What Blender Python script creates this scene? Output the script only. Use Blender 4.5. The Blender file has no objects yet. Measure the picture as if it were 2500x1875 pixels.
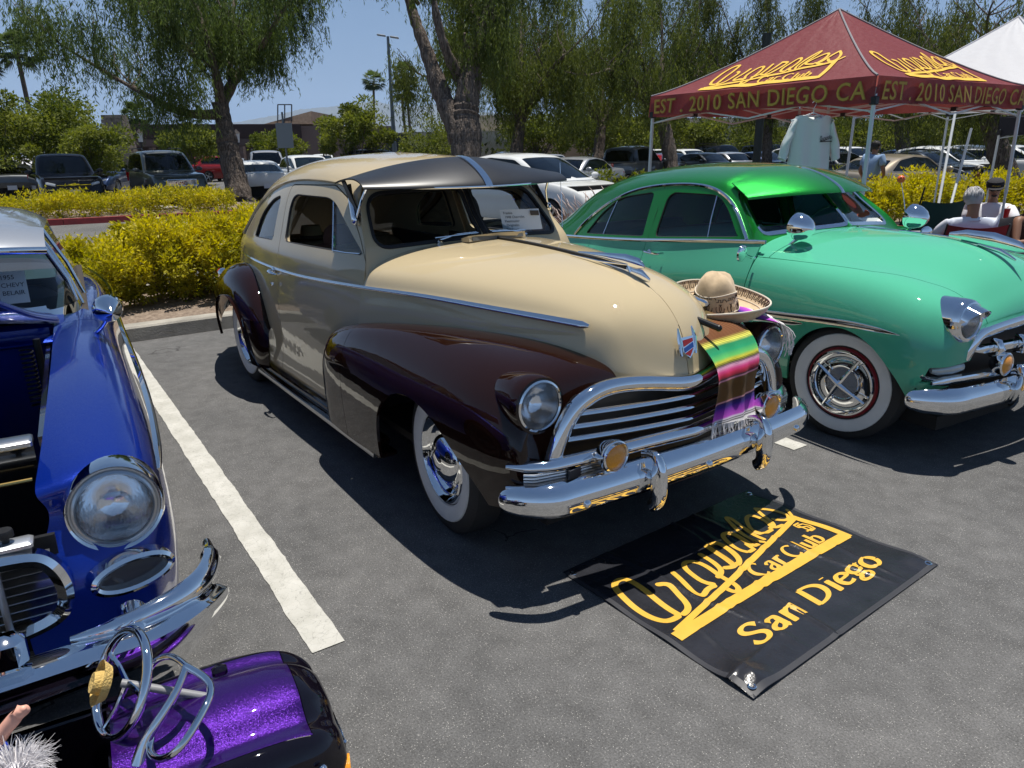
import bpy, bmesh, math, random
import numpy as np
from mathutils import Vector, Matrix
random.seed(7); RNG = np.random.default_rng(7)
PI = math.pi
SC = bpy.context.scene
COL = SC.collection
R = math.radians
# ------------------------------------------------------------------ camera, sky, sun, exposure
FPX = 1784.48
CAM_POS = Vector((2.6792, -2.2621, 1.6775))
FW = Vector((-0.77934022,0.54766892,-0.30444634)); RT = Vector((0.57850164,0.81556511,-0.01376246)); UPV = Vector((-0.24075854,0.18684835,0.95243006))
cam_data = bpy.data.cameras.new('camera'); cam = bpy.data.objects.new('camera', cam_data); COL.objects.link(cam)
cam_data.sensor_width = 36; cam_data.lens = 36 * FPX / 2500; cam_data.clip_start = 0.05; cam_data.clip_end = 30000
mw = Matrix.Identity(4)
for i in range(3):
 mw[i][0] = RT[i]; mw[i][1] = UPV[i]; mw[i][2] = -FW[i]; mw[i][3] = CAM_POS[i]
cam.matrix_world = mw
SC.camera = cam
SUN_DIR = Vector((-0.05, 0.15, 0.985)).normalized()      # towards the sun
sun_el = math.asin(SUN_DIR.z); sun_az = math.atan2(SUN_DIR.x, SUN_DIR.y)
world = bpy.data.worlds.new('World'); SC.world = world; world.use_nodes = True
wn = world.node_tree.nodes; wl = world.node_tree.links; wn.clear()
sky = wn.new('ShaderNodeTexSky'); sky.sky_type = 'NISHITA'; sky.sun_disc = False
sky.sun_elevation = sun_el; sky.sun_rotation = sun_az; sky.air_density = 1.0; sky.dust_density = 0.05; sky.ozone_density = 4.0; sky.altitude = 50
bg = wn.new('ShaderNodeBackground'); bg.inputs['Strength'].default_value = 0.052
hs = wn.new('ShaderNodeHueSaturation'); hs.inputs['Saturation'].default_value = 1.08
# hazy summer air: the sky pales to a soft blue all round the horizon
gtc = wn.new('ShaderNodeTexCoord'); gsp = wn.new('ShaderNodeSeparateXYZ'); wl.new(gtc.outputs['Generated'], gsp.inputs[0])
gmr = wn.new('ShaderNodeMapRange'); gmr.interpolation_type = 'SMOOTHSTEP'; gmr.inputs[1].default_value = -.02; gmr.inputs[2].default_value = .36; gmr.inputs[3].default_value = .85; gmr.inputs[4].default_value = 0
wl.new(gsp.outputs[2], gmr.inputs[0]); gmx = wn.new('ShaderNodeMix'); gmx.data_type = 'RGBA'; wl.new(gmr.outputs[0], gmx.inputs[0]); wl.new(sky.outputs[0], gmx.inputs[6]); gmx.inputs[7].default_value = (3.0, 5.0, 9.4, 1)
wo = wn.new('ShaderNodeOutputWorld'); wl.new(gmx.outputs[2], hs.inputs['Color']); wl.new(hs.outputs[0], bg.inputs[0]); wl.new(bg.outputs[0], wo.inputs[0])
sd = bpy.data.lights.new('sun', 'SUN'); sd.energy = 5.0; sd.angle = R(0.53); sd.color = (1.0, 0.955, 0.88)
so = bpy.data.objects.new('sun', sd); COL.objects.link(so); so.rotation_euler = SUN_DIR.to_track_quat('Z', 'Y').to_euler(); so.location = (0, 0, 30)
SC.view_settings.view_transform = 'Standard'; SC.view_settings.look = 'None'; SC.view_settings.gamma = 1; SC.view_settings.use_curve_mapping = False
SC.view_settings.exposure = 0.42
SC.cycles.max_bounces = 10; SC.cycles.transparent_max_bounces = 24; SC.cycles.glossy_bounces = 6; SC.cycles.transmission_bounces = 8; SC.cycles.sample_clamp_indirect = 8
def ground(px, py, z=0.0):
 """where the view ray through a photo pixel (2212 px wide copy) meets height z"""
 x, y = px * 2500 / 2212, py * 2500 / 2212
 d = FW + RT * ((x - 1250) / FPX) - UPV * ((y - 937.5) / FPX)
 t = (z - CAM_POS.z) / d.z
 return CAM_POS + d * t
def at_depth(px, py, depth):
 x, y = px * 2500 / 2212, py * 2500 / 2212
 d = FW + RT * ((x - 1250) / FPX) - UPV * ((y - 937.5) / FPX)
 return CAM_POS + d * depth
# ------------------------------------------------------------------ materials
MATS = {}
def srgb(h):
 h = h.lstrip('#'); o = []
 for i in (0, 2, 4):
  v = int(h[i:i+2], 16) / 255; o.append(v / 12.92 if v <= 0.04045 else ((v + 0.055) / 1.055) ** 2.4)
 return tuple(o)
def mat(name, col=(.5, .5, .5), rough=.5, metal=0, coat=0, coat_rough=.03, spec=.5, trans=0, ior=1.45, noise=0, nscale=20, bump=0, bscale=60, emit=None, sheen=0, alpha=1, dark=None, var=None, sss=0):
 if name in MATS: return MATS[name]
 m = bpy.data.materials.new(name); m.use_nodes = True; MATS[name] = m
 nt = m.node_tree; N = nt.nodes; L = nt.links; b = N['Principled BSDF']
 b.inputs['Base Color'].default_value = (*col, 1); b.inputs['Roughness'].default_value = rough; b.inputs['Metallic'].default_value = metal
 b.inputs['Coat Weight'].default_value = coat; b.inputs['Coat Roughness'].default_value = coat_rough; b.inputs['Specular IOR Level'].default_value = spec
 b.inputs['Transmission Weight'].default_value = trans; b.inputs['IOR'].default_value = ior; b.inputs['Alpha'].default_value = alpha
 if sheen: b.inputs['Sheen Weight'].default_value = sheen
 if noise or var or bump:
  tc = N.new('ShaderNodeTexCoord')
 if noise or var:
  n = N.new('ShaderNodeTexNoise'); n.inputs['Scale'].default_value = nscale; n.inputs['Detail'].default_value = 6; L.new(tc.outputs['Object'], n.inputs['Vector'])
  r = N.new('ShaderNodeValToRGB'); c2 = var if var else tuple(min(1, c * (1 + noise)) for c in col); c1 = col if var else tuple(c * (1 - noise) for c in col)
  r.color_ramp.elements[0].position = .3; r.color_ramp.elements[1].position = .7
  r.color_ramp.elements[0].color = (*c1, 1); r.color_ramp.elements[1].color = (*c2, 1)
  L.new(n.outputs['Fac'], r.inputs[0]); L.new(r.outputs[0], b.inputs['Base Color'])
 if bump:
  n = N.new('ShaderNodeTexNoise'); n.inputs['Scale'].default_value = bscale; n.inputs['Detail'].default_value = 8; L.new(tc.outputs['Object'], n.inputs['Vector'])
  bp = N.new('ShaderNodeBump'); bp.inputs['Strength'].default_value = bump; bp.inputs['Distance'].default_value = .01
  L.new(n.outputs['Fac'], bp.inputs['Height']); L.new(bp.outputs[0], b.inputs['Normal'])
 if emit: b.inputs['Emission Color'].default_value = (*emit, 1); b.inputs['Emission Strength'].default_value = 1
 return m
def paint(name, col, flake=0, metal=0, rough=.35, flakecol=None):
 """clear-coated car paint with faint orange peel, optional metal flake"""
 if name in MATS: return MATS[name]
 m = mat(name, col, rough=rough, metal=metal, coat=1, coat_rough=.02, spec=0 if not metal else .3)
 nt = m.node_tree; N = nt.nodes; L = nt.links; b = N['Principled BSDF']; tc = N.new('ShaderNodeTexCoord')
 n = N.new('ShaderNodeTexNoise'); n.inputs['Scale'].default_value = 7; n.inputs['Detail'].default_value = 2; L.new(tc.outputs['Object'], n.inputs['Vector'])
 bp = N.new('ShaderNodeBump'); bp.inputs['Strength'].default_value = .05; bp.inputs['Distance'].default_value = .02; L.new(n.outputs['Fac'], bp.inputs['Height']); L.new(bp.outputs[0], b.inputs['Coat Normal'])
# fine dust settled on the panels
 d = N.new('ShaderNodeTexNoise'); d.inputs['Scale'].default_value = 3; d.inputs['Detail'].default_value = 9; L.new(tc.outputs['Object'], d.inputs['Vector'])
 mr = N.new('ShaderNodeMapRange'); mr.inputs[1].default_value = .35; mr.inputs[2].default_value = .75; mr.inputs[3].default_value = .012; mr.inputs[4].default_value = .05
 L.new(d.outputs['Fac'], mr.inputs[0]); L.new(mr.outputs[0], b.inputs['Coat Roughness'])
 if flake:
  v = N.new('ShaderNodeTexVoronoi'); v.inputs['Scale'].default_value = flake; L.new(tc.outputs['Object'], v.inputs['Vector'])
  mx = N.new('ShaderNodeMix'); mx.data_type = 'VECTOR'; mx.inputs[0].default_value = .16 if flakecol is None else .42
  g = N.new('ShaderNodeNewGeometry'); sb = N.new('ShaderNodeVectorMath'); sb.operation = 'SUBTRACT'; sb.inputs[1].default_value = (.5, .5, .5)
  L.new(v.outputs['Color'], sb.inputs[0]); ad = N.new('ShaderNodeVectorMath'); ad.operation = 'MULTIPLY_ADD'
  k = .35 if flakecol is None else .5
  ad.inputs[1].default_value = (k, k, k); L.new(sb.outputs[0], ad.inputs[0]); L.new(g.outputs['Normal'], ad.inputs[2])
  nn = N.new('ShaderNodeVectorMath'); nn.operation = 'NORMALIZE'; L.new(ad.outputs[0], nn.inputs[0]); L.new(nn.outputs[0], b.inputs['Normal'])
  g2 = N.new('ShaderNodeBump'); L.new(g.outputs['Normal'], bp.inputs['Normal'])
 return m
CHROME = mat('chrome', (.86, .87, .88), rough=.035, metal=1, noise=.02, nscale=4)
STEEL = mat('brushed_steel', (.55, .56, .57), rough=.28, metal=1)
RUBBER = mat('black_rubber', (.018, .018, .019), rough=.6)
TYRE = mat('tyre_rubber', (.028, .027, .026), rough=.75, bump=.2, bscale=90)
WHITEWALL = mat('whitewall', (.70, .70, .67), rough=.5, noise=.05, nscale=12)
BLACK = mat('black_trim', (.012, .012, .013), rough=.45)
UNDER = mat('underbody_dark', (.015, .014, .013), rough=.9)
def glass_mat(name, col=(.9, .97, .95), alpha_mix=.14):
 """thin sheet glass: clear with a fresnel reflection (no refraction)"""
 if name in MATS: return MATS[name]
 m = bpy.data.materials.new(name); m.use_nodes = True; MATS[name] = m
 nt = m.node_tree; N = nt.nodes; L = nt.links; N.clear(); o = N.new('ShaderNodeOutputMaterial')
 t = N.new('ShaderNodeBsdfTransparent'); t.inputs[0].default_value = (*col, 1)
 g = N.new('ShaderNodeBsdfGlossy'); g.inputs['Roughness'].default_value = .01; g.inputs['Color'].default_value = (1, 1, 1, 1)
 f = N.new('ShaderNodeFresnel'); f.inputs[0].default_value = 1.45; mx = N.new('ShaderNodeMixShader')
 L.new(f.outputs[0], mx.inputs[0]); L.new(t.outputs[0], mx.inputs[1]); L.new(g.outputs[0], mx.inputs[2]); L.new(mx.outputs[0], o.inputs[0])
 return m
GLASS = glass_mat('window_glass', (.92, .96, .95))
GLASS_DARK = glass_mat('tinted_glass', (.10, .13, .13))
GLASS_LENS = glass_mat('lens_glass', (.96, .97, .97))
LENS = mat('headlight_reflector', (.95, .95, .95), rough=.12, metal=1, bump=.12, bscale=60)
AMBER = mat('amber_lens', (.75, .30, .02), rough=.08, coat=1, bump=.3, bscale=150)
REDLENS = mat('red_lens', (.45, .01, .01), rough=.1, coat=1)
# ------------------------------------------------------------------ objects
def tag(o, label=None, cat=None, group=None, kind=None):
 if label: o['label'] = label
 if cat: o['category'] = cat
 if group: o['group'] = group
 if kind: o['kind'] = kind
 return o
def link(o, parent=None):
 COL.objects.link(o)
 if parent is not None: o.parent = parent
 return o
def thing(name, label, cat, loc=(0, 0, 0), rz=0, group=None):
 o = bpy.data.objects.new(name, None); o.empty_display_size = .2; o.location = loc; o.rotation_euler = (0, 0, rz)
 link(o); return tag(o, label, cat, group)
def copy_tree(o, parent=None):
 c = o.copy(); COL.objects.link(c); c.parent = parent
 for ch in list(o.children): copy_tree(ch, c)
 return c
def mesh_obj(name, V, F, m, parent=None, smooth=True, N=None, mats=None, mi=None, sharp=None):
 me = bpy.data.meshes.new(name)
 V = np.asarray(V, dtype=np.float32).reshape(-1, 3)
 if isinstance(F, np.ndarray):
  n, k = F.shape
  me.vertices.add(len(V)); me.vertices.foreach_set('co', V.ravel()); me.loops.add(n * k); me.loops.foreach_set('vertex_index', F.astype(np.int32).ravel())
  me.polygons.add(n); me.polygons.foreach_set('loop_start', np.arange(0, n * k, k, dtype=np.int32)); me.polygons.foreach_set('loop_total', np.full(n, k, dtype=np.int32)); me.update(calc_edges=True)
 else:
  me.from_pydata(V.tolist(), [], [list(f) for f in F]); me.update()
 if mats:
  for x in mats: me.materials.append(x)
  if mi is not None: me.polygons.foreach_set('material_index', np.asarray(mi, dtype=np.int32))
 else: me.materials.append(m)
 me.polygons.foreach_set('use_smooth', np.full(len(me.polygons), bool(smooth)))
 if N is not None: me.normals_split_custom_set_from_vertices([tuple(n) for n in N])
 elif sharp is not None: me.set_sharp_from_angle(angle=R(sharp))
 return link(bpy.data.objects.new(name, me), parent)
class MB:
 """collects simple solids and builds them as ONE mesh object"""
 def __init__(s): s.V = []; s.F = []; s.mi = []; s.cur = 0
 def add(s, V, F):
  o = len(s.V); s.V += [tuple(v) for v in V]; s.F += [[i + o for i in f] for f in F]; s.mi += [s.cur] * len(F); return s
 def box(s, x0, x1, y0, y1, z0, z1, M=None, bev=0):
  if bev:
   b = bev; P = []
   for (z, i) in ((z0, b), (z0 + b, 0), (z1 - b, 0), (z1, b)):
    a0, a1, c0, c1 = x0 + i, x1 - i, y0 + i, y1 - i
    P.append([(a0 + b, c0, z), (a1 - b, c0, z), (a1, c0 + b, z), (a1, c1 - b, z), (a1 - b, c1, z), (a0 + b, c1, z), (a0, c1 - b, z), (a0, c0 + b, z)])
   V = [p for r in P for p in r]; F = [[i * 8 + j, i * 8 + (j + 1) % 8, i * 8 + 8 + (j + 1) % 8, i * 8 + 8 + j] for i in range(3) for j in range(8)] + [list(range(7, -1, -1)), [24 + j for j in range(8)]]
  else:
   V = [(x0, y0, z0), (x1, y0, z0), (x1, y1, z0), (x0, y1, z0), (x0, y0, z1), (x1, y0, z1), (x1, y1, z1), (x0, y1, z1)]
   F = [[3,2,1,0], [4,5,6,7], [0,1,5,4], [1,2,6,5], [2,3,7,6], [3,0,4,7]]
  if M is not None: V = [M @ Vector(v) for v in V]
  return s.add(V, F)
 def tube(s, pts, r, n=8, closed=False, caps=True, flat=None, up=None):
  """round (or flattened) tube along pts; r scalar or list; flat=(a,b) scales section along side/up"""
  pts = [Vector(p) for p in pts]; m = len(pts); V = []; F = []
  rr = r if hasattr(r, '__len__') else [r] * m
  prev = None
  for i, p in enumerate(pts):
   if closed: t = pts[(i + 1) % m] - pts[i - 1]
   else: t = pts[min(i + 1, m - 1)] - pts[max(i - 1, 0)]
   t = t.normalized() if t.length > 1e-9 else Vector((0, 0, 1))
   if up is not None: a = Vector(up).cross(t)
   elif prev is not None: a = prev - t * prev.dot(t)
   else: a = t.orthogonal()
   if a.length < 1e-6: a = t.orthogonal()
   a.normalize(); b = t.cross(a); prev = a
   fa, fb = flat if flat else (1, 1)
   for k in range(n):
    w = 2 * PI * k / n; V.append(p + a * (math.cos(w) * rr[i] * fa) + b * (math.sin(w) * rr[i] * fb))
  for i in range(m if closed else m - 1):
   j = (i + 1) % m
   for k in range(n): F.append([i * n + k, i * n + (k + 1) % n, j * n + (k + 1) % n, j * n + k])
  if caps and not closed: F += [list(range(n - 1, -1, -1)), [(m - 1) * n + k for k in range(n)]]
  return s.add(V, F)
 def lathe(s, prof, M=None, n=24, closed=False):
  """prof: (r, h) pairs, spun round local z"""
  V = []; F = []; m = len(prof)
  for r, h in prof:
   for k in range(n): w = 2 * PI * k / n; V.append(Vector((r * math.cos(w), r * math.sin(w), h)))
  for i in range(m if closed else m - 1):
   j = (i + 1) % m
   for k in range(n): F.append([i * n + k, i * n + (k + 1) % n, j * n + (k + 1) % n, j * n + k])
  if M is not None: V = [M @ v for v in V]
  return s.add(V, F)
 def ell(s, c, r, n=12, M=None, m=8):
  V = []; F = []
  for i in range(m + 1):
   a = PI * i / m
   for k in range(n): w = 2 * PI * k / n; V.append(Vector((r[0] * math.sin(a) * math.cos(w), r[1] * math.sin(a) * math.sin(w), r[2] * math.cos(a))))
  for i in range(m):
   for k in range(n): F.append([i * n + k, (i + 1) * n + k, (i + 1) * n + (k + 1) % n, i * n + (k + 1) % n])
  c = Vector(c); V = [(M @ v if M is not None else v) + c for v in V]
  return s.add(V, F)
 def prism(s, poly, y0, y1, M=None):
  """poly in (x, z), extruded along y"""
  n = len(poly); V = [Vector((x, y0, z)) for x, z in poly] + [Vector((x, y1, z)) for x, z in poly]
  F = [list(range(n)), list(range(2 * n - 1, n - 1, -1))] + [[i, n + i, n + (i + 1) % n, (i + 1) % n] for i in range(n)]
  if M is not None: V = [M @ v for v in V]
  return s.add(V, F)
 def build(s, name, m, parent=None, smooth=True, sharp=40, mats=None):
  return mesh_obj(name, s.V, s.F, m, parent, smooth, mats=mats, mi=s.mi if mats else None, sharp=sharp)
def orient(axis, loc=(0, 0, 0), up=(0, 0, 1)):
 """matrix whose local z points along axis"""
 z = Vector(axis).normalized(); u = Vector(up)
 if abs(z.dot(u)) > .99: u = Vector((0, 1, 0))
 x = u.cross(z).normalized(); y = z.cross(x); M = Matrix.Identity(4)
 for i in range(3): M[i][0] = x[i]; M[i][1] = y[i]; M[i][2] = z[i]; M[i][3] = loc[i]
 return M
def mirY(o, name=None, parent='same'):
 """mirrored copy (y -> -y) of a child mesh with its own mesh data"""
 me = o.data.copy(); co = np.empty(len(me.vertices) * 3, dtype=np.float32); me.vertices.foreach_get('co', co); co = co.reshape(-1, 3)
 cn = None
 if me.has_custom_normals:
  cn = [Vector(c.vector) for c in me.corner_normals]
 co[:, 1] *= -1; me.vertices.foreach_set('co', co.ravel()); me.flip_normals()
 if cn:
# flip_normals reverses each face's loop order (first corner kept)
  new = [None] * len(cn)
  vi_old = [l.vertex_index for l in o.data.loops]; vi_new = [l.vertex_index for l in me.loops]
  for p in me.polygons:
   d = {}
   for li in range(p.loop_start, p.loop_start + p.loop_total): d[vi_old[li]] = cn[li]
   for li in range(p.loop_start, p.loop_start + p.loop_total):
    v = d[vi_new[li]]; new[li] = (v.x, -v.y, v.z)
  me.normals_split_custom_set(new)
 c = bpy.data.objects.new(name or o.name.split('.')[0], me); link(c, o.parent if parent == 'same' else parent)
 for k in ('label', 'kind'):
  if k in o: c[k] = o[k]
 return c
# ------------------------------------------------------------------ smooth surfaces
def _basis(n, m):
 """matrix of a clamped uniform cubic B-spline: m samples from n controls"""
 p = 3 if n > 3 else n - 1
 kn = [0] * p + list(range(n - p + 1)) + [n - p] * p
 B = np.zeros((m, n))
 for a, u in enumerate(np.linspace(0, n - p, m)):
  u = min(u, n - p - 1e-9); N = [1.0 if kn[i] <= u < kn[i + 1] else 0.0 for i in range(n + p)]
  for d in range(1, p + 1):
   N = [((u - kn[i]) / (kn[i + d] - kn[i]) * N[i] if kn[i + d] > kn[i] else 0) + ((kn[i + d + 1] - u) / (kn[i + d + 1] - kn[i + 1]) * N[i + 1] if kn[i + d + 1] > kn[i + 1] else 0) for i in range(n + p - d)]
  B[a] = N[:n]
 return B
def _sharpen(C, ax, k=.75):
 C = C.astype(float); n = C.shape[ax]
 if n < 4: return C
 p = 3; g = [sum(([0] * p + list(range(n - p + 1)) + [n - p] * p)[i + 1:i + 1 + p]) / p for i in range(n)]
 M = _eval(n, g); S = np.moveaxis(np.tensordot(M, C, axes=([1], [ax])), 0, ax)
 return C + k * (C - S)
def _eval(n, us):
 p = 3; kn = [0] * p + list(range(n - p + 1)) + [n - p] * p; B = np.zeros((len(us), n))
 for a, u in enumerate(us):
  u = min(u, n - p - 1e-9); N = [1.0 if kn[i] <= u < kn[i + 1] else 0.0 for i in range(n + p)]
  for d in range(1, p + 1):
   N = [((u - kn[i]) / (kn[i + d] - kn[i]) * N[i] if kn[i + d] > kn[i] else 0) + ((kn[i + d + 1] - u) / (kn[i + d + 1] - kn[i + 1]) * N[i + 1] if kn[i + d + 1] > kn[i + 1] else 0) for i in range(n + p - d)]
  B[a] = N[:n]
 return B
def spline(P, m, k=.75, closed=False):
 C = np.asarray(P, dtype=float)
 if closed:
  C = np.concatenate([C[-3:], C, C[:3]]); n = len(C); C = _sharpen(C, 0, k); S = _basis(n, 40 * n) @ C
# keep the middle turn
  d = ((S[:, None] - np.asarray(P, dtype=float)[0][None, None]) ** 2).sum(2)[:, 0]; h = len(S) // 2
  i0 = int(np.argmin(d[:h])); i1 = h + int(np.argmin(d[h:])); return S[np.linspace(i0, i1, m + 1).astype(int)][:-1]
 return _basis(len(C), m) @ _sharpen(C, 0, k)
class Patch:
 """smooth sheet: points, normals and faces that can be cut along any function of position"""
 def __init__(s, V, N, F): s.V = V; s.N = N; s.F = F
 @staticmethod
 def loft(ctrl, nu=60, nv=40, k=.75, flip=False):
  C = np.array(ctrl, dtype=float); C = _sharpen(_sharpen(C, 0, k), 1, k)
  S = np.einsum('ai,bj,ijk->abk', _basis(C.shape[0], nu), _basis(C.shape[1], nv), C)
  du = np.gradient(S, axis=0); dv = np.gradient(S, axis=1); N = np.cross(du, dv); l = np.linalg.norm(N, axis=2, keepdims=True); N = N / np.maximum(l, 1e-12)
  if flip: N = -N
  F = []
  for i in range(nu - 1):
   for j in range(nv - 1):
    a, b, c, d = i * nv + j, (i + 1) * nv + j, (i + 1) * nv + j + 1, i * nv + j + 1
    F.append([d, c, b, a] if flip else [a, b, c, d])
  return Patch(S.reshape(-1, 3), N.reshape(-1, 3), F)
 def cut(s, f):
  """splits faces along f = 0 (f maps an (n,3) array to n values)"""
  val = f(s.V); val = np.where(np.abs(val) < 1e-6, 1e-6, val); V = list(s.V); N = list(s.N); E = {}; out = []; val = list(val)
  sg = [v > 0 for v in val]
  for F in s.F:
   c = sum(sg[i] for i in F)
   if c == 0 or c == len(F): out.append(F); continue
   P = []
   n = len(F)
   for a in range(n):
    i, j = F[a], F[(a + 1) % n]; P.append((i, sg[i], False))
    if sg[i] != sg[j]:
     key = (i, j) if i < j else (j, i)
     if key not in E:
      i2, j2 = key; t0, t1 = 0., 1.; t = val[i2] / (val[i2] - val[j2]); t = min(max(t, .02), .98)
      p = V[i2] * (1 - t) + V[j2] * t; nn = N[i2] * (1 - t) + N[j2] * t; nn /= max(np.linalg.norm(nn), 1e-9)
      E[key] = len(V); V.append(p); N.append(nn)
     P.append((E[key], None, True))
   cr = [k for k, q in enumerate(P) if q[2]]
   if len(cr) != 2:
    out.append(F); continue
   a, b = cr; out.append([q[0] for q in P[a:b + 1]]); out.append([q[0] for q in P[b:] + P[:a + 1]])
  s.V = np.array(V); s.N = np.array(N); s.F = [F for F in out if len(set(F)) >= 3]; return s
 def cents(s): return np.array([s.V[F].mean(0) for F in s.F]) if s.F else np.zeros((0, 3))
 def split(s, f):
  """(part where f<0, part where f>0)"""
  s2 = Patch(s.V, s.N, s.F).cut(f); v = f(s2.cents()); a = [F for F, q in zip(s2.F, v) if q < 0]; b = [F for F, q in zip(s2.F, v) if q >= 0]
  return s2.sub(a), s2.sub(b)
 def sub(s, F):
  use = sorted({i for f in F for i in f}); mp = {u: i for i, u in enumerate(use)}
  return Patch(s.V[use] if use else s.V[:0], s.N[use] if use else s.N[:0], [[mp[i] for i in f] for f in F])
 def offset(s, d): return Patch(s.V + s.N * d, s.N.copy(), [list(f) for f in s.F])
 def flange(s, d, only=None):
  """adds an inward rim of depth d along the open edges, so sheet metal shows thickness"""
  cnt = {}
  for F in s.F:
   for a in range(len(F)):
    i, j = F[a], F[(a + 1) % len(F)]; k = (min(i, j), max(i, j)); cnt.setdefault(k, []).append((i, j))
  V = list(s.V); N = list(s.N); mp = {}; add = []
  acc = {}
  E = [v[0] for v in cnt.values() if len(v) == 1 and (only is None or (only(s.V[v[0][0]]) and only(s.V[v[0][1]])))]
  for i, j in E:
   t = s.V[j] - s.V[i]; fn = np.cross(s.N[i], t); l = np.linalg.norm(fn); fn = -fn / l if l > 1e-9 else s.N[i]
   for q in (i, j): acc.setdefault(q, np.zeros(3)); acc[q] = acc[q] + fn
  for q, nn in acc.items():
   nn = nn / max(np.linalg.norm(nn), 1e-9)
   a = len(V); V.append(s.V[q]); N.append(nn); b = len(V); V.append(s.V[q] - s.N[q] * d); N.append(nn); mp[q] = (a, b)
  for i, j in E: add.append([mp[j][0], mp[i][0], mp[i][1], mp[j][1]])
  return Patch(np.array(V), np.array(N), s.F + add)
 def mirror(s): M = np.array([1, -1, 1.]); return Patch(s.V * M, s.N * M, [f[::-1] for f in s.F])
 def join(s, o): n = len(s.V); return Patch(np.concatenate([s.V, o.V]), np.concatenate([s.N, o.N]), s.F + [[i + n for i in f] for f in o.F])
 def both(s): return s.join(s.mirror())
 def obj(s, name, m, parent, label=None):
  o = mesh_obj(name, s.V, s.F, m, parent, True, N=s.N)
  if label: o['label'] = label
  return o
def sdf_poly(pts, ax=(0, 2)):
 """signed distance (negative inside) to a closed outline in the plane of two axes"""
 P = np.asarray(pts, dtype=float); A = P; B = np.roll(P, -1, 0); D = B - A
 def f(V):
  Q = np.asarray(V)[:, list(ax)]; w = Q[:, None] - A[None]; t = np.clip((w * D).sum(2) / np.maximum((D * D).sum(1), 1e-12), 0, 1)
  d = np.linalg.norm(w - t[..., None] * D, axis=2).min(1)
  y = Q[:, None, 1]; c = (A[:, 1] > y) != (B[:, 1] > y)
  xi = A[:, 0] + (y - A[:, 1]) / np.where(np.abs(D[:, 1]) < 1e-12, 1e-12, D[:, 1]) * D[:, 0]
  ins = (c & (Q[:, None, 0] < xi)).sum(1) % 2 == 1
  return np.where(ins, -d, d)
 return f
def sdf_line(pts, w, ax=(0, 2)):
 """distance to an open polyline minus half width (negative on the strip)"""
 P = np.asarray(pts, dtype=float); A = P[:-1]; D = P[1:] - A
 def f(V):
  Q = np.asarray(V)[:, list(ax)]; q = Q[:, None] - A[None]; t = np.clip((q * D).sum(2) / np.maximum((D * D).sum(1), 1e-12), 0, 1)
  return np.linalg.norm(q - t[..., None] * D, axis=2).min(1) - w
 return f
def roundpoly(pts, r, n=6):
 """outline with rounded corners; r scalar or per corner"""
 out = []; m = len(pts); rr = r if hasattr(r, '__len__') else [r] * m
 for i in range(m):
  p = np.array(pts[i], float); a = np.array(pts[i - 1], float) - p; b = np.array(pts[(i + 1) % m], float) - p; la, lb = np.linalg.norm(a), np.linalg.norm(b)
  q = min(rr[i], la * .49, lb * .49); A = p + a / la * q; B = p + b / lb * q
  for k in range(n + 1): t = k / n; out.append(tuple(A * (1 - t) ** 2 + p * 2 * t * (1 - t) + B * t * t))
 return out
def strip(name, path, prof, m, parent, side, closed=False, scale=None):
 """profile (a,b) swept on a path; 'side' is the outward direction (vector or list) that a points to"""
 P = [Vector(p) for p in path]; n = len(P); k = len(prof); V = []
 for i in range(n):
  t = (P[(i + 1) % n] - P[i - 1]) if closed else (P[min(i + 1, n - 1)] - P[max(i - 1, 0)]); t.normalize()
  s_ = Vector(side[i] if hasattr(side[0], '__len__') else side); s_ = (s_ - t * s_.dot(t)).normalized(); u = t.cross(s_); sc = scale[i] if scale is not None else 1
  for a, b in prof: V.append(P[i] + s_ * (a * sc) + u * (b * sc))
 F = []
 for i in range(n if closed else n - 1):
  j = (i + 1) % n
  for q in range(k): F.append([i * k + q, j * k + q, j * k + (q + 1) % k, i * k + (q + 1) % k])
 if not closed: F += [list(range(k)), [(n - 1) * k + q for q in range(k - 1, -1, -1)]]
 return mesh_obj(name, V, F, m, parent, True, sharp=50)
def round_prof(a, b, n=10, flatback=0):
 return [(a * math.cos(2 * PI * i / n), b * math.sin(2 * PI * i / n)) for i in range(n)]
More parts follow.
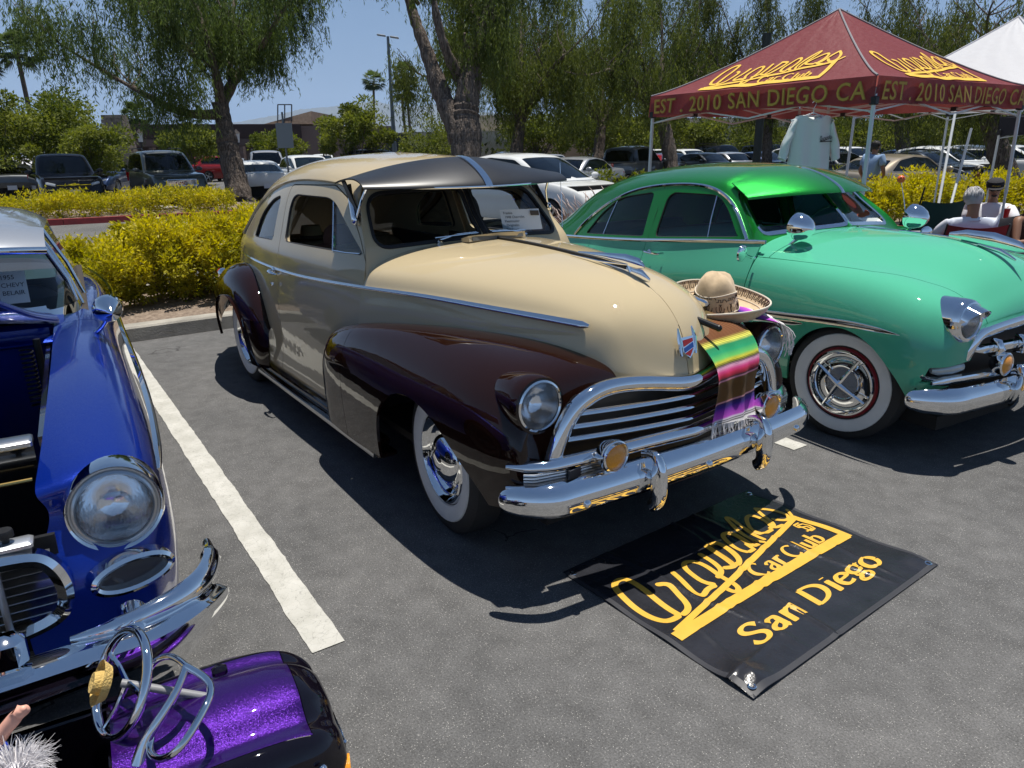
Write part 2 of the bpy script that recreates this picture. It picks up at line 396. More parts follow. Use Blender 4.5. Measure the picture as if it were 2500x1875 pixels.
# ================================================================== ground, kerbs, markings
def gp(px, depth, z=0.0, lateral=0.0):
 """ground point seen in photo column px (2212 px wide copy) at a given distance in front of the camera"""
 a = (px * 2500 / 2212 - 1250) / FPX; p0 = CAM_POS + FW * depth + RT * (a * depth); t = (z - p0.z) / UPV.z; return p0 + UPV * t
def asphalt_mat(name='asphalt', base=.104, fresh=0):
 m = bpy.data.materials.new(name); m.use_nodes = True; nt = m.node_tree; N = nt.nodes; L = nt.links; b = N['Principled BSDF']
 tc = N.new('ShaderNodeTexCoord'); O = tc.outputs['Object']
 def noise(s, d=6, r=.55):
  n = N.new('ShaderNodeTexNoise'); n.inputs['Scale'].default_value = s; n.inputs['Detail'].default_value = d; n.inputs['Roughness'].default_value = r; L.new(O, n.inputs['Vector']); return n.outputs['Fac']
 def ramp(src, a, b_, c0, c1):
  r = N.new('ShaderNodeValToRGB'); r.color_ramp.elements[0].position = a; r.color_ramp.elements[1].position = b_; r.color_ramp.elements[0].color = (*c0, 1); r.color_ramp.elements[1].color = (*c1, 1); L.new(src, r.inputs[0]); return r.outputs[0]
 def mix(f, a, b_, mode='MIX'):
  x = N.new('ShaderNodeMix'); x.data_type = 'RGBA'; x.blend_type = mode
  if isinstance(f, float): x.inputs[0].default_value = f
  else: L.new(f, x.inputs[0])
  L.new(a, x.inputs[6]); L.new(b_, x.inputs[7]); return x.outputs[2]
 g = lambda v, w=0: (v * (1 + w), v, v * (1 - w))
 big = ramp(noise(.7, 5), .3, .7, g(base * .74), g(base * 1.14, .02))
 mid = ramp(noise(9, 6), .3, .72, g(.78), g(1.18)); c = mix(1.0, big, mid, 'MULTIPLY')
 fine = ramp(noise(160, 3, .7), .32, .68, g(.48), g(1.62)); c = mix(.8, c, fine, 'MULTIPLY')
 v = N.new('ShaderNodeTexVoronoi'); v.inputs['Scale'].default_value = 185; L.new(O, v.inputs['Vector'])
 vm = N.new('ShaderNodeMath'); vm.operation = 'LESS_THAN'; vm.inputs[1].default_value = .28; L.new(v.outputs['Distance'], vm.inputs[0])
 sp = N.new('ShaderNodeSeparateColor'); L.new(v.outputs['Color'], sp.inputs[0]); pick = N.new('ShaderNodeMath'); pick.operation = 'GREATER_THAN'; pick.inputs[1].default_value = .66; L.new(sp.outputs[0], pick.inputs[0])
 mm = N.new('ShaderNodeMath'); mm.operation = 'MULTIPLY'; L.new(vm.outputs[0], mm.inputs[0]); L.new(pick.outputs[0], mm.inputs[1])
 st = ramp(sp.outputs[1], 0, 1, (.10, .10, .10), (.42, .41, .38)); c = mix(mm.outputs[0], c, st)
# hairline cracks and oil spots
 wv = N.new('ShaderNodeTexVoronoi'); wv.feature = 'DISTANCE_TO_EDGE'; wv.inputs['Scale'].default_value = .55
 wn_ = N.new('ShaderNodeTexNoise'); wn_.inputs['Scale'].default_value = 4; wn_.inputs['Detail'].default_value = 8; L.new(O, wn_.inputs['Vector']); ad = N.new('ShaderNodeVectorMath'); ad.operation = 'MULTIPLY_ADD'; ad.inputs[1].default_value = (.35, .35, .35); L.new(wn_.outputs['Color'], ad.inputs[0]); L.new(O, ad.inputs[2]); L.new(ad.outputs[0], wv.inputs['Vector'])
 cr = N.new('ShaderNodeMath'); cr.operation = 'LESS_THAN'; cr.inputs[1].default_value = .0028; L.new(wv.outputs['Distance'], cr.inputs[0])
 cn = N.new('ShaderNodeMath'); cn.operation = 'GREATER_THAN'; cn.inputs[1].default_value = .62; L.new(noise(1.1, 2), cn.inputs[0]); cm = N.new('ShaderNodeMath'); cm.operation = 'MULTIPLY'; L.new(cr.outputs[0], cm.inputs[0]); L.new(cn.outputs[0], cm.inputs[1])
 dk = N.new('ShaderNodeRGB'); dk.outputs[0].default_value = (.025, .024, .023, 1); c = mix(cm.outputs[0], c, dk.outputs[0])
 L.new(c, b.inputs['Base Color']); b.inputs['Roughness'].default_value = .82; b.inputs['Specular IOR Level'].default_value = .35
 h = N.new('ShaderNodeMath'); h.operation = 'ADD'; L.new(noise(160, 3, .7), h.inputs[0]); L.new(v.outputs['Distance'], h.inputs[1])
 bp = N.new('ShaderNodeBump'); bp.inputs['Strength'].default_value = .6; bp.inputs['Distance'].default_value = .004; L.new(h.outputs[0], bp.inputs['Height']); L.new(bp.outputs[0], b.inputs['Normal'])
 return m
ASPH = asphalt_mat()
V = []; F = []
gx = [-4000,-600,-150,-60,-30,-12,-5,0,6,14,40,200,1500]; gy = [-2500,-300,-60,-20,-6,0,6,20,50,120,400,4000]
for x in gx:
 for y in gy: V.append((x, y, 0))
F = [[i * len(gy) + j, (i + 1) * len(gy) + j, (i + 1) * len(gy) + j + 1, i * len(gy) + j + 1] for i in range(len(gx) - 1) for j in range(len(gy) - 1)]
tag(mesh_obj('asphalt_lot', V, F, ASPH, smooth=False), 'dark grey parking lot asphalt', kind='structure')
def paint_mat(name, col):
 m = mat(name, col, rough=.75, bump=.5, bscale=45); nt = m.node_tree; N = nt.nodes; L = nt.links; b = N['Principled BSDF']; tc = N.new('ShaderNodeTexCoord')
 v = N.new('ShaderNodeTexVoronoi'); v.feature = 'DISTANCE_TO_EDGE'; v.inputs['Scale'].default_value = 24; n = N.new('ShaderNodeTexNoise'); n.inputs['Scale'].default_value = 9; n.inputs['Detail'].default_value = 8; L.new(tc.outputs['Object'], n.inputs['Vector'])
 a = N.new('ShaderNodeVectorMath'); a.operation = 'MULTIPLY_ADD'; a.inputs[1].default_value = (.16, .16, .16); L.new(n.outputs['Color'], a.inputs[0]); L.new(tc.outputs['Object'], a.inputs[2]); L.new(a.outputs[0], v.inputs['Vector'])
 r = N.new('ShaderNodeValToRGB'); r.color_ramp.elements[0].position = .002; r.color_ramp.elements[1].position = .02; r.color_ramp.elements[0].color = (*[c * .60 for c in col], 1); r.color_ramp.elements[1].color = (*col, 1); L.new(v.outputs['Distance'], r.inputs[0])
 r2 = N.new('ShaderNodeValToRGB'); r2.color_ramp.elements[0].position = .35; r2.color_ramp.elements[1].position = .7; r2.color_ramp.elements[0].color = (.78, .78, .76, 1); r2.color_ramp.elements[1].color = (1, 1, 1, 1); L.new(n.outputs['Fac'], r2.inputs[0])
 mx = N.new('ShaderNodeMix'); mx.data_type = 'RGBA'; mx.blend_type = 'MULTIPLY'; mx.inputs[0].default_value = 1; L.new(r.outputs[0], mx.inputs[6]); L.new(r2.outputs[0], mx.inputs[7]); L.new(mx.outputs[2], b.inputs['Base Color'])
 return m
WHITE_LINE = paint_mat('white_line_paint', (.50, .49, .45))
def stripe(x0, y0, x1, y1, w, seed=0, name='parking_line'):
 rg = np.random.default_rng(seed); n = max(6, int(math.hypot(x1 - x0, y1 - y0) / .03)); d = np.array([x1 - x0, y1 - y0]); l = np.hypot(*d); d /= l; nn = np.array([-d[1], d[0]]); V = []
 ka = np.convolve(rg.normal(0, .0028, n + 8), np.ones(4) / 2, 'same')[:n]; kb = np.convolve(rg.normal(0, .0028, n + 8), np.ones(4) / 2, 'same')[:n]
 for i in range(n):
  p = np.array([x0, y0]) + d * l * i / (n - 1); a = p - nn * (w / 2 + ka[i]); b = p + nn * (w / 2 + kb[i]); V += [(a[0], a[1], .004), (b[0], b[1], .004)]
 return tag(mesh_obj(name, V, [[2 * i, 2 * i + 2, 2 * i + 3, 2 * i + 1] for i in range(n - 1)], WHITE_LINE, smooth=False), 'white painted parking bay line on the asphalt', kind='structure')
stripe(-4.80,-1.42,.50,-1.545,.122,1); stripe(-4.80,1.50,.42,1.375,.122,2); stripe(-4.8,4.35,.5,4.30,.12,3); stripe(-4.8,7.2,.5,7.2,.12,4)
# concrete kerb in cast lengths, planter soil behind
CONC = mat('kerb_concrete', (.30, .28, .24), rough=.85, noise=.25, nscale=5, bump=.5, bscale=70)
kx = -4.87
kb = bpy.data.objects.new('kerb', None); link(kb); tag(kb, 'grey concrete kerb round the planter', kind='structure')
y = -9.0
kp = [(0, 0), (.012, .125), (.03, .142), (.16, .148), (.16, 0)]
kmesh = None
while y < 24:
 b = MB(); l = 1.52; pr = [(-p[0], p[1]) for p in kp]
 if kmesh is None:
  b.prism(pr, 0, l - .008); o = b.build('kerb_stone', CONC, kb, smooth=False); kmesh = o
 else: o = kmesh.copy(); COL.objects.link(o)
 o.location = (kx - .012 * (y + 1) * 0, y, 0); y += 1.52
SOIL = mat('bark_mulch', (.13, .095, .07), rough=.95, bump=1, bscale=30, var=(.27, .21, .16), nscale=28)
def sheet(name, x0, x1, y0, y1, z, m, amp=.0, n=(40, 120), label=None):
 xs = np.linspace(x0, x1, n[0]); ys = np.linspace(y0, y1, n[1]); X, Y = np.meshgrid(xs, ys, indexing='ij'); Z = z + amp * RNG.normal(0, 1, X.shape)
 V = np.stack([X, Y, Z], -1).reshape(-1, 3); i, j = np.meshgrid(np.arange(n[0] - 1), np.arange(n[1] - 1), indexing='ij'); a = (i * n[1] + j).ravel()
 return tag(mesh_obj(name, V, np.stack([a, a + n[1], a + n[1] + 1, a + 1], 1), m), label, kind='structure')
sheet('planter_ground', -7.3, -5.03, -9, 24, .125, SOIL, .008, (60, 400), 'brown bark mulch in the planter bed')
kb2 = MB(); kb2.prism([(-7.3, 0), (-7.3, .145), (-7.44, .145), (-7.45, 0)], -9, 24); tag(kb2.build('planter_back_kerb', CONC, smooth=False), kind='structure')
# far island with a red painted kerb
RED = mat('red_kerb_paint', (.20, .022, .025), rough=.7, noise=.25, nscale=6)
ka = ground(-120, 500); kc = ground(560, 464); d = (kc - ka).normalized(); nrm = Vector((d.y, -d.x, 0)) if d.y < 0 else Vector((-d.y, d.x, 0))
far = CAM_POS.copy(); far.z = 0
if nrm.dot(kc - far) < 0: nrm = -nrm
b = MB(); A0 = ka - d * 6; A1 = kc + d * 7
for k_ in range(12):
 P0 = A0.lerp(A1, k_ / 12) + d * .006; P1 = A0.lerp(A1, (k_ + 1) / 12) - d * .006
 b.add([P0, P1, P1 + nrm * .02 + Vector((0,0,.15)), P0 + nrm * .02 + Vector((0,0,.15)), P1 + nrm * .16 + Vector((0,0,.155)), P0 + nrm * .16 + Vector((0,0,.155))], [[0,1,2,3], [3,2,4,5]])
tag(b.build('red_kerb', RED, smooth=False), 'red painted kerb along the far island', kind='structure')
b = MB(); q = [A0 + nrm * .15, A1 + nrm * .15, A1 + nrm * 4.2, A0 + nrm * 4.2]; b.add([v + Vector((0, 0, .14)) for v in q], [[0, 1, 2, 3]]); tag(b.build('island_mulch', SOIL, smooth=False), kind='structure')
ISL = (A0, A1, d, nrm)
# crossing stripe in the driveway
p = ground(395, 475); p2 = ground(440, 490); stripe(p.x, p.y, p2.x, p2.y, .25, 9)
# hills
def ridge(name, depth, prof, col, base=-30):
 m = mat(name + '_rock', col, rough=1, noise=.12, nscale=.002); V = []; n = len(prof)
 for i, (px, py) in enumerate(prof):
  q = at_depth(px, py, depth); g = gp(px, depth, 0); f = gp(px, depth * .8, 0); V += [(f.x, f.y, 0), (g.x * .5 + f.x * .5, g.y * .5 + f.y * .5, q.z * .55 * (1 + .15 * math.sin(i * 2.1))), (q.x, q.y, q.z), (g.x * 1.2, g.y * 1.2, 0)]
 F = [[i * 4 + j, i * 4 + 4 + j, i * 4 + 5 + j, i * 4 + 1 + j] for i in range(n - 1) for j in range(3)]
 return tag(mesh_obj(name, V, F, m), 'hazy blue mountain ridge on the horizon', kind='structure')
pr = [(-900,300), (-500,285), (0,290), (300,282), (480,270), (560,255), (600,248), (650,236), (690,232), (740,228), (780,222), (815,220), (850,226), (880,232), (910,228), (935,225), (960,232), (1000,240), (1100,246), (1300,255), (1700,262), (2300,258), (3000,270)]
pf = []
for (a, b_), (c_, d_) in zip(pr[:-1], pr[1:]):
 for t in np.linspace(0, 1, 9)[:-1]: pf.append((a + (c_ - a) * t, b_ + (d_ - b_) * t + random.uniform(-1.2, 1.2)))
ridge('hills', 9000, pf, (.10, .10, .085))
# haze: even air round the whole place, sky outside it
hz = bpy.data.materials.new('haze_air'); hz.use_nodes = True; N = hz.node_tree.nodes; N.clear(); o_ = N.new('ShaderNodeOutputMaterial'); vv_ = N.new('ShaderNodeVolumePrincipled')
vv_.inputs['Color'].default_value = (.62, .80, 1, 1); vv_.inputs['Density'].default_value = .00009; vv_.inputs['Anisotropy'].default_value = .0; hz.node_tree.links.new(vv_.outputs[0], o_.inputs['Volume'])
b = MB(); b.box(-17500, 2500, -6500, 17500, -1.0, 1250); hb = b.build('haze', hz, smooth=False); tag(hb, 'thin summer haze over the whole place', kind='stuff')
# ================================================================== trees, hedges, grasses
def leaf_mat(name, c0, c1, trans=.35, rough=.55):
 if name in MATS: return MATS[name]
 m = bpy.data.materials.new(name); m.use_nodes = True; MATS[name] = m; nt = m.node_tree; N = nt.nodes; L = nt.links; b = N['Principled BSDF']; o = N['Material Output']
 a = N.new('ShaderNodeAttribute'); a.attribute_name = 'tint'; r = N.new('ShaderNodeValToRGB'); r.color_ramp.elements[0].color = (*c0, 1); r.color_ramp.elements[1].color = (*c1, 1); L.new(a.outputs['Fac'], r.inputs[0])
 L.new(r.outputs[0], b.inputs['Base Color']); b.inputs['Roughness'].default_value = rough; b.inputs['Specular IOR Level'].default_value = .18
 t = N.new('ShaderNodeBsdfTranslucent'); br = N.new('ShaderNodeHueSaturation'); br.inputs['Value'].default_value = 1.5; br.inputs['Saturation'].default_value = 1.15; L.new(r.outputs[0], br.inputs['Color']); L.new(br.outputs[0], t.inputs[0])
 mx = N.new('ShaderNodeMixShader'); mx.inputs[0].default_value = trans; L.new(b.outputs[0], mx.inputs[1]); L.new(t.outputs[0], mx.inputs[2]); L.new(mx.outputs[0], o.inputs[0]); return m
def bark_mat(name='bark', c0=(.055, .04, .03), c1=(.20, .16, .13)):
 if name in MATS: return MATS[name]
 m = bpy.data.materials.new(name); m.use_nodes = True; MATS[name] = m; nt = m.node_tree; N = nt.nodes; L = nt.links; b = N['Principled BSDF']
 tc = N.new('ShaderNodeTexCoord'); mp = N.new('ShaderNodeMapping'); mp.inputs['Scale'].default_value = (9, 9, 1.6); L.new(tc.outputs['Object'], mp.inputs[0]); n = N.new('ShaderNodeTexNoise'); n.inputs['Scale'].default_value = 2.2; n.inputs['Detail'].default_value = 9; n.inputs['Distortion'].default_value = 1.2; L.new(mp.outputs[0], n.inputs['Vector'])
 r = N.new('ShaderNodeValToRGB'); r.color_ramp.elements[0].position = .38; r.color_ramp.elements[1].position = .66; r.color_ramp.elements[0].color = (*c0, 1); r.color_ramp.elements[1].color = (*c1, 1); L.new(n.outputs['Fac'], r.inputs[0]); L.new(r.outputs[0], b.inputs['Base Color']); b.inputs['Roughness'].default_value = .95
 bp = N.new('ShaderNodeBump'); bp.inputs['Strength'].default_value = 1; bp.inputs['Distance'].default_value = .06; L.new(n.outputs['Fac'], bp.inputs['Height']); L.new(bp.outputs[0], b.inputs['Normal']); return m
BARK = bark_mat()
def leaves_obj(name, C, D, S, m, parent=None, tint=None, width=.3, normal_jit=1.0, seed=0, fold=True):
 """one small folded leaf (two quads sharing a rib) per centre; D direction, S length"""
 rg = np.random.default_rng(seed); n = len(C); D = D / np.maximum(np.linalg.norm(D, axis=1, keepdims=True), 1e-9)
 A = rg.normal(0, 1, (n, 3)); W = np.cross(D, A); W /= np.maximum(np.linalg.norm(W, axis=1, keepdims=True), 1e-9); U = np.cross(W, D)
 s = S[:, None]; w = s * width
 if fold:
  P = np.stack([C, C + D * s * .45 + W * w * .5 + U * w * .22, C + D * s, C + D * s * .45 - W * w * .5 + U * w * .22], 1); V = P.reshape(-1, 3); i = np.arange(n) * 4
  F = np.concatenate([np.stack([i, i + 1, i + 2], 1), np.stack([i, i + 2, i + 3], 1)])
  t = np.repeat(tint, 1) if tint is not None else rg.random(n); T = np.concatenate([t, t])
 else:
  P = np.stack([C - W * w * .5, C + W * w * .5, C + D * s + W * w * .3, C + D * s - W * w * .3], 1); V = P.reshape(-1, 3); i = np.arange(n) * 4; F = np.stack([i, i + 1, i + 2, i + 3], 1); T = tint if tint is not None else rg.random(n)
 o = mesh_obj(name, V, F, m, parent, smooth=False); a = o.data.attributes.new('tint', 'FLOAT', 'FACE'); a.data.foreach_set('value', T.astype(np.float32)); return o
class Tree:
 def __init__(s, seed): s.rg = random.Random(seed); s.mb = MB(); s.tips = []
 def limb(s, pts, r0, r1, n=9, knob=.12):
  P = spline(pts, max(8, len(pts) * 5), .6) if len(pts) > 3 else np.array(pts, float); m = len(P); rr = [(r0 + (r1 - r0) * i / (m - 1)) * (1 + s.rg.uniform(-knob, knob)) for i in range(m)]
  s.mb.tube([tuple(p) for p in P], rr, n); return [Vector(p) for p in P]
 def grow(s, p, d, l, r, depth, up=.15, spread=.8, sub=3):
  pts = [p]; q = p.copy(); dd = d.normalized()
  for k in range(5):
   dd = (dd + Vector((s.rg.uniform(-.3, .3), s.rg.uniform(-.3, .3), s.rg.uniform(-.12, .12) + up))).normalized(); q = q + dd * l / 5; pts.append(q.copy())
  s.limb(pts, r, r * .5, 7 if depth > 1 else 5); s.tips += [(x, dd.copy()) for x in pts[2:]]
  if depth > 0:
   for k in range(sub):
    a = s.rg.uniform(0, 2 * PI); nd = (dd * .5 + Vector((math.cos(a), math.sin(a), s.rg.uniform(-.2, .5))) * spread).normalized(); s.grow(pts[s.rg.choice([2, 3, 4, 5])], nd, l * .68, r * .5, depth - 1, up, spread, sub)
def pepper_tree(label, base, limbs, trunk, seed, leaves=50000, strand=(.5, 1.6), leaf=.12, cols=((.032, .058, .02), (.16, .215, .055)), depth=2, glen=1.8, extra=None, name='pepper_tree', group='pepper trees in the lot', width=.17):
 """trunk + hand-placed limbs, then drooping strands of narrow leaves from every twig"""
 t = thing(name, label, 'tree', tuple(base), group=group); T = Tree(seed); rg = np.random.default_rng(seed)
 for pts, r0, r1 in trunk: T.limb([Vector(p) for p in pts], r0, r1, 14, .10)
 for pts, r0, r1, *bare in limbs:
  P = T.limb([Vector(p) for p in pts], r0, r1, 9)
  for k in () if bare else range(len(P) // 4, len(P), max(1, len(P) // 7)):
   a = T.rg.uniform(0, 2 * PI); T.grow(P[k], Vector((math.cos(a), math.sin(a), .5)), glen * T.rg.uniform(.6, 1.1), r1 * .6, depth - 1)
  T.grow(P[-1], P[-1] - P[-3], glen, r1 * .8, depth)
 T.mb.build('trunk', BARK, t)
 tips = np.array([tuple(p) for p, d in T.tips])
 if extra: tips = np.concatenate([tips, extra(rg)])
 ns = int(leaves / 26); sub_ = rg.permutation(len(tips))[:max(8, int(len(tips) * .55))]; k = sub_[rg.integers(0, len(sub_), ns)]; s0 = tips[k] + rg.normal(0, .26, (ns, 3)) * [1, 1, .6]; ln = rg.uniform(strand[0], strand[1], ns); dr = rg.normal(0, .16, (ns, 2))
 clump = rg.random(len(tips))[k]
 u = rg.random((ns, 26)) ** .8; C = np.empty((ns, 26, 3)); C[..., 0] = s0[:, None, 0] + dr[:, None, 0] * u * ln[:, None]; C[..., 1] = s0[:, None, 1] + dr[:, None, 1] * u * ln[:, None]; C[..., 2] = s0[:, None, 2] - u * ln[:, None]
 C = C.reshape(-1, 3) + rg.normal(0, .03, (ns * 26, 3)); D = rg.normal(0, .42, C.shape); D[:, 2] -= .95
 keep = C[:, 2] > 1.3; C, D = C[keep], D[keep]; tint = np.clip(np.repeat(clump, 26)[keep] * .7 + rg.random(len(C)) * .35, 0, 1)
 leaves_obj('foliage', C, D, rg.uniform(.6, 1.3, len(C)) * leaf, leaf_mat('pepper_leaf_%d' % int(cols[0][0] * 1e4), *cols), t, tint, width, seed=seed); return t
def bushy_tree(name, label, base, h, r, n, leaf, cols, seed, group=None, trunk_h=None, clumps=40, stems=4, flat=.75, cat='tree'):
 t = thing(name, label, cat, tuple(base), group=group); T = Tree(seed); rg = np.random.default_rng(seed); th = trunk_h if trunk_h is not None else h * .3
 cc = []
 for i in range(clumps):
  d = rg.normal(0, 1, 3); d /= np.linalg.norm(d); q = rg.random() ** .45; cc.append((d[0] * r * q, d[1] * r * q, th + (h - th) * (.5 + .5 * d[2] * q)))
 cc = np.array(cc)
 for i in range(stems):
  c_ = cc[rg.integers(0, clumps)]; T.limb([Vector((rg.normal(0, .06), rg.normal(0, .06), 0)), Vector((c_[0] * .12, c_[1] * .12, th * .5)), Vector((c_[0] * .4, c_[1] * .4, th)), Vector((c_[0] * .7, c_[1] * .7, c_[2] * .85)), Vector(c_)], .045 * h / 3, .012, 7)
 for i in range(clumps // 2):
  c_ = cc[i]; T.limb([Vector((c_[0] * .2, c_[1] * .2, th)), Vector((c_[0] * .6, c_[1] * .6, (th + c_[2]) / 2)), Vector(c_)], .02 * h / 3, .006, 5)
 T.mb.build('trunk', BARK, t); k = rg.integers(0, clumps, n); cr = rg.uniform(.16, .34, clumps) * r; d = rg.normal(0, 1, (n, 3)); d /= np.linalg.norm(d, axis=1, keepdims=True)
 C = cc[k] + d * (cr[k] * rg.uniform(.45, 1.1, n))[:, None] * [1, 1, flat]; D = d + rg.normal(0, .7, (n, 3)); tint = np.clip(rg.random(clumps)[k] * .5 + rg.random(n) * .5, 0, 1)
 leaves_obj('foliage', C, D, rg.uniform(.6, 1.3, n) * leaf, leaf_mat('leaf_' + name, *cols), t, tint, .5, seed=seed); return t
def palm(label, base, h, seed, r=1.3, n=44, group='fan palms on the skyline', skirt=True):
 t = thing('fan_palm', label, 'palm tree', tuple(base), group=group); rg = np.random.default_rng(seed); b = MB()
 b.tube([(0, 0, 0), (.05 * h * .2, 0, h * .4), (rg.normal(0, .02) * h, rg.normal(0, .02) * h, h)], [.26, .19, .17], 9); b.build('trunk', bark_mat('palm_bark', (.06, .045, .035), (.16, .12, .09)), t); top = np.array(b.V[-1]); top[2] = h
 V = []; F = []; T = []
 for i in range(n):
  a = rg.uniform(0, 2 * PI); e = rg.uniform(-.95, 1.25); L_ = r * rg.uniform(.45, .6); d = np.array([math.cos(a) * math.cos(e), math.sin(a) * math.cos(e), math.sin(e)]); c = top + d * L_
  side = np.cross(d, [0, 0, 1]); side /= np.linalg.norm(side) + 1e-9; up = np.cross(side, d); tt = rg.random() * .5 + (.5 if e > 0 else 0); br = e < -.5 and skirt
  for k in range(13):
   w = (k - 6) / 6 * 1.35; dd = d * math.cos(w) + side * math.sin(w); tip = c + dd * r * .55 * (1 - .1 * abs(k - 6) / 6) + np.array([0, 0, -.16 * r * (.4 + abs(w))]); q = np.cross(dd, up); q /= np.linalg.norm(q) + 1e-9; o = len(V)
   V += [c, c + dd * r * .3 + q * r * .035, tip, c + dd * r * .3 - q * r * .035]; F.append([o, o + 1, o + 2, o + 3]); T.append(tt)
  o = len(V); V += [top + side * .02, top - side * .02, c - side * .02, c + side * .02]; F.append([o, o + 1, o + 2, o + 3]); T.append(tt)
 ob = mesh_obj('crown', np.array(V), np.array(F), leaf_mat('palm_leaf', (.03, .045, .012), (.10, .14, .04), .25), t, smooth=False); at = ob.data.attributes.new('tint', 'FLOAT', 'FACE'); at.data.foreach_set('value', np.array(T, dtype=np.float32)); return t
def hedge(name, label, pts, w, h, n, leaf, cols, seed, top=None, cat='hedge', group=None, frame=True):
 """leafy hedge along a ground line; dense shell of leaves over a dark twig core"""
 rg = np.random.default_rng(seed); P = np.array([(p[0], p[1]) for p in pts], float); seg = np.diff(P, axis=0); L = np.hypot(*seg.T); cum = np.concatenate([[0], np.cumsum(L)]); tot = cum[-1]
 t = thing(name, label, cat, (P[0][0], P[0][1], 0), group=group)
 nc = int(tot * w * 42); s_ = rg.random(nc) * tot; i = np.clip(np.searchsorted(cum, s_) - 1, 0, len(L) - 1); dr = seg[i] / L[i][:, None]; base = P[i] + dr * (s_ - cum[i])[:, None]; nn = np.stack([-dr[:, 1], dr[:, 0]], 1)
 q = rg.uniform(-1, 1, nc); hh = h * (1 - .16 * q ** 2) * (1 + .10 * np.sin(s_ * 2.3 + seed) + .05 * np.sin(s_ * 5.1) + rg.normal(0, .035, nc));
 if top is not None: hh *= np.interp(s_ / tot, *top)
 zz = rg.random(nc) ** .55; cc = np.stack([base[:, 0] + nn[:, 0] * q * w / 2, base[:, 1] + nn[:, 1] * q * w / 2, .12 + hh * zz * .92], 1)
 b = MB()
 for j in range(0, nc, 9): b.tube([(cc[j][0] * .7 + base[j][0] * .3 - P[0][0], cc[j][1] * .7 + base[j][1] * .3 - P[0][1], .1), (cc[j][0] - P[0][0], cc[j][1] - P[0][1], cc[j][2])], [.012, .004], 4, caps=False)
 b.build('stems', mat('twig', (.10, .07, .045), rough=.9), t)['kind'] = 'stuff'
 k = rg.integers(0, nc, n); d = rg.normal(0, 1, (n, 3)); d /= np.linalg.norm(d, axis=1, keepdims=True); C = cc[k] + d * (rg.uniform(.06, .24, nc)[k] * rg.uniform(.5, 1.1, n))[:, None]; ok = C[:, 2] > .13; C, d, k = C[ok], d[ok], k[ok]
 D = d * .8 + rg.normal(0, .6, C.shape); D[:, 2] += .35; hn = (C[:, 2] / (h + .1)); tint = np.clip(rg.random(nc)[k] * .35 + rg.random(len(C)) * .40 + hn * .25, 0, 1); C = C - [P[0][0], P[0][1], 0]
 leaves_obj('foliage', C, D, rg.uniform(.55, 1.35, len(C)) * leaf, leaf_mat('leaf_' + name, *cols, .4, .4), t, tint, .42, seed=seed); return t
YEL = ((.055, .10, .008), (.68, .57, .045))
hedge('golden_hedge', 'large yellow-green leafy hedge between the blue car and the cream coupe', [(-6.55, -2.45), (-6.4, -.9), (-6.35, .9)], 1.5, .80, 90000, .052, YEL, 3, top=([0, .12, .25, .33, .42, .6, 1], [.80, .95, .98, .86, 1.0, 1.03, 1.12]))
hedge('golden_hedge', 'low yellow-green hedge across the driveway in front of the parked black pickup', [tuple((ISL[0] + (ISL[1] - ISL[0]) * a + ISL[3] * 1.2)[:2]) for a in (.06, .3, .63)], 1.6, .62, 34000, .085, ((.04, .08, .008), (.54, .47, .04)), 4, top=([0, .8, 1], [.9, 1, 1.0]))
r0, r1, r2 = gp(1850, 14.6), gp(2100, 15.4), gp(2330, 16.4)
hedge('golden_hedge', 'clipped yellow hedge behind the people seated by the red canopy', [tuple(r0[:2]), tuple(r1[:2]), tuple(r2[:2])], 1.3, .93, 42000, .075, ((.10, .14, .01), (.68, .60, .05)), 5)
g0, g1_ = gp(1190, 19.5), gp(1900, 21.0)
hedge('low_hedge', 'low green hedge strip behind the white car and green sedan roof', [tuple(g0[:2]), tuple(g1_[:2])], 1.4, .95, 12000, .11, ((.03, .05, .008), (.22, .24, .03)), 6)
def fountain_grass(label, loc, seed, s=1.0, n=260, group='purple fountain grasses'):
 t = thing('fountain_grass', label, 'grass plant', loc, group=group); rg = np.random.default_rng(seed); V = []; F = []; T = []; b = MB()
 for i in range(n):
  a = rg.uniform(0,2 * PI); l = rg.uniform(.5,1.0) * s; sp = rg.uniform(.15,.75) * s; p0 = np.array([rg.normal(0,.08), rg.normal(0,.08), 0]); d = np.array([math.cos(a), math.sin(a), 0]); w = np.array([-d[1], d[0], 0]) * .006 * s; q = [p0, p0 + d * sp * .35 + [0,0, l * .65], p0 + d * sp * .8 + [0,0, l * .95], p0 + d * sp * 1.2 + [0,0, l * .8]]
  for k in range(3): o = len(V); V += [q[k] - w, q[k] + w, q[k + 1] + w * .6, q[k + 1] - w * .6]; F.append([o, o + 1, o + 2, o + 3]); T.append(rg.random())
  if i % 5 == 0:
   tip = q[2] + np.array([0,0,.05]); b.tube([tuple(tip), tuple(tip + d * .07 * s + [0,0,.13 * s]), tuple(tip + d * .15 * s + [0,0,.21 * s])], [.003,.009 * s, .002], 5)
 o = mesh_obj('blades', np.array(V), np.array(F), leaf_mat('grass_blade', (.05, .03, .025), (.17, .10, .07)), t, smooth=False); at = o.data.attributes.new('tint', 'FLOAT', 'FACE'); at.data.foreach_set('value', np.array(T, dtype=np.float32)); b.build('plumes', mat('plume', (.46, .36, .32), rough=1, noise=.2, nscale=40), t, sharp=180); return t
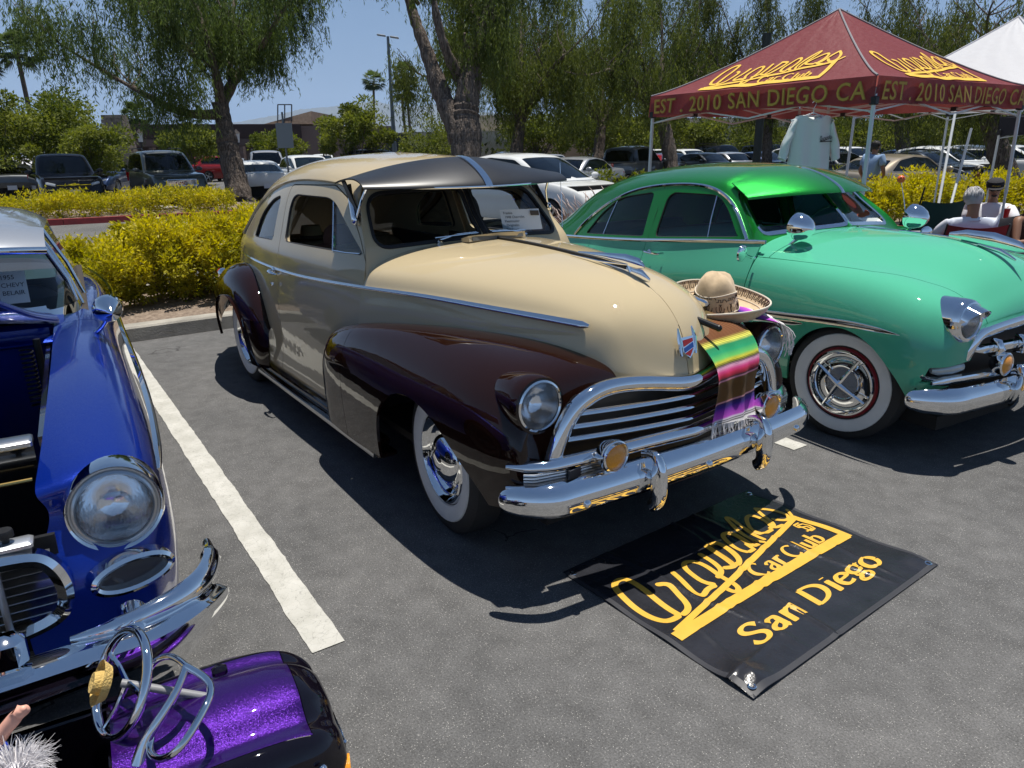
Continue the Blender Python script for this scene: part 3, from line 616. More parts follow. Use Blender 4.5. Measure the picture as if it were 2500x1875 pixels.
for i, (px, dp, s, lb) in enumerate([(1235, 9.6, .8, 'between the coupe antenna and the green sedan'), (1265, 9.9, .8, 'seen just behind the rear of the green sedan roof'), (1300, 10.2, .85, 'seen through the rear window of the green sedan'), (1345, 10.6, .9, 'behind the rear door glass of the green sedan'), (1390, 11, .9, 'behind the middle pillar of the green sedan'), (690, 9.8, .8, 'seen through the cream coupe door window')]):
 q = gp(px, dp); fountain_grass('purple fountain grass ' + lb, (q.x, q.y, .12), 40 + i, s)
# ---- the two big pepper trees and those along the right
def rel(px, py, depth, base): return at_depth(px, py, depth) - Vector(base)
B1 = gp(520, 25.5); B1.z = .12
def r1f(px, py, dd=0): return tuple(rel(px, py, 25.5 + dd, B1))
pepper_tree('big weeping pepper tree on the red kerbed island behind the white sedan', B1,
 [([r1f(480,245), r1f(430,250,-.3), r1f(370,235,-.8), r1f(320,205,-1), r1f(250,170,-1.2), r1f(170,120,-1.5)], .17,.05), ([r1f(475,235), r1f(500,180,.5), r1f(540,130,.8), r1f(600,70,1), r1f(640,20,1.2)], .20,.05),
 ([r1f(478,235), r1f(470,170,-.5), r1f(450,100,-1), r1f(430,30,-1), r1f(400,-60,-1)], .18,.06), ([r1f(500,190), r1f(495,110,1.2), r1f(500,30,2), r1f(520,-60,2.4)], .13,.05), ([r1f(440,150), r1f(400,90,-2), r1f(330,40,-2.5), r1f(280,-20,-2.5)], .10,.04), ([r1f(430,60,1), r1f(370,10,2), r1f(300,-40,2)], .09,.04), ([r1f(560,110,0), r1f(600,40,-1.5), r1f(640,-20,-2)], .09,.04)],
 [([(0,0,0), r1f(512,400), r1f(497,340), r1f(488,290), r1f(480,245), r1f(476,225)], .42,.27), ([(-.5,-.4,-.05), (-.1,-.1,.1), r1f(512,400)], .1,.3), ([(.5,.4,-.05), (.1,.1,.1), r1f(512,400)], .1,.3)],
 11, 125000, (.6, 2.0), .17, depth=2, glen=1.7)
B2 = gp(1005, 21)
def r2f(px, py, dd=0): return tuple(rel(px, py, 21 + dd, B2))
pepper_tree('thick forked pepper tree trunk rising behind the white parked car', B2,
 [([r2f(960,215), r2f(935,150), r2f(912,80), r2f(885,10), r2f(860,-110)], .24,.12,1), ([r2f(1010,190), r2f(1030,110), r2f(1055,30), r2f(1075,-60)], .24,.14), ([r2f(990,160), r2f(960,110,-.5), r2f(945,50,-.8), r2f(930,-40,-1)], .17,.08,1), ([r2f(1040,70), r2f(1100,0,1), r2f(1180,-60,2)], .10,.05), ([r2f(905,10), r2f(865,-50,-.5), r2f(835,-110,-1)], .06,.03,1), ([r2f(985,170), r2f(1000,110,1), r2f(1000,50,1.5), r2f(995,-30,2)], .10,.05), ([r2f(1040,60,0), r2f(1000,-20,1), r2f(960,-80,1.5)], .1,.05)],
 [([(0,0,0), r2f(1008,320), r2f(1005,270), r2f(1008,215), r2f(1020,150)], .50,.33), ([r2f(1000,320), r2f(985,275), r2f(955,210), r2f(938,160)], .33,.25)],
 12,62000, (.5,1.7), .15, cols=((.036,.055,.016), (.16,.20,.046)), depth=1, glen=1.0)
def side_tree(label, px, depth, lean, seed, n, top=-60, spread=170, tr=.3, leaf=.17, low=250, cols=((.03, .048, .014), (.17, .20, .045)), base_px=None):
 B = gp(base_px or px, depth); f = lambda a, b_, dd=0: tuple(rel(a, b_, depth + dd, B))
 rr = random.Random(seed); limbs = []
 fork = 300 - 55 * 20 / depth; sp = spread
 for k in range(7):
  a = -1 + 2 * k / 6; dd = rr.uniform(-2.2, 2.2); limbs.append(([f(px + lean, fork), f(px + lean + a * sp * .3, fork - 70, dd * .4), f(px + lean + a * sp * .7, fork - 140 + 30 * abs(a), dd), f(px + lean + a * sp, fork - 200 + 90 * abs(a) + rr.uniform(-30, 30), dd * 1.3)], tr * .45, tr * .15))
 n = int(n * .78)
 return pepper_tree(label, B, limbs, [([(0, 0, 0), f(px + lean * .3, 330), f(px + lean * .7, fork + 20), f(px + lean, fork - 8)], tr, tr * .7)], seed, n, (.6, 2.6), leaf, depth=1, glen=1.8 * depth / 28, cols=cols)
side_tree('pepper tree with a leaning forked trunk right of the thick forked one', 1110, 30, 15, 21, 80000, spread=150, tr=.32)
side_tree('dark drooping pepper tree whose trunk stands left of the red canopy', 1455, 31, -25, 22, 90000, spread=190, tr=.34)
side_tree('tall dark pepper tree behind the hanging white shirt', 1655, 33, 5, 23, 80000, spread=210, tr=.26, cols=((.024, .037, .012), (.13, .15, .035)))
side_tree('pepper tree seen under the red canopy behind the tan sedan', 1955, 34, -10, 24, 80000, spread=220, tr=.36, cols=((.024, .037, .012), (.13, .15, .035)))
side_tree('crooked pepper tree at the far right beside the white canopy', 2165, 22, -30, 25, 60000, spread=190, tr=.36, leaf=.14, cols=((.026, .04, .013), (.14, .16, .035)), base_px=2190)
side_tree('pepper tree filling the gap above the dark pickup', 1290, 36, 10, 26, 70000, spread=210, tr=.3, cols=((.03, .045, .015), (.15, .17, .045)))
# round and small trees
LG = ((.03,.055,.012), (.16,.22,.045)); OL = ((.05,.065,.02), (.20,.22,.07))
for i, (px, dp, h, r, n, leaf, cols, lb, th) in enumerate([
 (125, 33, 4.3, 2.9, 17000, .16, ((.05, .08, .012), (.24, .26, .05)), 'sparse light green tree left of the stone pillar behind the pickups', 1.2), (15, 30, 4.4, 1.9, 9000, .16, ((.04, .06, .012), (.20, .21, .05)), 'light green tree cut by the left edge of the picture', .8), (215, 30, 3.0, 1.3, 6000, .14, ((.05, .08, .012), (.24, .26, .05)), 'small olive tree behind the roof of the silver SUV', .9),
 (425, 42, 3.2, 1.6, 6500, .17, OL, 'small round tree in front of the brown building beside the left lamp', 1.3), (605, 44, 3.0, 1.5, 5500, .17, OL, 'small round tree right of the weeping pepper tree trunk', 1.2), (775, 44, 4.7, 2.1, 12000, .19, LG, 'round bright green tree left of the tall light pole', .8),
 (925, 44, 3.6, 1.5, 3500, .15, OL, 'thin bare-branched tree left of the forked pepper trunk', .9), (965, 46, 4.2, 1.6, 3000, .15, OL, 'thin dry tree just behind the forked pepper trunk', 1.2), (1160, 50, 3.9, 2.4, 8000, .2, OL, 'spreading small tree behind the dark pickup on the left', 1.4), (1290, 48, 4.2, 3.0, 13000, .2, OL, 'wide spreading small tree before the tan building', 1.5),
 (1500, 50, 3.7, 2.2, 8000, .2, LG, 'small tree framed by the left canopy leg', 1.2), (1635, 52, 3.5, 2.0, 6000, .2, LG, 'small tree behind the hanging white shirt sleeve', 1.2), (1800, 54, 4.2, 3.0, 10000, .2, LG, 'green tree under the canopy left of the white leg', 1.0), (1985, 52, 4.0, 3.2, 10000, .2, LG, 'green tree under the canopy above the tan sedan', 1.0), (2100, 54, 4.0, 3.0, 9000, .2, LG, 'green tree under the dark canopy', 1.0),
 (1380, 60, 5, 3, 8000, .24, LG, 'green tree far behind the left end of the canopy', 1.0), (880, 60, 2.2, 1.0, 2500, .2, LG, 'small shrub at the foot of the tall light pole', .2)]):
 q = gp(px, dp); bushy_tree('small_tree', lb, q, h, r, n, leaf, cols, 60 + i, group='small trees before the shops', trunk_h=th)
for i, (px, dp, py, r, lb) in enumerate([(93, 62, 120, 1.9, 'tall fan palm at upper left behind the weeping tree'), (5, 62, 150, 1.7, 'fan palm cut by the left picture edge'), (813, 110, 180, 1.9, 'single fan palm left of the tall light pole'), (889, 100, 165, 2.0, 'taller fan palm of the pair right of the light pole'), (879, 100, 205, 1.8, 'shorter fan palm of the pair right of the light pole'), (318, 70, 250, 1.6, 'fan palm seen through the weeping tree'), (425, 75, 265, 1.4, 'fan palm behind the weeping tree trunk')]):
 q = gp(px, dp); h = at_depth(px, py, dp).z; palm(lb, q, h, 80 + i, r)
for i in range(26):      # belt of far greenery along the right skyline
 pass
def far_woods(name, label, x0, x1, depth, py, seed, n, cols):
 rg = np.random.default_rng(seed); px = rg.uniform(x0, x1, n); k = rg.integers(0, 60, n); cx = rg.uniform(x0, x1, 60); C = []
 ch = rg.uniform(.55, 1.0, 60); cr = rg.uniform(2, 4, 60); pts = np.array([tuple(gp(c, depth + rg.uniform(0, 10))) for c in cx]); H = np.array([at_depth(c, py, depth).z for c in cx]) * ch
 d = rg.normal(0, 1, (n, 3)); d /= np.linalg.norm(d, axis=1, keepdims=True); C = np.stack([pts[k, 0] + d[:, 0] * cr[k], pts[k, 1] + d[:, 1] * cr[k], np.maximum(.2, H[k] * .5 + d[:, 2] * H[k] * .5)], 1)
 o = leaves_obj(name, C, d + rg.normal(0, .5, d.shape), rg.uniform(.35, .8, n), leaf_mat('leaf_' + name, *cols), None, np.clip(rg.random(60)[k] * .5 + rg.random(n) * .5, 0, 1), .6, seed=seed); return tag(o, label, 'woods', kind='stuff')
far_woods('woods', 'mass of distant greenery behind the far parked cars on the right', 1050, 2500, 68, 255, 5, 26000, ((.015, .022, .01), (.07, .08, .025)))
# ================================================================== the cream and brown coupe
CREAM = paint('cream_paint', srgb('b9a988'), rough=.4)
BROWN = paint('brown_paint', srgb('21100a'), rough=.35)
VISORM = mat('satin_visor', (.015, .016, .019), rough=.36, noise=.15, nscale=6)
INT = mat('dark_interior', (.035, .028, .022), rough=.9)
SEATM = mat('seat_cloth', (.32, .24, .14), rough=.9, noise=.2, nscale=30)
def wheel(parent, loc, side, r=.35, w=.16, ww=(.215, .292), steer=0, style='cap', rimr=.205, band=None):
 """wheel with tyre, white wall, rim and hub; side=-1 faces -y"""
 e = bpy.data.objects.new('wheel', None); link(e, parent); e.location = loc; e.rotation_euler = (0, 0, (0 if side < 0 else PI) + steer)
 M = Matrix.Rotation(PI / 2, 4, 'X')    # local z -> -y
 def L(name, prof, m, n=56):
  b = MB(); b.lathe(prof, M, n); o = b.build(name, m, e, sharp=35); return o
 h = w / 2
 L('tyre', [(rimr, -h * .8), (r * .8, -h), (r * .93, -h * .97), (r * .985, -h * .8), (r, -h * .55), (r, h * .55), (r * .985, h * .8), (r * .93, h * .97), (r * .8, h), (rimr, h * .8), (rimr, -h * .8)], TYRE)
 a, b_ = ww
 def sidez(q): return h * (1.0 - .9 * max(0, (q / r - .8)) ** 1.5 * 1.2) + .004
 L('white_wall', [(a, h * .82), (a + .004, h * .9 + .004), ((a + b_) / 2, h + .007), (b_ - .006, sidez(b_) + .002), (b_, sidez(b_) - .008)], WHITEWALL)
 if band: L('rim_band', [(rimr - .012, h * .80 + .004), (rimr + .004, h * .85 + .012), (rimr + .014, h * .85)], band)
 return e, L, h
def coupe_wheel(parent, loc, side, steer=0):
 e, L, h = wheel(parent, loc, side, steer=steer)
 L('trim_ring', [(.212, h * .84), (.206, h * .98), (.196, h * 1.02), (.185, h * .8), (.172, h * .62), (.168, h * .60), (.165, h * .66), (.158, h * .55), (.150, h * .45), (.148, h * .5), (.14, h * .42), (.130, h * .35), (.11, h * .3)], CHROME)
 L('hub_cap', [(.128, h * .34), (.127, h * .52), (.118, h * .74), (.10, h * .95), (.075, h * 1.12), (.052, h * 1.2), (.049, h * 1.17), (.045, h * 1.2), (.038, h * 1.27), (.02, h * 1.32), (.0001, h * 1.33)], CHROME)
 return e
coupe = thing('vintage_coupe', 'cream and dark brown vintage coupe with a black sun visor over the windshield', 'car')
# ---- shared curve under the belt trim (rear to front)
TRM = [(-4.12,.34,.78), (-3.9,.47,.86), (-3.6,.575,.915), (-3.3,.64,.94), (-2.9,.70,.945), (-2.5,.735,.95), (-2.1,.752,.955), (-1.7,.755,.965), (-1.3,.745,.985), (-1.0,.728,1.0), (-.74,.70,1.012)]
def row(x, pts, t=None): return [(x, y, z) for y, z in pts]
# lower body, columns rocker -> trim
LOW = []
for (x, y, z), lo in zip(TRM, [(.28,.45), (.46,.40), (.60,.33), (.70,.29), (.77,.265), (.80,.255), (.80,.25), (.80,.25), (.80,.25), (.80,.25), (.79,.25)]):
 yb, zb = lo; LOW.append([(x, yb - .05, zb - .03), (x, yb, zb + .02), (x, (yb * .8 + y * .2) - .01, zb + (z - zb) * .18), (x, yb * .52 + y * .48 + .003, zb + (z - zb) * .42), (x, yb * .3 + y * .7 + .012, zb + (z - zb) * .68), (x, yb * .1 + y * .9 + .010, zb + (z - zb) * .87), (x, y, z)])
low = Patch.loft(LOW, 110, 44, flip=True)
# greenhouse, columns trim -> roof centre
def gr(x, dx, ys, zs): return [(x + dx[i], ys[i], zs[i]) for i in range(8)]
Z8 = [0] * 8
GH = [
 gr(-4.12, [0,0,0,0,-.01,-.02,-.03,-.03], [.34,.335,.33,.29,.24,.18,.09,0], [.78,.81,.84,.87,.89,.905,.915,.92]),
 gr(-3.9, [0,0,0,0,0,0,0,0], [.47,.465,.45,.40,.33,.24,.12,0], [.86,.91,.95,1.0,1.03,1.055,1.075,1.08]),
 gr(-3.6, Z8, [.575,.57,.545,.49,.42,.32,.17,0], [.915,.97,1.03,1.11,1.17,1.225,1.26,1.27]),
 gr(-3.3, Z8, [.64,.635,.61,.55,.475,.37,.20,0], [.94,1.0,1.07,1.19,1.29,1.375,1.435,1.455]),
 gr(-2.9, Z8, [.70,.692,.67,.61,.54,.43,.22,0], [.945,1.02,1.10,1.26,1.39,1.50,1.57,1.59]),
 gr(-2.5, Z8, [.735,.73,.705,.65,.58,.47,.24,0], [.95,1.03,1.11,1.29,1.45,1.565,1.635,1.65]),
 gr(-2.1, Z8, [.752,.746,.722,.668,.60,.495,.26,0], [.955,1.04,1.12,1.30,1.485,1.60,1.66,1.675]),
 gr(-1.7, Z8, [.755,.75,.727,.672,.605,.505,.26,0], [.965,1.045,1.13,1.31,1.49,1.605,1.66,1.675]),
 gr(-1.3, [0,0,-.02,-.08,-.14,-.15,-.12,-.10], [.745,.738,.715,.66,.60,.50,.25,0], [.985,1.065,1.14,1.305,1.475,1.59,1.65,1.662]),
 gr(-1.0, [.0,-.0,-.02,-.12,-.24,-.30,-.26,-.23], [.728,.72,.70,.652,.592,.49,.25,0], [1.0,1.07,1.14,1.30,1.46,1.575,1.64,1.652]),
 gr(-.86, [.0,0,-.01,-.13,-.27,-.33,-.28,-.25], [.714,.704,.682,.635,.575,.475,.25,0], [1.008,1.075,1.14,1.295,1.45,1.56,1.625,1.636])]
gh = Patch.loft(GH, 120, 64, flip=True)
# hood, columns from the fender joint over the trim line to the centre
HD = [
 [(-.86,.775,.50), (-.86,.765,.80), (-.86,.714,1.008), (-.86,.66,1.10), (-.86,.47,1.175), (-.86,.22,1.205), (-.86,0,1.215)],
 [(-.74,.75,.50), (-.74,.74,.80), (-.74,.70,1.012), (-.74,.64,1.105), (-.74,.45,1.18), (-.74,.21,1.21), (-.74,0,1.22)],
 [(-.4,.66,.50), (-.4,.645,.80), (-.4,.612,1.018), (-.4,.53,1.12), (-.4,.36,1.185), (-.4,.18,1.21), (-.4,0,1.22)],
 [(0,.55,.50), (0,.54,.80), (0,.50,1.01), (0,.42,1.105), (0,.285,1.165), (0,.145,1.192), (0,0,1.202)],
 [(.30,.455,.50), (.30,.45,.80), (.31,.41,1.0), (.31,.335,1.085), (.32,.225,1.135), (.32,.11,1.16), (.32,0,1.17)],
 [(.46,.40,.50), (.46,.395,.78), (.49,.35,.965), (.50,.285,1.035), (.51,.19,1.08), (.51,.095,1.10), (.51,0,1.107)],
 [(.54,.36,.50), (.54,.35,.76), (.57,.305,.91), (.595,.245,.97), (.62,.165,1.0), (.635,.08,1.012), (.64,0,1.015)],
 [(.58,.345,.48), (.585,.33,.73), (.62,.28,.84), (.645,.22,.88), (.678,.15,.89), (.70,.075,.893), (.71,0,.893)],
 [(.60,.34,.45), (.60,.32,.70), (.65,.27,.765), (.685,.21,.77), (.71,.145,.762), (.73,.075,.75), (.742,0,.745)]]
hd = Patch.loft(HD, 90, 56, flip=True)
# ---- door, seams, windows
RX, FX = -2.105, -.80
door_win = roundpoly([(-2.03,1.142), (-2.06,1.435), (-1.40,1.437), (-.90,1.165)], [.05,.12,.12,.045])
qtr_win = roundpoly([(-2.28,1.128), (-2.79,1.108), (-2.73,1.26), (-2.50,1.385), (-2.28,1.42)], [.04,.03,.10,.12,.06])
fd, fq = sdf_poly(door_win), sdf_poly(qtr_win)
seam_r = sdf_line([(-2.14,.20), (-2.11,.30), (-2.095,.36), (-2.10,.5), (-2.105,.9), (-2.12,1.2), (-2.14,1.38), (-2.12,1.46), (-2.05,1.497), (-1.9,1.51), (-1.42,1.506)], .003)
seam_f = sdf_line([(-.80,.20), (-.80,.95), (-.795,1.0), (-.83,1.10), (-.98,1.25), (-1.22,1.44), (-1.42,1.506)], .003)
seam = lambda V: np.minimum(seam_r(V), seam_f(V))
door_out = roundpoly([(-2.14,.20), (-2.10,.34), (-2.105,.9), (-2.14,1.38), (-2.12,1.49), (-1.42,1.506), (-1.22,1.44), (-.98,1.25), (-.83,1.10), (-.80,.95), (-.80,.20)], [.001,.03,.03,.05,.05,.03,.03,.03,.03,.03,.001])
fdo = sdf_poly(door_out)
fdo2 = lambda V: np.where(np.asarray(V)[:, 2] < .0, 1, fdo(V))
rear_arch = lambda V: np.hypot(V[:, 0] + 2.93, (V[:, 2] - .30) * 1.0) - .42
low1 = low.split(rear_arch)[1].split(lambda V: V[:, 0] - (-.0))[0]
l_door, l_body = low1.split(fdo2); l_door = l_door.split(lambda V: fdo(V) + .0065)[0]
g1 = gh; w_door, g1 = g1.split(fd); w_qtr, g1 = g1.split(fq); g_door, g_body = g1.split(fdo2); g_door = g_door.split(lambda V: fdo(V) + .0065)[0]
roofcut = lambda V: np.where(V[:, 1] < .45, -1, np.where(V[:, 0] > -1.42, 1, -1))
for s, nm in ((1, ''), (-1, '')):
 mm = (lambda P: P) if s > 0 else (lambda P: P.mirror())
 d = mm(l_door.flange(.02)).join(mm(g_door.flange(.03))); do = d.obj('door', CREAM, coupe)
 wg = mm(w_door.split(lambda V: V[:, 0] + 1.255 + (V[:, 2] - 1.15) * .56)[1].offset(-.014)); go = wg.obj('door_glass', GLASS, do)
 q = mm(w_qtr.offset(-.014)).obj('quarter_glass', GLASS, coupe)
body = l_body.flange(.02).join(g_body.flange(.03)); body.both().obj('body', CREAM, coupe)
hood_p, cowl_p = hd.split(lambda V: -(V[:, 0] + .735 + .02 * np.cos(V[:, 1] * 3)))
rim_side = lambda V: V[:, 2] - .0
hb = hood_p.split(lambda V: np.abs(V[:, 1]) - .0025)[1].flange(.012)
hb.both().obj('hood', CREAM, coupe); cowl_p.flange(.012).both().obj('cowl', CREAM, coupe)
# ---- windshield patch
def wsrow(a): return a
A = np.array(GH[-1])
WS = [[(-.845,.70,1.05), (-.84,.63,1.07), (-.81,.40,1.13), (-.775,.2,1.16), (-.74,.08,1.17), (-.72,0,1.175)],
 [(A[2][0], .682,1.14), (-.87,.62,1.155), (-.84,.40,1.185), (-.80,.2,1.205), (-.765,.08,1.212), (-.745,0,1.215)],
 [(-.905,.665,1.20), (-.915,.60,1.21), (-.885,.40,1.23), (-.845,.2,1.245), (-.81,.08,1.25), (-.79,0,1.253)],
 [(-1.0,.636,1.30), (-1.01,.58,1.31), (-.98,.39,1.325), (-.935,.2,1.335), (-.90,.08,1.34), (-.885,0,1.343)],
 [(-1.13,.575,1.45), (-1.13,.54,1.455), (-1.09,.38,1.475), (-1.045,.2,1.485), (-1.01,.08,1.49), (-.99,0,1.492)],
 [(-1.18,.49,1.54), (-1.17,.42,1.56), (-1.13,.33,1.57), (-1.10,.2,1.575), (-1.07,.08,1.58), (-1.05,0,1.58)],
 [(-1.19,.475,1.56), (-1.20,.40,1.585), (-1.19,.32,1.605), (-1.15,.2,1.627), (-1.13,.08,1.635), (-1.11,0,1.636)]]
ws = Patch.loft(WS, 40, 50)
wo = roundpoly([(.035,1.236), (.035,1.475), (.535,1.455), (.60,1.20)], [.03,.03,.09,.07])
fw_ = sdf_poly(wo, (1, 2)); rub = lambda V: fw_(V) - .016
w_gl, w_fr = ws.split(fw_); w_rb, w_fr = w_fr.split(rub)
w_fr.both().obj('windshield_frame', CREAM, coupe)
w_rb.offset(.006).flange(.02).both().obj('windshield_gasket', RUBBER, coupe)
for s in (1, -1): (w_gl if s > 0 else w_gl.mirror()).offset(-.004).obj('windshield_glass', glass_mat('clear_windshield', (.93, .96, .95)), coupe)
strip('centre_post', [(-.765, 0, 1.235), (-.88, 0, 1.345), (-.985, 0, 1.49)], round_prof(.012, .017), BLACK, coupe, (1, 0, 1))
# rubber round the side windows, vent window post and drip rail
def yz_on(patch, x, z):
 V = patch.V; i = np.argmin((V[:, 0] - x) ** 2 + (V[:, 2] - z) ** 2); return V[i], patch.N[i]
def on_side(patch, pts, n=None, lift=0.0):
 out = []; nn = []
 for x, z in pts:
  d = (patch.V[:, 0] - x) ** 2 + (patch.V[:, 2] - z) ** 2; k = np.argsort(d)[:4]; w = 1 / (d[k] + 1e-6); w /= w.sum()
  v = (patch.V[k] * w[:, None]).sum(0); q = (patch.N[k] * w[:, None]).sum(0); q /= np.linalg.norm(q); out.append((x + q[0] * lift, v[1] + q[1] * lift, z + q[2] * lift)); nn.append(tuple(q))
 return out, nn
for s in (1, -1):
 for nm, pl in (('window_gasket', door_win), ('window_gasket', qtr_win)):
  p, nn = on_side(gh, pl, lift=-.008);
  if s < 0: p = [(a, -b, c) for a, b, c in p]; nn = [(a, -b, c) for a, b, c in nn]
  strip(nm, p, round_prof(.008, .007, 6), RUBBER, coupe, nn, closed=True)
 vp, vn = on_side(gh, [(-1.26, 1.15), (-1.33, 1.29), (-1.41, 1.435)], lift=-.008)
 bp_, bn = on_side(gh, [(-1.25, 1.158), (-1.1, 1.16), (-.95, 1.168)], lift=-.006)
 rl, rn = on_side(gh, [(-3.35,1.08), (-3.1,1.25), (-2.85,1.36), (-2.5,1.46), (-2.1,1.515), (-1.7,1.525), (-1.4,1.515), (-1.25,1.485), (-1.16,1.43), (-1.02,1.31)], lift=.004)
 f = (lambda L: L) if s > 0 else (lambda L: [(a, -b, c) for a, b, c in L])
 strip('vent_window_post', f(vp), round_prof(.008, .007, 6), CHROME, coupe, f(vn))
 strip('vent_window_sill', f(bp_), round_prof(.009, .007, 6), CHROME, coupe, f(bn))
 rls = spline(rl, 60, .3); rns = spline(rn, 60, 0)
 strip('drip_rail', f(rls.tolist()), [(.012, -.003), (.012, .004), (0, .009), (-.004, .004), (-.002, -.004)], CREAM, coupe, f(rns.tolist()))
# belt trim
 T = [(x, y, z) for x, y, z in TRM[2:]] + [(-.4,.635,1.02), (0,.55,1.025), (.33,.475,1.02), (.52,.43,1.0)]
 T = TRM[3:-1] + [(-.74,.70,1.012), (-.4,.614,1.018), (0,.503,1.01), (.31,.413,1.003), (.43,.378,1.0), (.51,.352,.998)]
 tp = spline(T, 90, .7); tn = [(.15, 1, .12)] * 90
 sc = np.interp(np.linspace(0,1,90), [0,.04,.1,.62,.9,.99,1], [.3,.7,.75,.85,1.35,1.4,.6])
 strip('belt_trim', f(tp.tolist()), [(.016, -.004), (.017, .003), (.013, .008), (.0, .011), (-.012, .009), (-.012, -.012), (0, -.014), (.007, -.013), (.009, -.009)], CHROME, coupe, f(tn), scale=sc)
# door handle and lock
 b = MB(); y = .772
 b.tube([(-2.17, s * (y - .03), .945), (-2.17, s * (y + .02), .945)], .011); b.tube([(-2.04, s * (y - .03), .938), (-2.04, s * (y + .015), .938)], .008)
 b.tube([(-2.19, s * (y + .022), .947), (-2.15, s * (y + .034), .947), (-2.08, s * (y + .034), .942), (-2.03, s * (y + .02), .937)], [.007,.012,.010,.005], flat=(1,.7)); b.ell((-2.17, s * (y - .008), .947), (.03,.012,.02))
 b.build('door_handle', CHROME, coupe)
 b = MB(); b.lathe([(.001, .006), (.010, .006), (.013, .002), (.013, -.01)], orient((0, s, 0), (-2.14, s * .795, .86)), 14); b.build('door_lock', CHROME, coupe)
# running board / rocker moulding
 b = MB(); b.box(-2.50, -.52, s * .74 if s > 0 else -.845, .845 if s > 0 else -.74, .185, .215, bev=.008); b.box(-2.45, -.6, s * .74 if s > 0 else -.825, .825 if s > 0 else -.74, .215, .262, bev=.008); b.build('running_board', BROWN, coupe)
 strip('rocker_trim', [(-2.48, s * .848, .2), (-1.2, s * .852, .2), (-.55, s * .856, .2)], [(.006, -.012), (.009, 0), (.006, .012), (-.004, .012), (-.004, -.012)], STEEL, coupe, (0, s, 0))
# ---- front fenders
FF = [
 [(-1.20,.60,.70), (-1.24,.68,.71), (-1.26,.72,.69), (-1.27,.745,.64), (-1.27,.76,.55), (-1.27,.765,.45), (-1.26,.765,.35), (-1.24,.76,.24)],
 [(-1.16,.60,.73), (-1.18,.70,.735), (-1.19,.77,.72), (-1.20,.82,.67), (-1.20,.855,.57), (-1.20,.86,.46), (-1.19,.86,.35), (-1.18,.855,.24)],
 [(-1.0,.55,.77), (-1.0,.68,.79), (-1.0,.77,.79), (-1.0,.835,.745), (-1.0,.885,.63), (-1.0,.895,.5), (-1.0,.89,.36), (-1.0,.885,.24)],
 [(-.7,.5,.80), (-.7,.64,.84), (-.7,.75,.85), (-.7,.83,.80), (-.7,.89,.68), (-.7,.905,.52), (-.7,.90,.37), (-.7,.885,.23)],
 [(-.3,.45,.855), (-.3,.58,.89), (-.3,.70,.90), (-.3,.80,.845), (-.3,.885,.73), (-.3,.915,.56), (-.3,.91,.40), (-.3,.89,.26)],
 [(.1,.36,.885), (.1,.48,.912), (.1,.63,.915), (.1,.76,.875), (.1,.87,.77), (.1,.91,.61), (.1,.905,.44), (.1,.88,.29)],
 [(.38,.28,.875), (.38,.41,.905), (.38,.57,.90), (.38,.72,.87), (.38,.84,.78), (.38,.885,.64), (.38,.88,.47), (.38,.85,.32)],
 [(.55,.24,.83), (.55,.37,.868), (.55,.52,.865), (.545,.68,.835), (.54,.79,.745), (.55,.845,.63), (.55,.84,.48), (.54,.81,.34)],
 [(.63,.24,.77), (.63,.37,.795), (.62,.52,.775), (.60,.67,.73), (.645,.76,.67), (.635,.81,.59), (.63,.80,.47), (.61,.77,.35)],
 [(.645,.27,.6), (.65,.41,.62), (.64,.54,.62), (.625,.66,.60), (.63,.735,.57), (.66,.775,.53), (.65,.77,.45), (.63,.75,.37)],
 [(.655,.27,.48), (.66,.41,.48), (.66,.54,.48), (.66,.64,.48), (.67,.70,.47), (.66,.73,.45), (.65,.735,.42), (.63,.73,.38)]]
ff = Patch.loft(FF, 110, 80)
arch_o = sdf_poly(spline([(-.43,.10), (-.40,.42), (-.30,.58), (-.12,.665), (.08,.65), (.24,.58), (.36,.47), (.45,.37), (.50,.25), (.52,.1)], 60,.6).tolist())
arch = lambda V: np.where(V[:, 1] > .62, arch_o(V), 1.0)
ffo = ff.split(arch)[1]; fs = sdf_line([(-.80, .1), (-.82, .5), (-.815, 1.0)], .0022)
grl = sdf_poly([(-.66,.3), (-.655,.50), (-.635,.62), (-.59,.71), (-.53,.765), (-.43,.79), (-.30,.79), (0,.76), (.30,.79), (.43,.79), (.53,.765), (.59,.71), (.635,.62), (.655,.50), (.66,.3)], (1,2))
ffo = ffo.split(lambda V: np.where(V[:, 0] > .5, grl(V), 1.0))[1]
ffo = ffo.split(lambda V: np.where(V[:, 0] > .45, np.hypot(V[:, 1] - .693, V[:, 2] - .764) - .095, 1.0))[1]
fr, ffm = ffo.split(lambda V: V[:, 0] + .817 + .02 * (V[:, 2] - .6)); ffm = ffm.split(lambda V: -(V[:, 0] + .813 + .02 * (V[:, 2] - .6)))[0]
ffo = fr.join(ffm); lip = ffo.flange(.015); lip.obj('front_fender', BROWN, coupe); lip.mirror().obj('front_fender', BROWN, coupe)
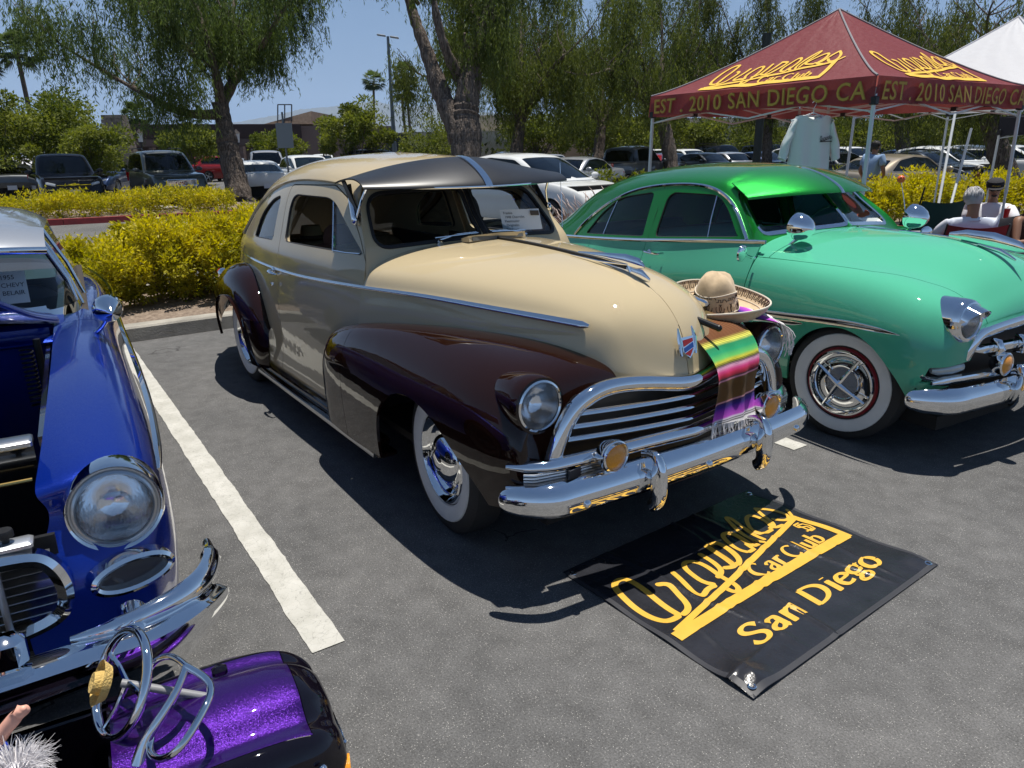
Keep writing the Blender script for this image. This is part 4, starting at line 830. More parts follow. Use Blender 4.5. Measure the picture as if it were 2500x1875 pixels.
# ---- rear fenders
RF = [
 [(-2.40,.62,.50), (-2.37,.74,.53), (-2.34,.785,.52), (-2.32,.80,.46), (-2.31,.81,.38), (-2.32,.81,.31), (-2.34,.81,.25)],
 [(-2.47,.62,.65), (-2.44,.74,.675), (-2.41,.82,.65), (-2.39,.86,.57), (-2.37,.872,.45), (-2.37,.87,.34), (-2.39,.86,.25)],
 [(-2.62,.60,.80), (-2.61,.72,.82), (-2.60,.81,.79), (-2.59,.87,.70), (-2.58,.895,.55), (-2.58,.895,.40), (-2.58,.88,.26)],
 [(-2.88,.56,.875), (-2.88,.70,.90), (-2.88,.80,.875), (-2.88,.875,.79), (-2.88,.91,.64), (-2.88,.91,.46), (-2.88,.895,.28)],
 [(-3.2,.52,.86), (-3.2,.66,.885), (-3.2,.775,.86), (-3.2,.86,.78), (-3.2,.90,.63), (-3.2,.90,.46), (-3.2,.88,.30)],
 [(-3.55,.45,.80), (-3.55,.59,.82), (-3.55,.70,.80), (-3.55,.79,.72), (-3.55,.84,.58), (-3.55,.84,.45), (-3.55,.82,.34)],
 [(-3.9,.38,.68), (-3.9,.50,.70), (-3.9,.60,.69), (-3.9,.68,.63), (-3.9,.72,.53), (-3.9,.72,.45), (-3.9,.70,.38)],
 [(-4.10,.34,.52), (-4.12,.42,.54), (-4.12,.50,.54), (-4.12,.56,.52), (-4.11,.59,.48), (-4.10,.59,.44), (-4.10,.58,.40)]]
rf = Patch.loft(RF, 90, 60)
ra = sdf_poly(spline([(-3.33,.1), (-3.33,.35), (-3.24,.55), (-3.06,.67), (-2.88,.69), (-2.72,.645), (-2.58,.52), (-2.50,.36), (-2.48,.1)], 60,.6).tolist())
rfo = rf.split(lambda V: np.where(V[:, 1] > .62, ra(V), 1.0))[1].flange(.02)
rfo.obj('rear_fender', BROWN, coupe); rfo.mirror().obj('rear_fender', BROWN, coupe)
# gravel guard: ribbed chrome shield on the front edge of the rear fender
gg_out = sdf_poly(roundpoly([(-2.60, .575), (-2.30, .575), (-2.30, .24), (-2.42, .24), (-2.52, .36)], .02))
gg = rf.split(lambda V: np.where((V[:, 1] > .70), gg_out(V), 1.0))[0].offset(.007).flange(.01)
for P_ in (gg, gg.mirror()): P_.obj('gravel_guard', CHROME, coupe)
for s in (1, -1):
 for zz in (.36, .43, .50, .55):
  p, nn = on_side(rf, [(-2.55 if zz > .4 else -2.5, zz), (-2.5, zz), (-2.45, zz - .004), (-2.415, zz - .008)], lift=.008)
  if s < 0: p = [(a, -b, c) for a, b, c in p]
  strip('guard_rib', p, round_prof(.005, .005, 6), CHROME, coupe, (0, s, 0))
 b = MB(); b.lathe([(.0001, .03), (.03, .024), (.045, .008), (.05, -.01), (.045, -.05), (.02, -.09)], orient((-1, .2 * s, .12), (-3.93, s * .66, .70)), 20); b.build('tail_lamp_housing', CHROME, coupe)
 b = MB(); b.ell((-3.962, s * .667, .705), (.012, .034, .034)); b.build('tail_lamp', REDLENS, coupe)
for loc, st in (((0,-.70,.35), R(-5)), ((-2.946,-.715,.35), 0), ((0,.70,.35), R(-5)), ((-2.946,.715,.35), 0)):
 coupe_wheel(coupe, loc, -1 if loc[1] < 0 else 1, st)
# ---- headlights
def headlight(parent, c, ax, r=.09, pod=None, lens=LENS, bez=CHROME, visor=False, ringw=.018, cap=None):
 M = orient(ax, c)
 e = bpy.data.objects.new('headlight', None); link(e, parent)
 if pod:
  b = MB(); b.lathe([(.001, -.42), (.05, -.36), (.088, -.25), (.108, -.13), (.117, -.05), (.116, -.005), (.110, .006), (.100, .004)], M, 40); b.build('headlight_pod', pod, parent)
 b = MB(); b.lathe([(r + ringw, -.03), (r + ringw, -.002), (r + ringw * .75, .010), (r + .003, .014), (r - .002, .008)], M, 40); b.build('bezel', bez, e)
 b = MB(); b.lathe([(r, .0), (r * .82, -.015), (r * .5, -.045), (r * .2, -.06), (.0001, -.062)], M, 32); b.build('reflector', LENS, e)
 b = MB(); b.lathe([(r, .006), (r * .8, .018), (r * .5, .028), (r * .25, .032), (.0001, .033)], M, 32); b.build('lens', LENS_FLUTED, e)
 return e, M
def fluted():
 m = glass_mat('fluted_lens', (.96, .98, 1)); N = m.node_tree.nodes; L = m.node_tree.links
 tc = N.new('ShaderNodeTexCoord'); w = N.new('ShaderNodeTexWave'); w.inputs['Scale'].default_value = 38; w.bands_direction = 'Y'; w.inputs['Distortion'].default_value = .4
 L.new(tc.outputs['Object'], w.inputs['Vector']); bp = N.new('ShaderNodeBump'); bp.inputs['Strength'].default_value = .3; bp.inputs['Distance'].default_value = .005; L.new(w.outputs['Fac'], bp.inputs['Height'])
 for n in N:
  if n.type == 'BSDF_GLOSSY': L.new(bp.outputs[0], n.inputs['Normal']); n.inputs['Roughness'].default_value = .06
  if n.type == 'FRESNEL': n.inputs[0].default_value = 1.9
 return m
LENS_FLUTED = fluted()
for s in (-1, 1): headlight(coupe, (.622, s * .693, .764), (1, s * .02, .03), .090, BROWN, ringw=.014)
# ---- grille
dark = MB();
def prow(y, x0=.725, k=.16): return x0 - k * abs(y) ** 1.6 - .03 * abs(y)
GP = [(y, z) for y, z in [(-.62,.50), (-.585,.66), (-.50,.755), (-.35,.79), (0,.765), (.35,.79), (.50,.755), (.585,.66), (.62,.50)]]
b = MB(); n = 40
for i in range(n):
 a = -.62 + 1.24 * i / (n - 1); t = np.interp(abs(a), [0,.35,.5,.585,.62], [.765,.79,.755,.66,.5]); b.V += [(prow(a) - .07, a, .40), (prow(a) - .07, a, t)]
b.F = [[2 * i, 2 * i + 2, 2 * i + 3, 2 * i + 1] for i in range(n - 1)]; b.mi = [0] * (n - 1)
b.build('grille_backing', BLACK, coupe)
arc = spline([(.675,-.665,.545), (.68,-.645,.62), (.685,-.60,.715), (.69,-.53,.77), (.695,-.43,.80), (.712,-.30,.797), (.733,-.15,.775), (.752,0,.750), (.733,.15,.775), (.712,.30,.797), (.695,.43,.80), (.69,.53,.77), (.685,.60,.715), (.68,.645,.62), (.675,.665,.545)], 110,.6)
strip('grille_arch', arc.tolist(), [(.024, -.012), (.027, .004), (.016, .026), (0, .033), (-.02, .03), (-.02, -.03), (0, -.034), (.016, -.027)], CHROME, coupe, (1, 0, .15))
for z, hw in ((.715, .555), (.665, .585), (.615, .60)):
 p = [(prow(y) + .012, y, z - .02 * (1 - abs(y) / hw) ** 1.0 - .004) for y in np.linspace(-hw, hw, 41)]
 strip('grille_bar', p, [(.016, -.004), (.018, .004), (.010, .012), (-.008, .014), (-.02, .0), (-.006, -.012), (.008, -.012)], CHROME, coupe, (1, 0, .1))
def fullbar(nm, z0, zc, hw, x0, sc):
 ys = np.linspace(-hw, hw, 61); p = []
 for y in ys:
  a = abs(y); x = np.interp(a, [0,.25,.5,.7,.8,.84], [x0, x0 - .03, x0 - .05, x0 - .075, x0 - .13, x0 - .18]); p.append((x, y, z0 + (zc - z0) * max(0,1 - a / .45) ** 1.3))
 p = spline(p, 90,0); s_ = np.interp(np.linspace(-1,1,90), [-1,-.96,-.8,.8,.96,1], [.3,.75,1,1,.75,.3])
 strip(nm, p.tolist(), [(.022,-.006), (.026,.006), (.018,.022), (.0,.03), (-.02,.028), (-.02,-.026), (.0,-.028), (.014,-.02)], CHROME, coupe, (1,0,.1), scale=sc * s_)
fullbar('grille_bar', .545, .545, .835, .775, 1.0); fullbar('grille_bar', .462, .47, .84, .785, .9)
b = MB(); b.box(-.3, .775, -.10, .10, .52, .56)
for s in (-1, 1):    # ribbed parking-light blocks
 b = MB()
 for k in range(4):
  z = .486 + .012 * k; b.tube([(.742, s * .46, z), (.725, s * .62, z), (.69, s * .77, z), (.665, s * .80, z)], .006, 6)
 b.build('parking_lamp_ribs', STEEL, coupe)
 b = MB(); b.box(.0, .01, -.085, .085, .483, .528, Matrix.Translation((.722, s * .56, 0)) @ Matrix.Rotation(-s * .13, 4, 'Z'), bev=.004); b.build('parking_lamp', mat('smoked_lens', (.06, .06, .065), rough=.1, coat=1), coupe)
b = MB()      # painted pan between grille and bumper
xs = np.linspace(-.80,.80,41); rows_ = [(0,.44), (.05,.425), (.09,.40), (.10,.36)]
for dx, z in rows_:
 for y in xs: b.V.append((.72 - .14 * abs(y) ** 2 + dx * (1 - .3 * abs(y)), y, z + .0))
b.F = [[j * 41 + i, (j + 1) * 41 + i, (j + 1) * 41 + i + 1, j * 41 + i + 1] for j in range(3) for i in range(40)]; b.mi = [0] * len(b.F)
b.build('gravel_pan', BROWN, coupe)
# ---- bumper, guards, fog lamps
def bumper(parent, y0, n, fx, z, prof, m=CHROME, name='front_bumper', scale=None, tilt=0):
 ys = y0 * np.sin(np.linspace(-PI / 2, PI / 2, n)); P = [(fx(y), y, z + tilt * y) for y in ys]; side = []
 for y in ys: d = (fx(y + .01) - fx(y - .01)) / .02; side.append((1, -d, 0))
 return strip(name, P, prof, m, parent, side, scale=scale)
bfx = lambda y: .837 - .07 * abs(y) ** 2 - 3.4 * max(0, abs(y) - .70) ** 2
BPROF = [(.030,0), (.036,-.012), (.036,.014), (.028,.036), (.014,.05), (-.002,.056), (-.012,.05), (-.004,.03), (-.004,-.04), (-.012,-.06), (-.004,-.066), (.014,-.058), (.028,-.042), (.035,-.026)]
BPROF = [(-.004,.030), (-.014,.056), (-.004,.064), (.016,.055), (.030,.034), (.037,.008), (.036,-.014), (.030,-.036), (.016,-.056), (-.004,-.066), (-.014,-.058), (-.004,-.03)]
sc = np.interp(np.abs(np.sin(np.linspace(-PI / 2, PI / 2,91))), [0,.85,.94,.98,.995,1], [1,1,.9,.72,.5,.2])
bumper(coupe, .90, 91, bfx, .445, BPROF, scale=sc)
for y in (-.64, 0, .64):
 b = MB(); b.ell((bfx(y) + .038, y, .43), (.012, .016, .016)); b.build('bumper_bolt', CHROME, coupe)
for s in (-1, 1):
 y = s * .325; x = bfx(y) + .03
 pts = spline([(x - .05, y, .535), (x + .005, y, .555), (x + .036, y, .53), (x + .042, y, .47), (x + .042, y, .41), (x + .036, y, .355), (x + .005, y, .335)], 26, .5)
 rs = np.interp(np.linspace(0,1,26), [0,.15,.4,.75,1], [.014,.020,.030,.034,.022])
 b = MB(); b.tube([tuple(p) for p in pts], list(rs), 14, flat=(1.15, .8), up=(0, 1, 0)); b.build('bumper_guard', CHROME, coupe)
 M = orient((1, 0, .06), (.805, s * .475, .565)); fog = bpy.data.objects.new('fog_lamp', None); link(fog, coupe)
 b = MB(); b.lathe([(.001, -.075), (.03, -.07), (.052, -.05), (.062, -.02), (.066, .0), (.064, .012), (.057, .016), (.053, .01)], M, 32); b.build('fog_housing', CHROME, fog)
 b = MB(); b.lathe([(.054, .008), (.04, .019), (.02, .025), (.0001, .026)], M, 28); b.build('amber_lens', AMBER, fog)
 b = MB()      # small peaked brow on the upper half of the ring
 for k in range(17):
  a = PI * k / 16;
  for rr, h in ((.060, .012), (.058, .04 - .022 * abs(math.cos(a)))): b.V.append(tuple(M @ Vector((-rr * math.cos(a) if False else rr * math.cos(a), rr * math.sin(a), h))))
 b.F = [[2 * k, 2 * k + 1, 2 * k + 3, 2 * k + 2] for k in range(16)]; b.mi = [0] * 16; b.build('lamp_brow', CHROME, fog)
 b = MB(); b.tube([(.79, s * .475, .50), (.79, s * .475, .42)], .012); b.build('lamp_bracket', CHROME, fog)
# ---- emblem, hood trims and ornament
def shield(w, h): return [(-w, h), (w, h), (w * .95, -h * .3), (0, -h), (-w * .95, -h * .3)]
nv = Vector((.96, 0, .28)); M = orient(nv, (.716, 0, .895))
b = MB(); b.prism([(x, z) for x, z in shield(.036, .045)], -.004, .010, M @ Matrix.Rotation(-PI / 2, 4, 'X') if False else M @ Matrix(((1, 0, 0, 0), (0, 0, 1, 0), (0, 1, 0, 0), (0, 0, 0, 1))))
for s in (-1,1): b.tube([M @ Vector((s * .043,-.03,.004)), M @ Vector((s * .045,.04,.006)), M @ Vector((s * .040,.085,.004))], [.006,.010,.003], 8)
em = b.build('emblem', CHROME, coupe)
b = MB(); b.cur = 0
b.prism([(-.028,.0), (.028,.018), (.028,-.002), (-.028,-.018)], .0105,.0118, M @ Matrix(((1,0,0,0), (0,0,1,0), (0,1,0,0), (0,0,0,1))))
b.cur = 1; MX = M @ Matrix(((1,0,0,0), (0,0,1,0), (0,1,0,0), (0,0,0,1)))
b.prism([(-.029,.033), (.029,.036), (.029,.022), (-.029,.006)], .0105,.0116, MX); b.prism([(-.027,-.022), (.026,-.006), (.0,-.037)], .0105,.0116, MX)
b.build('emblem_crest', None, em, mats=[mat('enamel_blue', (.02, .07, .28), rough=.2), mat('enamel_red', (.30, .02, .02), rough=.2)])
strip('hood_spear', spline([(-.70, 0, 1.225), (-.3, 0, 1.226), (.1, 0, 1.205), (.35, 0, 1.178)], 40, .5).tolist(), [(.006, -.010), (.009, 0), (.006, .010), (-.004, .010), (-.004, -.010)], BLACK, coupe, (0, 0, 1))
b = MB()
b.tube([(.02,0,1.215), (.2,0,1.215), (.34,0,1.212), (.42,0,1.205), (.455,0,1.196)], [.004,.012,.02,.018,.005], 14, flat=(1.4,.7), up=(0,1,0))
b.tube([(.18,0,1.18), (.34,0,1.172), (.44,0,1.158), (.49,0,1.142)], [.006,.012,.014,.005], 12, flat=(1.8,.6), up=(0,1,0)); b.tube([(.36,0,1.20), (.38,0,1.165)], .012)
for s in (-1,1): b.tube([(.0, s * .03,1.205), (.2, s * .028,1.195), (.36, s * .014,1.196)], [.002,.005,.003], 6)
b.build('hood_ornament', CHROME, coupe)
b = MB(); b.tube(spline([(.35, 0, 1.172), (.5, 0, 1.118), (.6, 0, 1.055), (.66, 0, .98)], 14, .5).tolist(), .003, 6); b.build('hood_seam_bead', CREAM, coupe)
# cowl vent flap, raised
b = MB(); Mv = Matrix.Translation((-.655, 0, 1.222)) @ Matrix.Rotation(R(-14), 4, 'Y')
b.box(-.07,.0,-.185,.185,.02,.026, Mv); b.prism([(0,-.006), (0,.022), (-.07,.026), (-.07,.006)], -.187,-.181, Mv); b.prism([(0,-.006), (0,.022), (-.07,.026), (-.07,.006)], .181,.187, Mv)
b.add([Mv @ Vector(v) for v in [(0,-.185,-.006), (0,.185,-.006), (.006,.185,.026), (.03,0,.028), (.006,-.185,.026)]], [[0,1,2,3,4]])
b.box(-.0, .004, -.185, .185, -.004, .022, Mv); b.build('cowl_vent', CREAM, coupe, smooth=False)
b = MB(); b.box(.004, .010, -.165, .165, -.002, .016, Mv); b.build('vent_mesh', mat('vent_grey', (.12, .12, .11), rough=.7), coupe)
# wipers
for s in (-1, 1):
 b = MB(); c = Vector((-.80, s * .28,1.20)); b.lathe([(.0001,.03), (.014,.028), (.018,.01), (.02,-.02)], orient((.6,0,.8), c), 12); b.tube([c + Vector((.01,0,.025)), c + Vector((-.01,-s * .12,.045)), c + Vector((-.0,-s * .24,.05))], [.006,.004,.003], 6)
 b.tube([c + Vector((-.012, s * .02, .035)), c + Vector((.02, -s * .235, .047))], .0045, 6); b.build('wiper', CHROME, coupe)
# ---- sun visor
VS = []
for t in np.linspace(0, 1, 9):
 y = t * .665; droop = .012 * t + .09 * t ** 6
 VS.append([(-1.02 - .21 * t ** 1.3 - .02 * t, y, 1.648 - .125 * t ** 2.0), (-.97 - .20 * t ** 1.3, y, 1.640 - .10 * t ** 2), (-.88 - .17 * t ** 1.4, y, 1.605 - .055 * t ** 2), (-.79 - .16 * t ** 1.6, y, 1.555 - .012 * t ** 2), (-.735 - .15 * t ** 1.7, y, 1.512 + .005 * t ** 2), (-.725 - .15 * t ** 1.7, y, 1.493 + .008 * t ** 2)])
vs = Patch.loft(VS, 50, 24, flip=False)
if vs.N[:, 2].mean() < 0: vs = Patch(vs.V, -vs.N, [f[::-1] for f in vs.F])
under = Patch((vs.V - vs.N * .008), -vs.N, [f[::-1] for f in vs.F])
vv = vs.flange(.008).join(under); vv.both().obj('sun_visor', VISORM, coupe)
strip('visor_centre_trim', spline([(-1.03, .0, 1.652), (-.97, 0, 1.646), (-.88, 0, 1.611), (-.79, 0, 1.561), (-.735, 0, 1.516), (-.722, 0, 1.49)], 24, .5).tolist(), [(.004, -.022), (.006, 0), (.004, .022), (-.004, .022), (-.004, -.022)], CHROME, coupe, (.4, 0, 1))
for s in (-1, 1):
 strip('visor_lip_trim', [(-.722 - .15 * t ** 1.7, s * t * .6, 1.494 + .008 * t ** 2) for t in np.linspace(.0, .9, 14)], round_prof(.004, .006, 6), CHROME, coupe, (1, 0, 0))
 b = MB(); b.tube([(-.98, s * .60,1.50), (-1.02, s * .615,1.44), (-1.04, s * .645,1.34)], [.008,.007,.008], 8); b.tube([(-1.21, s * .60,1.51), (-1.15, s * .62,1.44), (-1.045, s * .655,1.335)], .012,8, flat=(1.3,.5))
 b.ell((-1.04, s * .655, 1.335), (.022, .014, .028)); b.build('visor_bracket', BLACK if False else CHROME, coupe)
 b = MB(); b.prism([(-1.235, 1.53), (-1.19, 1.535), (-1.02, 1.36), (-1.03, 1.32), (-1.06, 1.34)], s * .625, s * .632); b.build('visor_side_plate', VISORM, coupe)
# antenna
b = MB(); b.tube([(-1.0, .73, 1.08), (-1.01, .745, 1.14), (-1.05, .75, 1.60)], [.006, .003, .0015], 6); b.ell((-1.0, .74, 1.10), (.012, .012, .02)); b.build('antenna', CHROME, coupe)
# ---- interior: floor, seats, parcel shelf, wheel, headliner
b = MB(); b.box(-3.2, -.3, -.70, .70, .28, .32); b.box(-3.35, -3.3, -.55, .55, .3, .98); b.box(-.92, -.88, -.62, .62, .3, 1.05); b.build('cabin_floor', INT, coupe)
lin = gh.split(lambda V: -(V[:, 0] + 3.55))[0].split(lambda V: -(V[:, 2] - 1.44))[0].offset(-.035); lin.mirror().join(lin).obj('headliner', mat('headliner_cloth', (.34, .29, .21), rough=.95), coupe)
for s in (1, -1):
 b = MB(); b.box(-2.3, -.95, .66 if s > 0 else -.69, .69 if s > 0 else -.66, .3, 1.09); b.build('door_card', INT, coupe)
 b = MB(); b.box(-3.1, -2.3, .58 if s > 0 else -.62, .62 if s > 0 else -.58, .3, 1.06); b.build('quarter_trim', INT, coupe)
b = MB(); b.box(-1.95, -1.35, -.62, .62, .42, .62, bev=.05); b.box(-2.12, -1.92, -.62, .62, .5, 1.06, Matrix.Translation((0, 0, 0)), bev=.06); b.build('front_bench', SEATM, coupe)
b = MB(); b.box(-2.9, -2.4, -.58, .58, .42, .60, bev=.05); b.box(-3.1, -2.88, -.58, .58, .5, 1.02, bev=.06); b.build('rear_bench', SEATM, coupe)
b = MB(); b.box(-3.5, -3.05, -.52, .52, 1.0, 1.03); b.build('parcel_shelf', SEATM, coupe)
b = MB(); b.box(-1.0, -.86, -.64, .64, .95, 1.155, bev=.03); b.build('dashboard', mat('dash_brown', (.05, .03, .02), rough=.4), coupe)
b = MB(); Mw = orient((-.85,0,.5), (-1.32,.38,1.06)); b.tube([Mw @ Vector((.21 * math.cos(a), .21 * math.sin(a), 0)) for a in np.linspace(0,2 * PI, 33)[:-1]], .010,8, closed=True)
for a in (.3, PI - .3, -PI / 2): b.tube([Mw @ Vector((0, 0, -.02)), Mw @ Vector((.2 * math.cos(a), .2 * math.sin(a), 0))], .007, 6)
b.tube([Mw @ Vector((0, 0, 0)), (-.95, .38, .9)], .018, 8); b.build('steering_wheel', mat('ivory_plastic', (.5, .45, .33), rough=.3), coupe)
b = MB(); b.box(-4.0, .55, -.60, .60, .20, .27); b.box(-.45, .45, -.48, .48, .27, .70); b.box(-3.4, -2.5, -.55, .55, .27, .75); b.tube([(0, -.7, .34), (0, .7, .34)], .04); b.tube([(-2.946, -.7, .34), (-2.946, .7, .34)], .05); b.build('underbody', UNDER, coupe)
# ================================================================== the green sedan
SEAF = paint('seafoam_paint', srgb('52ae8c'), rough=.4)
CANDY = paint('candy_green_paint', (.008, .26, .025), metal=.75, rough=.32, flake=1400)
sedan = thing('vintage_sedan', 'seafoam green vintage sedan with a bright candy green roof and integral sun visor', 'car', (.502, 2.544, 0), R(-5.81))
BT = [(-4.1,.5,.74), (-3.7,.65,.86), (-3.35,.73,.90), (-3.05,.765,.92), (-2.7,.79,.94), (-2.3,.81,.965), (-1.8,.81,1.0), (-1.3,.80,1.045), (-.86,.775,1.078), (-.72,.76,1.085)]
SD = []
for x, y, z in BT:
 dz = .06 * min(0, x + .8); t = np.interp(x, [-4.1,-3.7,-3.2,-2.6], [.55,.75,.93,1.0])
 SD.append([(x, .84 * t, .20 + dz * .4 + (1 - t) * .3), (x, .87 * t, .29 + dz * .5 + (1 - t) * .3), (x, .905 * t, .45 + dz * .6 + (1 - t) * .2), (x, .915 * t, .62 + dz * .8), (x, .90 * t, .78 + dz * .9), (x, .865 * t, .90 + dz), (x, (y + .835 * t) / 2, (z + .955 + dz) / 2), (x, y, z)])
sd = Patch.loft(SD, 110, 44, flip=True)
FR = [
 [(-.85,.86,.26), (-.85,.905,.42), (-.85,.915,.60), (-.85,.90,.78), (-.85,.86,.90), (-.85,.80,1.00), (-.85,.70,1.06), (-.85,.5,1.11), (-.85,.25,1.135), (-.85,0,1.142)],
 [(-.4,.87,.27), (-.4,.92,.43), (-.4,.935,.62), (-.4,.905,.80), (-.4,.855,.925), (-.4,.77,.995), (-.4,.62,1.035), (-.4,.42,1.09), (-.4,.22,1.13), (-.4,0,1.142)],
 [(0,.87,.29), (0,.92,.45), (0,.935,.63), (0,.91,.81), (0,.85,.93), (0,.74,.995), (0,.58,1.01), (0,.38,1.065), (0,.2,1.115), (0,0,1.13)],
 [(.26,.86,.31), (.26,.91,.46), (.26,.925,.63), (.26,.895,.80), (.26,.82,.915), (.26,.69,.965), (.26,.53,.97), (.26,.36,1.015), (.26,.19,1.065), (.26,0,1.085)],
 [(.38,.84,.33), (.40,.895,.47), (.42,.905,.62), (.43,.87,.78), (.43,.79,.88), (.42,.65,.915), (.41,.49,.915), (.41,.34,.945), (.41,.17,.99), (.41,0,1.008)],
 [(.44,.80,.35), (.47,.86,.47), (.50,.865,.60), (.505,.82,.74), (.505,.74,.825), (.50,.60,.845), (.49,.46,.84), (.49,.32,.86), (.495,.16,.90), (.50,0,.915)],
 [(.46,.74,.37), (.51,.80,.47), (.545,.80,.57), (.555,.765,.68), (.555,.69,.745), (.545,.56,.765), (.54,.44,.77), (.55,.3,.785), (.56,.15,.81), (.565,0,.82)],
 [(.46,.72,.38), (.53,.76,.45), (.56,.76,.52), (.57,.73,.59), (.575,.66,.63), (.57,.55,.65), (.565,.43,.66), (.57,.3,.67), (.575,.15,.68), (.58,0,.685)],
 [(.44,.70,.38), (.53,.72,.42), (.56,.70,.45), (.57,.66,.47), (.575,.6,.48), (.575,.5,.49), (.575,.4,.49), (.58,.27,.49), (.585,.14,.49), (.59,0,.49)]]
fr_ = Patch.loft(FR, 120, 84, flip=True)
GG = [
 [(-4.1, y, z) for y, z in zip([.5,.49,.46,.4,.33,.18,0], [.74,.745,.75,.755,.76,.77,.77])],
 [(-3.7, y, z) for y, z in zip([.65,.64,.59,.5,.41,.22,0], [.86,.87,.89,.92,.95,.98,.99])],
 [(-3.35, y, z) for y, z in zip([.73,.72,.66,.56,.46,.24,0], [.90,.92,.97,1.04,1.10,1.17,1.19])],
 [(-3.05, y, z) for y, z in zip([.765,.75,.69,.60,.50,.27,0], [.92,.95,1.04,1.16,1.26,1.35,1.375])],
 [(-2.7, y, z) for y, z in zip([.79,.775,.715,.63,.54,.29,0], [.94,.98,1.10,1.25,1.36,1.455,1.48])],
 [(-2.3, y, z) for y, z in zip([.81,.795,.73,.645,.55,.29,0], [.965,1.01,1.17,1.335,1.435,1.52,1.535])],
 [(-1.8, y, z) for y, z in zip([.81,.795,.73,.65,.55,.29,0], [1.0,1.05,1.22,1.395,1.48,1.55,1.565])],
 [(-1.3, y, z) for y, z in zip([.80,.785,.72,.64,.54,.28,0], [1.045,1.09,1.25,1.40,1.475,1.54,1.555])],
 [(-.98,.785,1.07), (-1.0,.77,1.12), (-1.10,.71,1.245), (-1.22,.63,1.385), (-1.25,.535,1.465), (-1.22,.28,1.52), (-1.19,0,1.535)],
 [(-.82,.765,1.083), (-.85,.75,1.13), (-.98,.695,1.24), (-1.13,.62,1.365), (-1.16,.53,1.445), (-1.12,.28,1.50), (-1.09,0,1.515)]]
gg_ = Patch.loft(GG, 110, 60, flip=True)
fw1 = sdf_poly(roundpoly([(-1.775,1.03), (-1.78,1.36), (-1.27,1.36), (-1.13,1.27), (-.955,1.10)], [.04,.09,.08,.1,.03]))
fw2 = sdf_poly(roundpoly([(-1.915,1.02), (-2.73,.972), (-2.60,1.15), (-2.40,1.29), (-1.95,1.355)], [.03,.03,.08,.1,.05]))
archg = lambda V: np.where(np.abs(V[:, 1]) > .6, sdf_poly(spline([(-.37,.05), (-.36,.33), (-.28,.54), (-.12,.66), (.05,.69), (.22,.63), (.35,.50), (.43,.35), (.45,.05)], 50,.5).tolist())(V), 1.0)
def stepcut(P, f, w=.004):
 a, b = P.split(f); b2 = b.split(lambda V: f(V) - w)[1]; return a, b2
front = fr_.split(archg)[1]; front = front.split(lambda V: np.where(V[:, 0] > .35, np.hypot(V[:, 1] - .655, V[:, 2] - .792) - .092, 1.0))[1]
grg = sdf_poly([(-.55,.66), (-.50,.71), (-.3,.73), (0,.745), (.3,.73), (.50,.71), (.55,.66), (.57,.57), (.84,.555), (.84,.46), (.5,.42), (-.5,.42), (-.84,.46), (-.84,.555), (-.57,.57)], (1,2))
front = front.split(lambda V: np.where(V[:, 0] > .45, grg(V), 1.0))[1]
seamy = lambda V: np.interp(V[:, 0], [-.9,-.75,.03,.3,.45,.52,.6], [.80,.80,.72,.62,.52,.44,.40]) - V[:, 1]      # <0 outside (fender)
fend, hoodg = stepcut(front, seamy, .005)
fend = fend.split(lambda V: -(V[:, 0] + .745))[0]; hoodg, cowlg = stepcut(hoodg, lambda V: -(V[:, 0] + .66), .005)
fend = fend.flange(.015); fend.obj('front_fender', SEAF, sedan); fend.mirror().obj('front_fender', SEAF, sedan)
hoodg.flange(.01).both().obj('hood', SEAF, sedan); cowlg.flange(.01).both().obj('cowl', SEAF, sedan)
rarch = lambda V: np.hypot(V[:, 0] + 2.9, V[:, 2] - .22) - .36
sdd = sd.split(rarch)[1]
def dcut(P, x0, x1):
 """doors: three pieces along x with narrow gaps"""
 a, m = P.split(lambda V: V[:, 0] - x0); m = m.split(lambda V: V[:, 0] - x0 - .004)[1]; m, b = m.split(lambda V: V[:, 0] - x1); b = b.split(lambda V: V[:, 0] - x1 - .004)[1]; return a, m, b
q_, d2, d1 = dcut(sdd, -2.62, -1.86); d1 = d1.split(lambda V: V[:, 0] + .752)[0]
q_.flange(.01).both().obj('rear_quarter', SEAF, sedan)
w1_, gq = gg_.split(fw1); w2_, gq = gq.split(fw2); gq = gq.flange(.02); gq.both().obj('roof', CANDY, sedan)
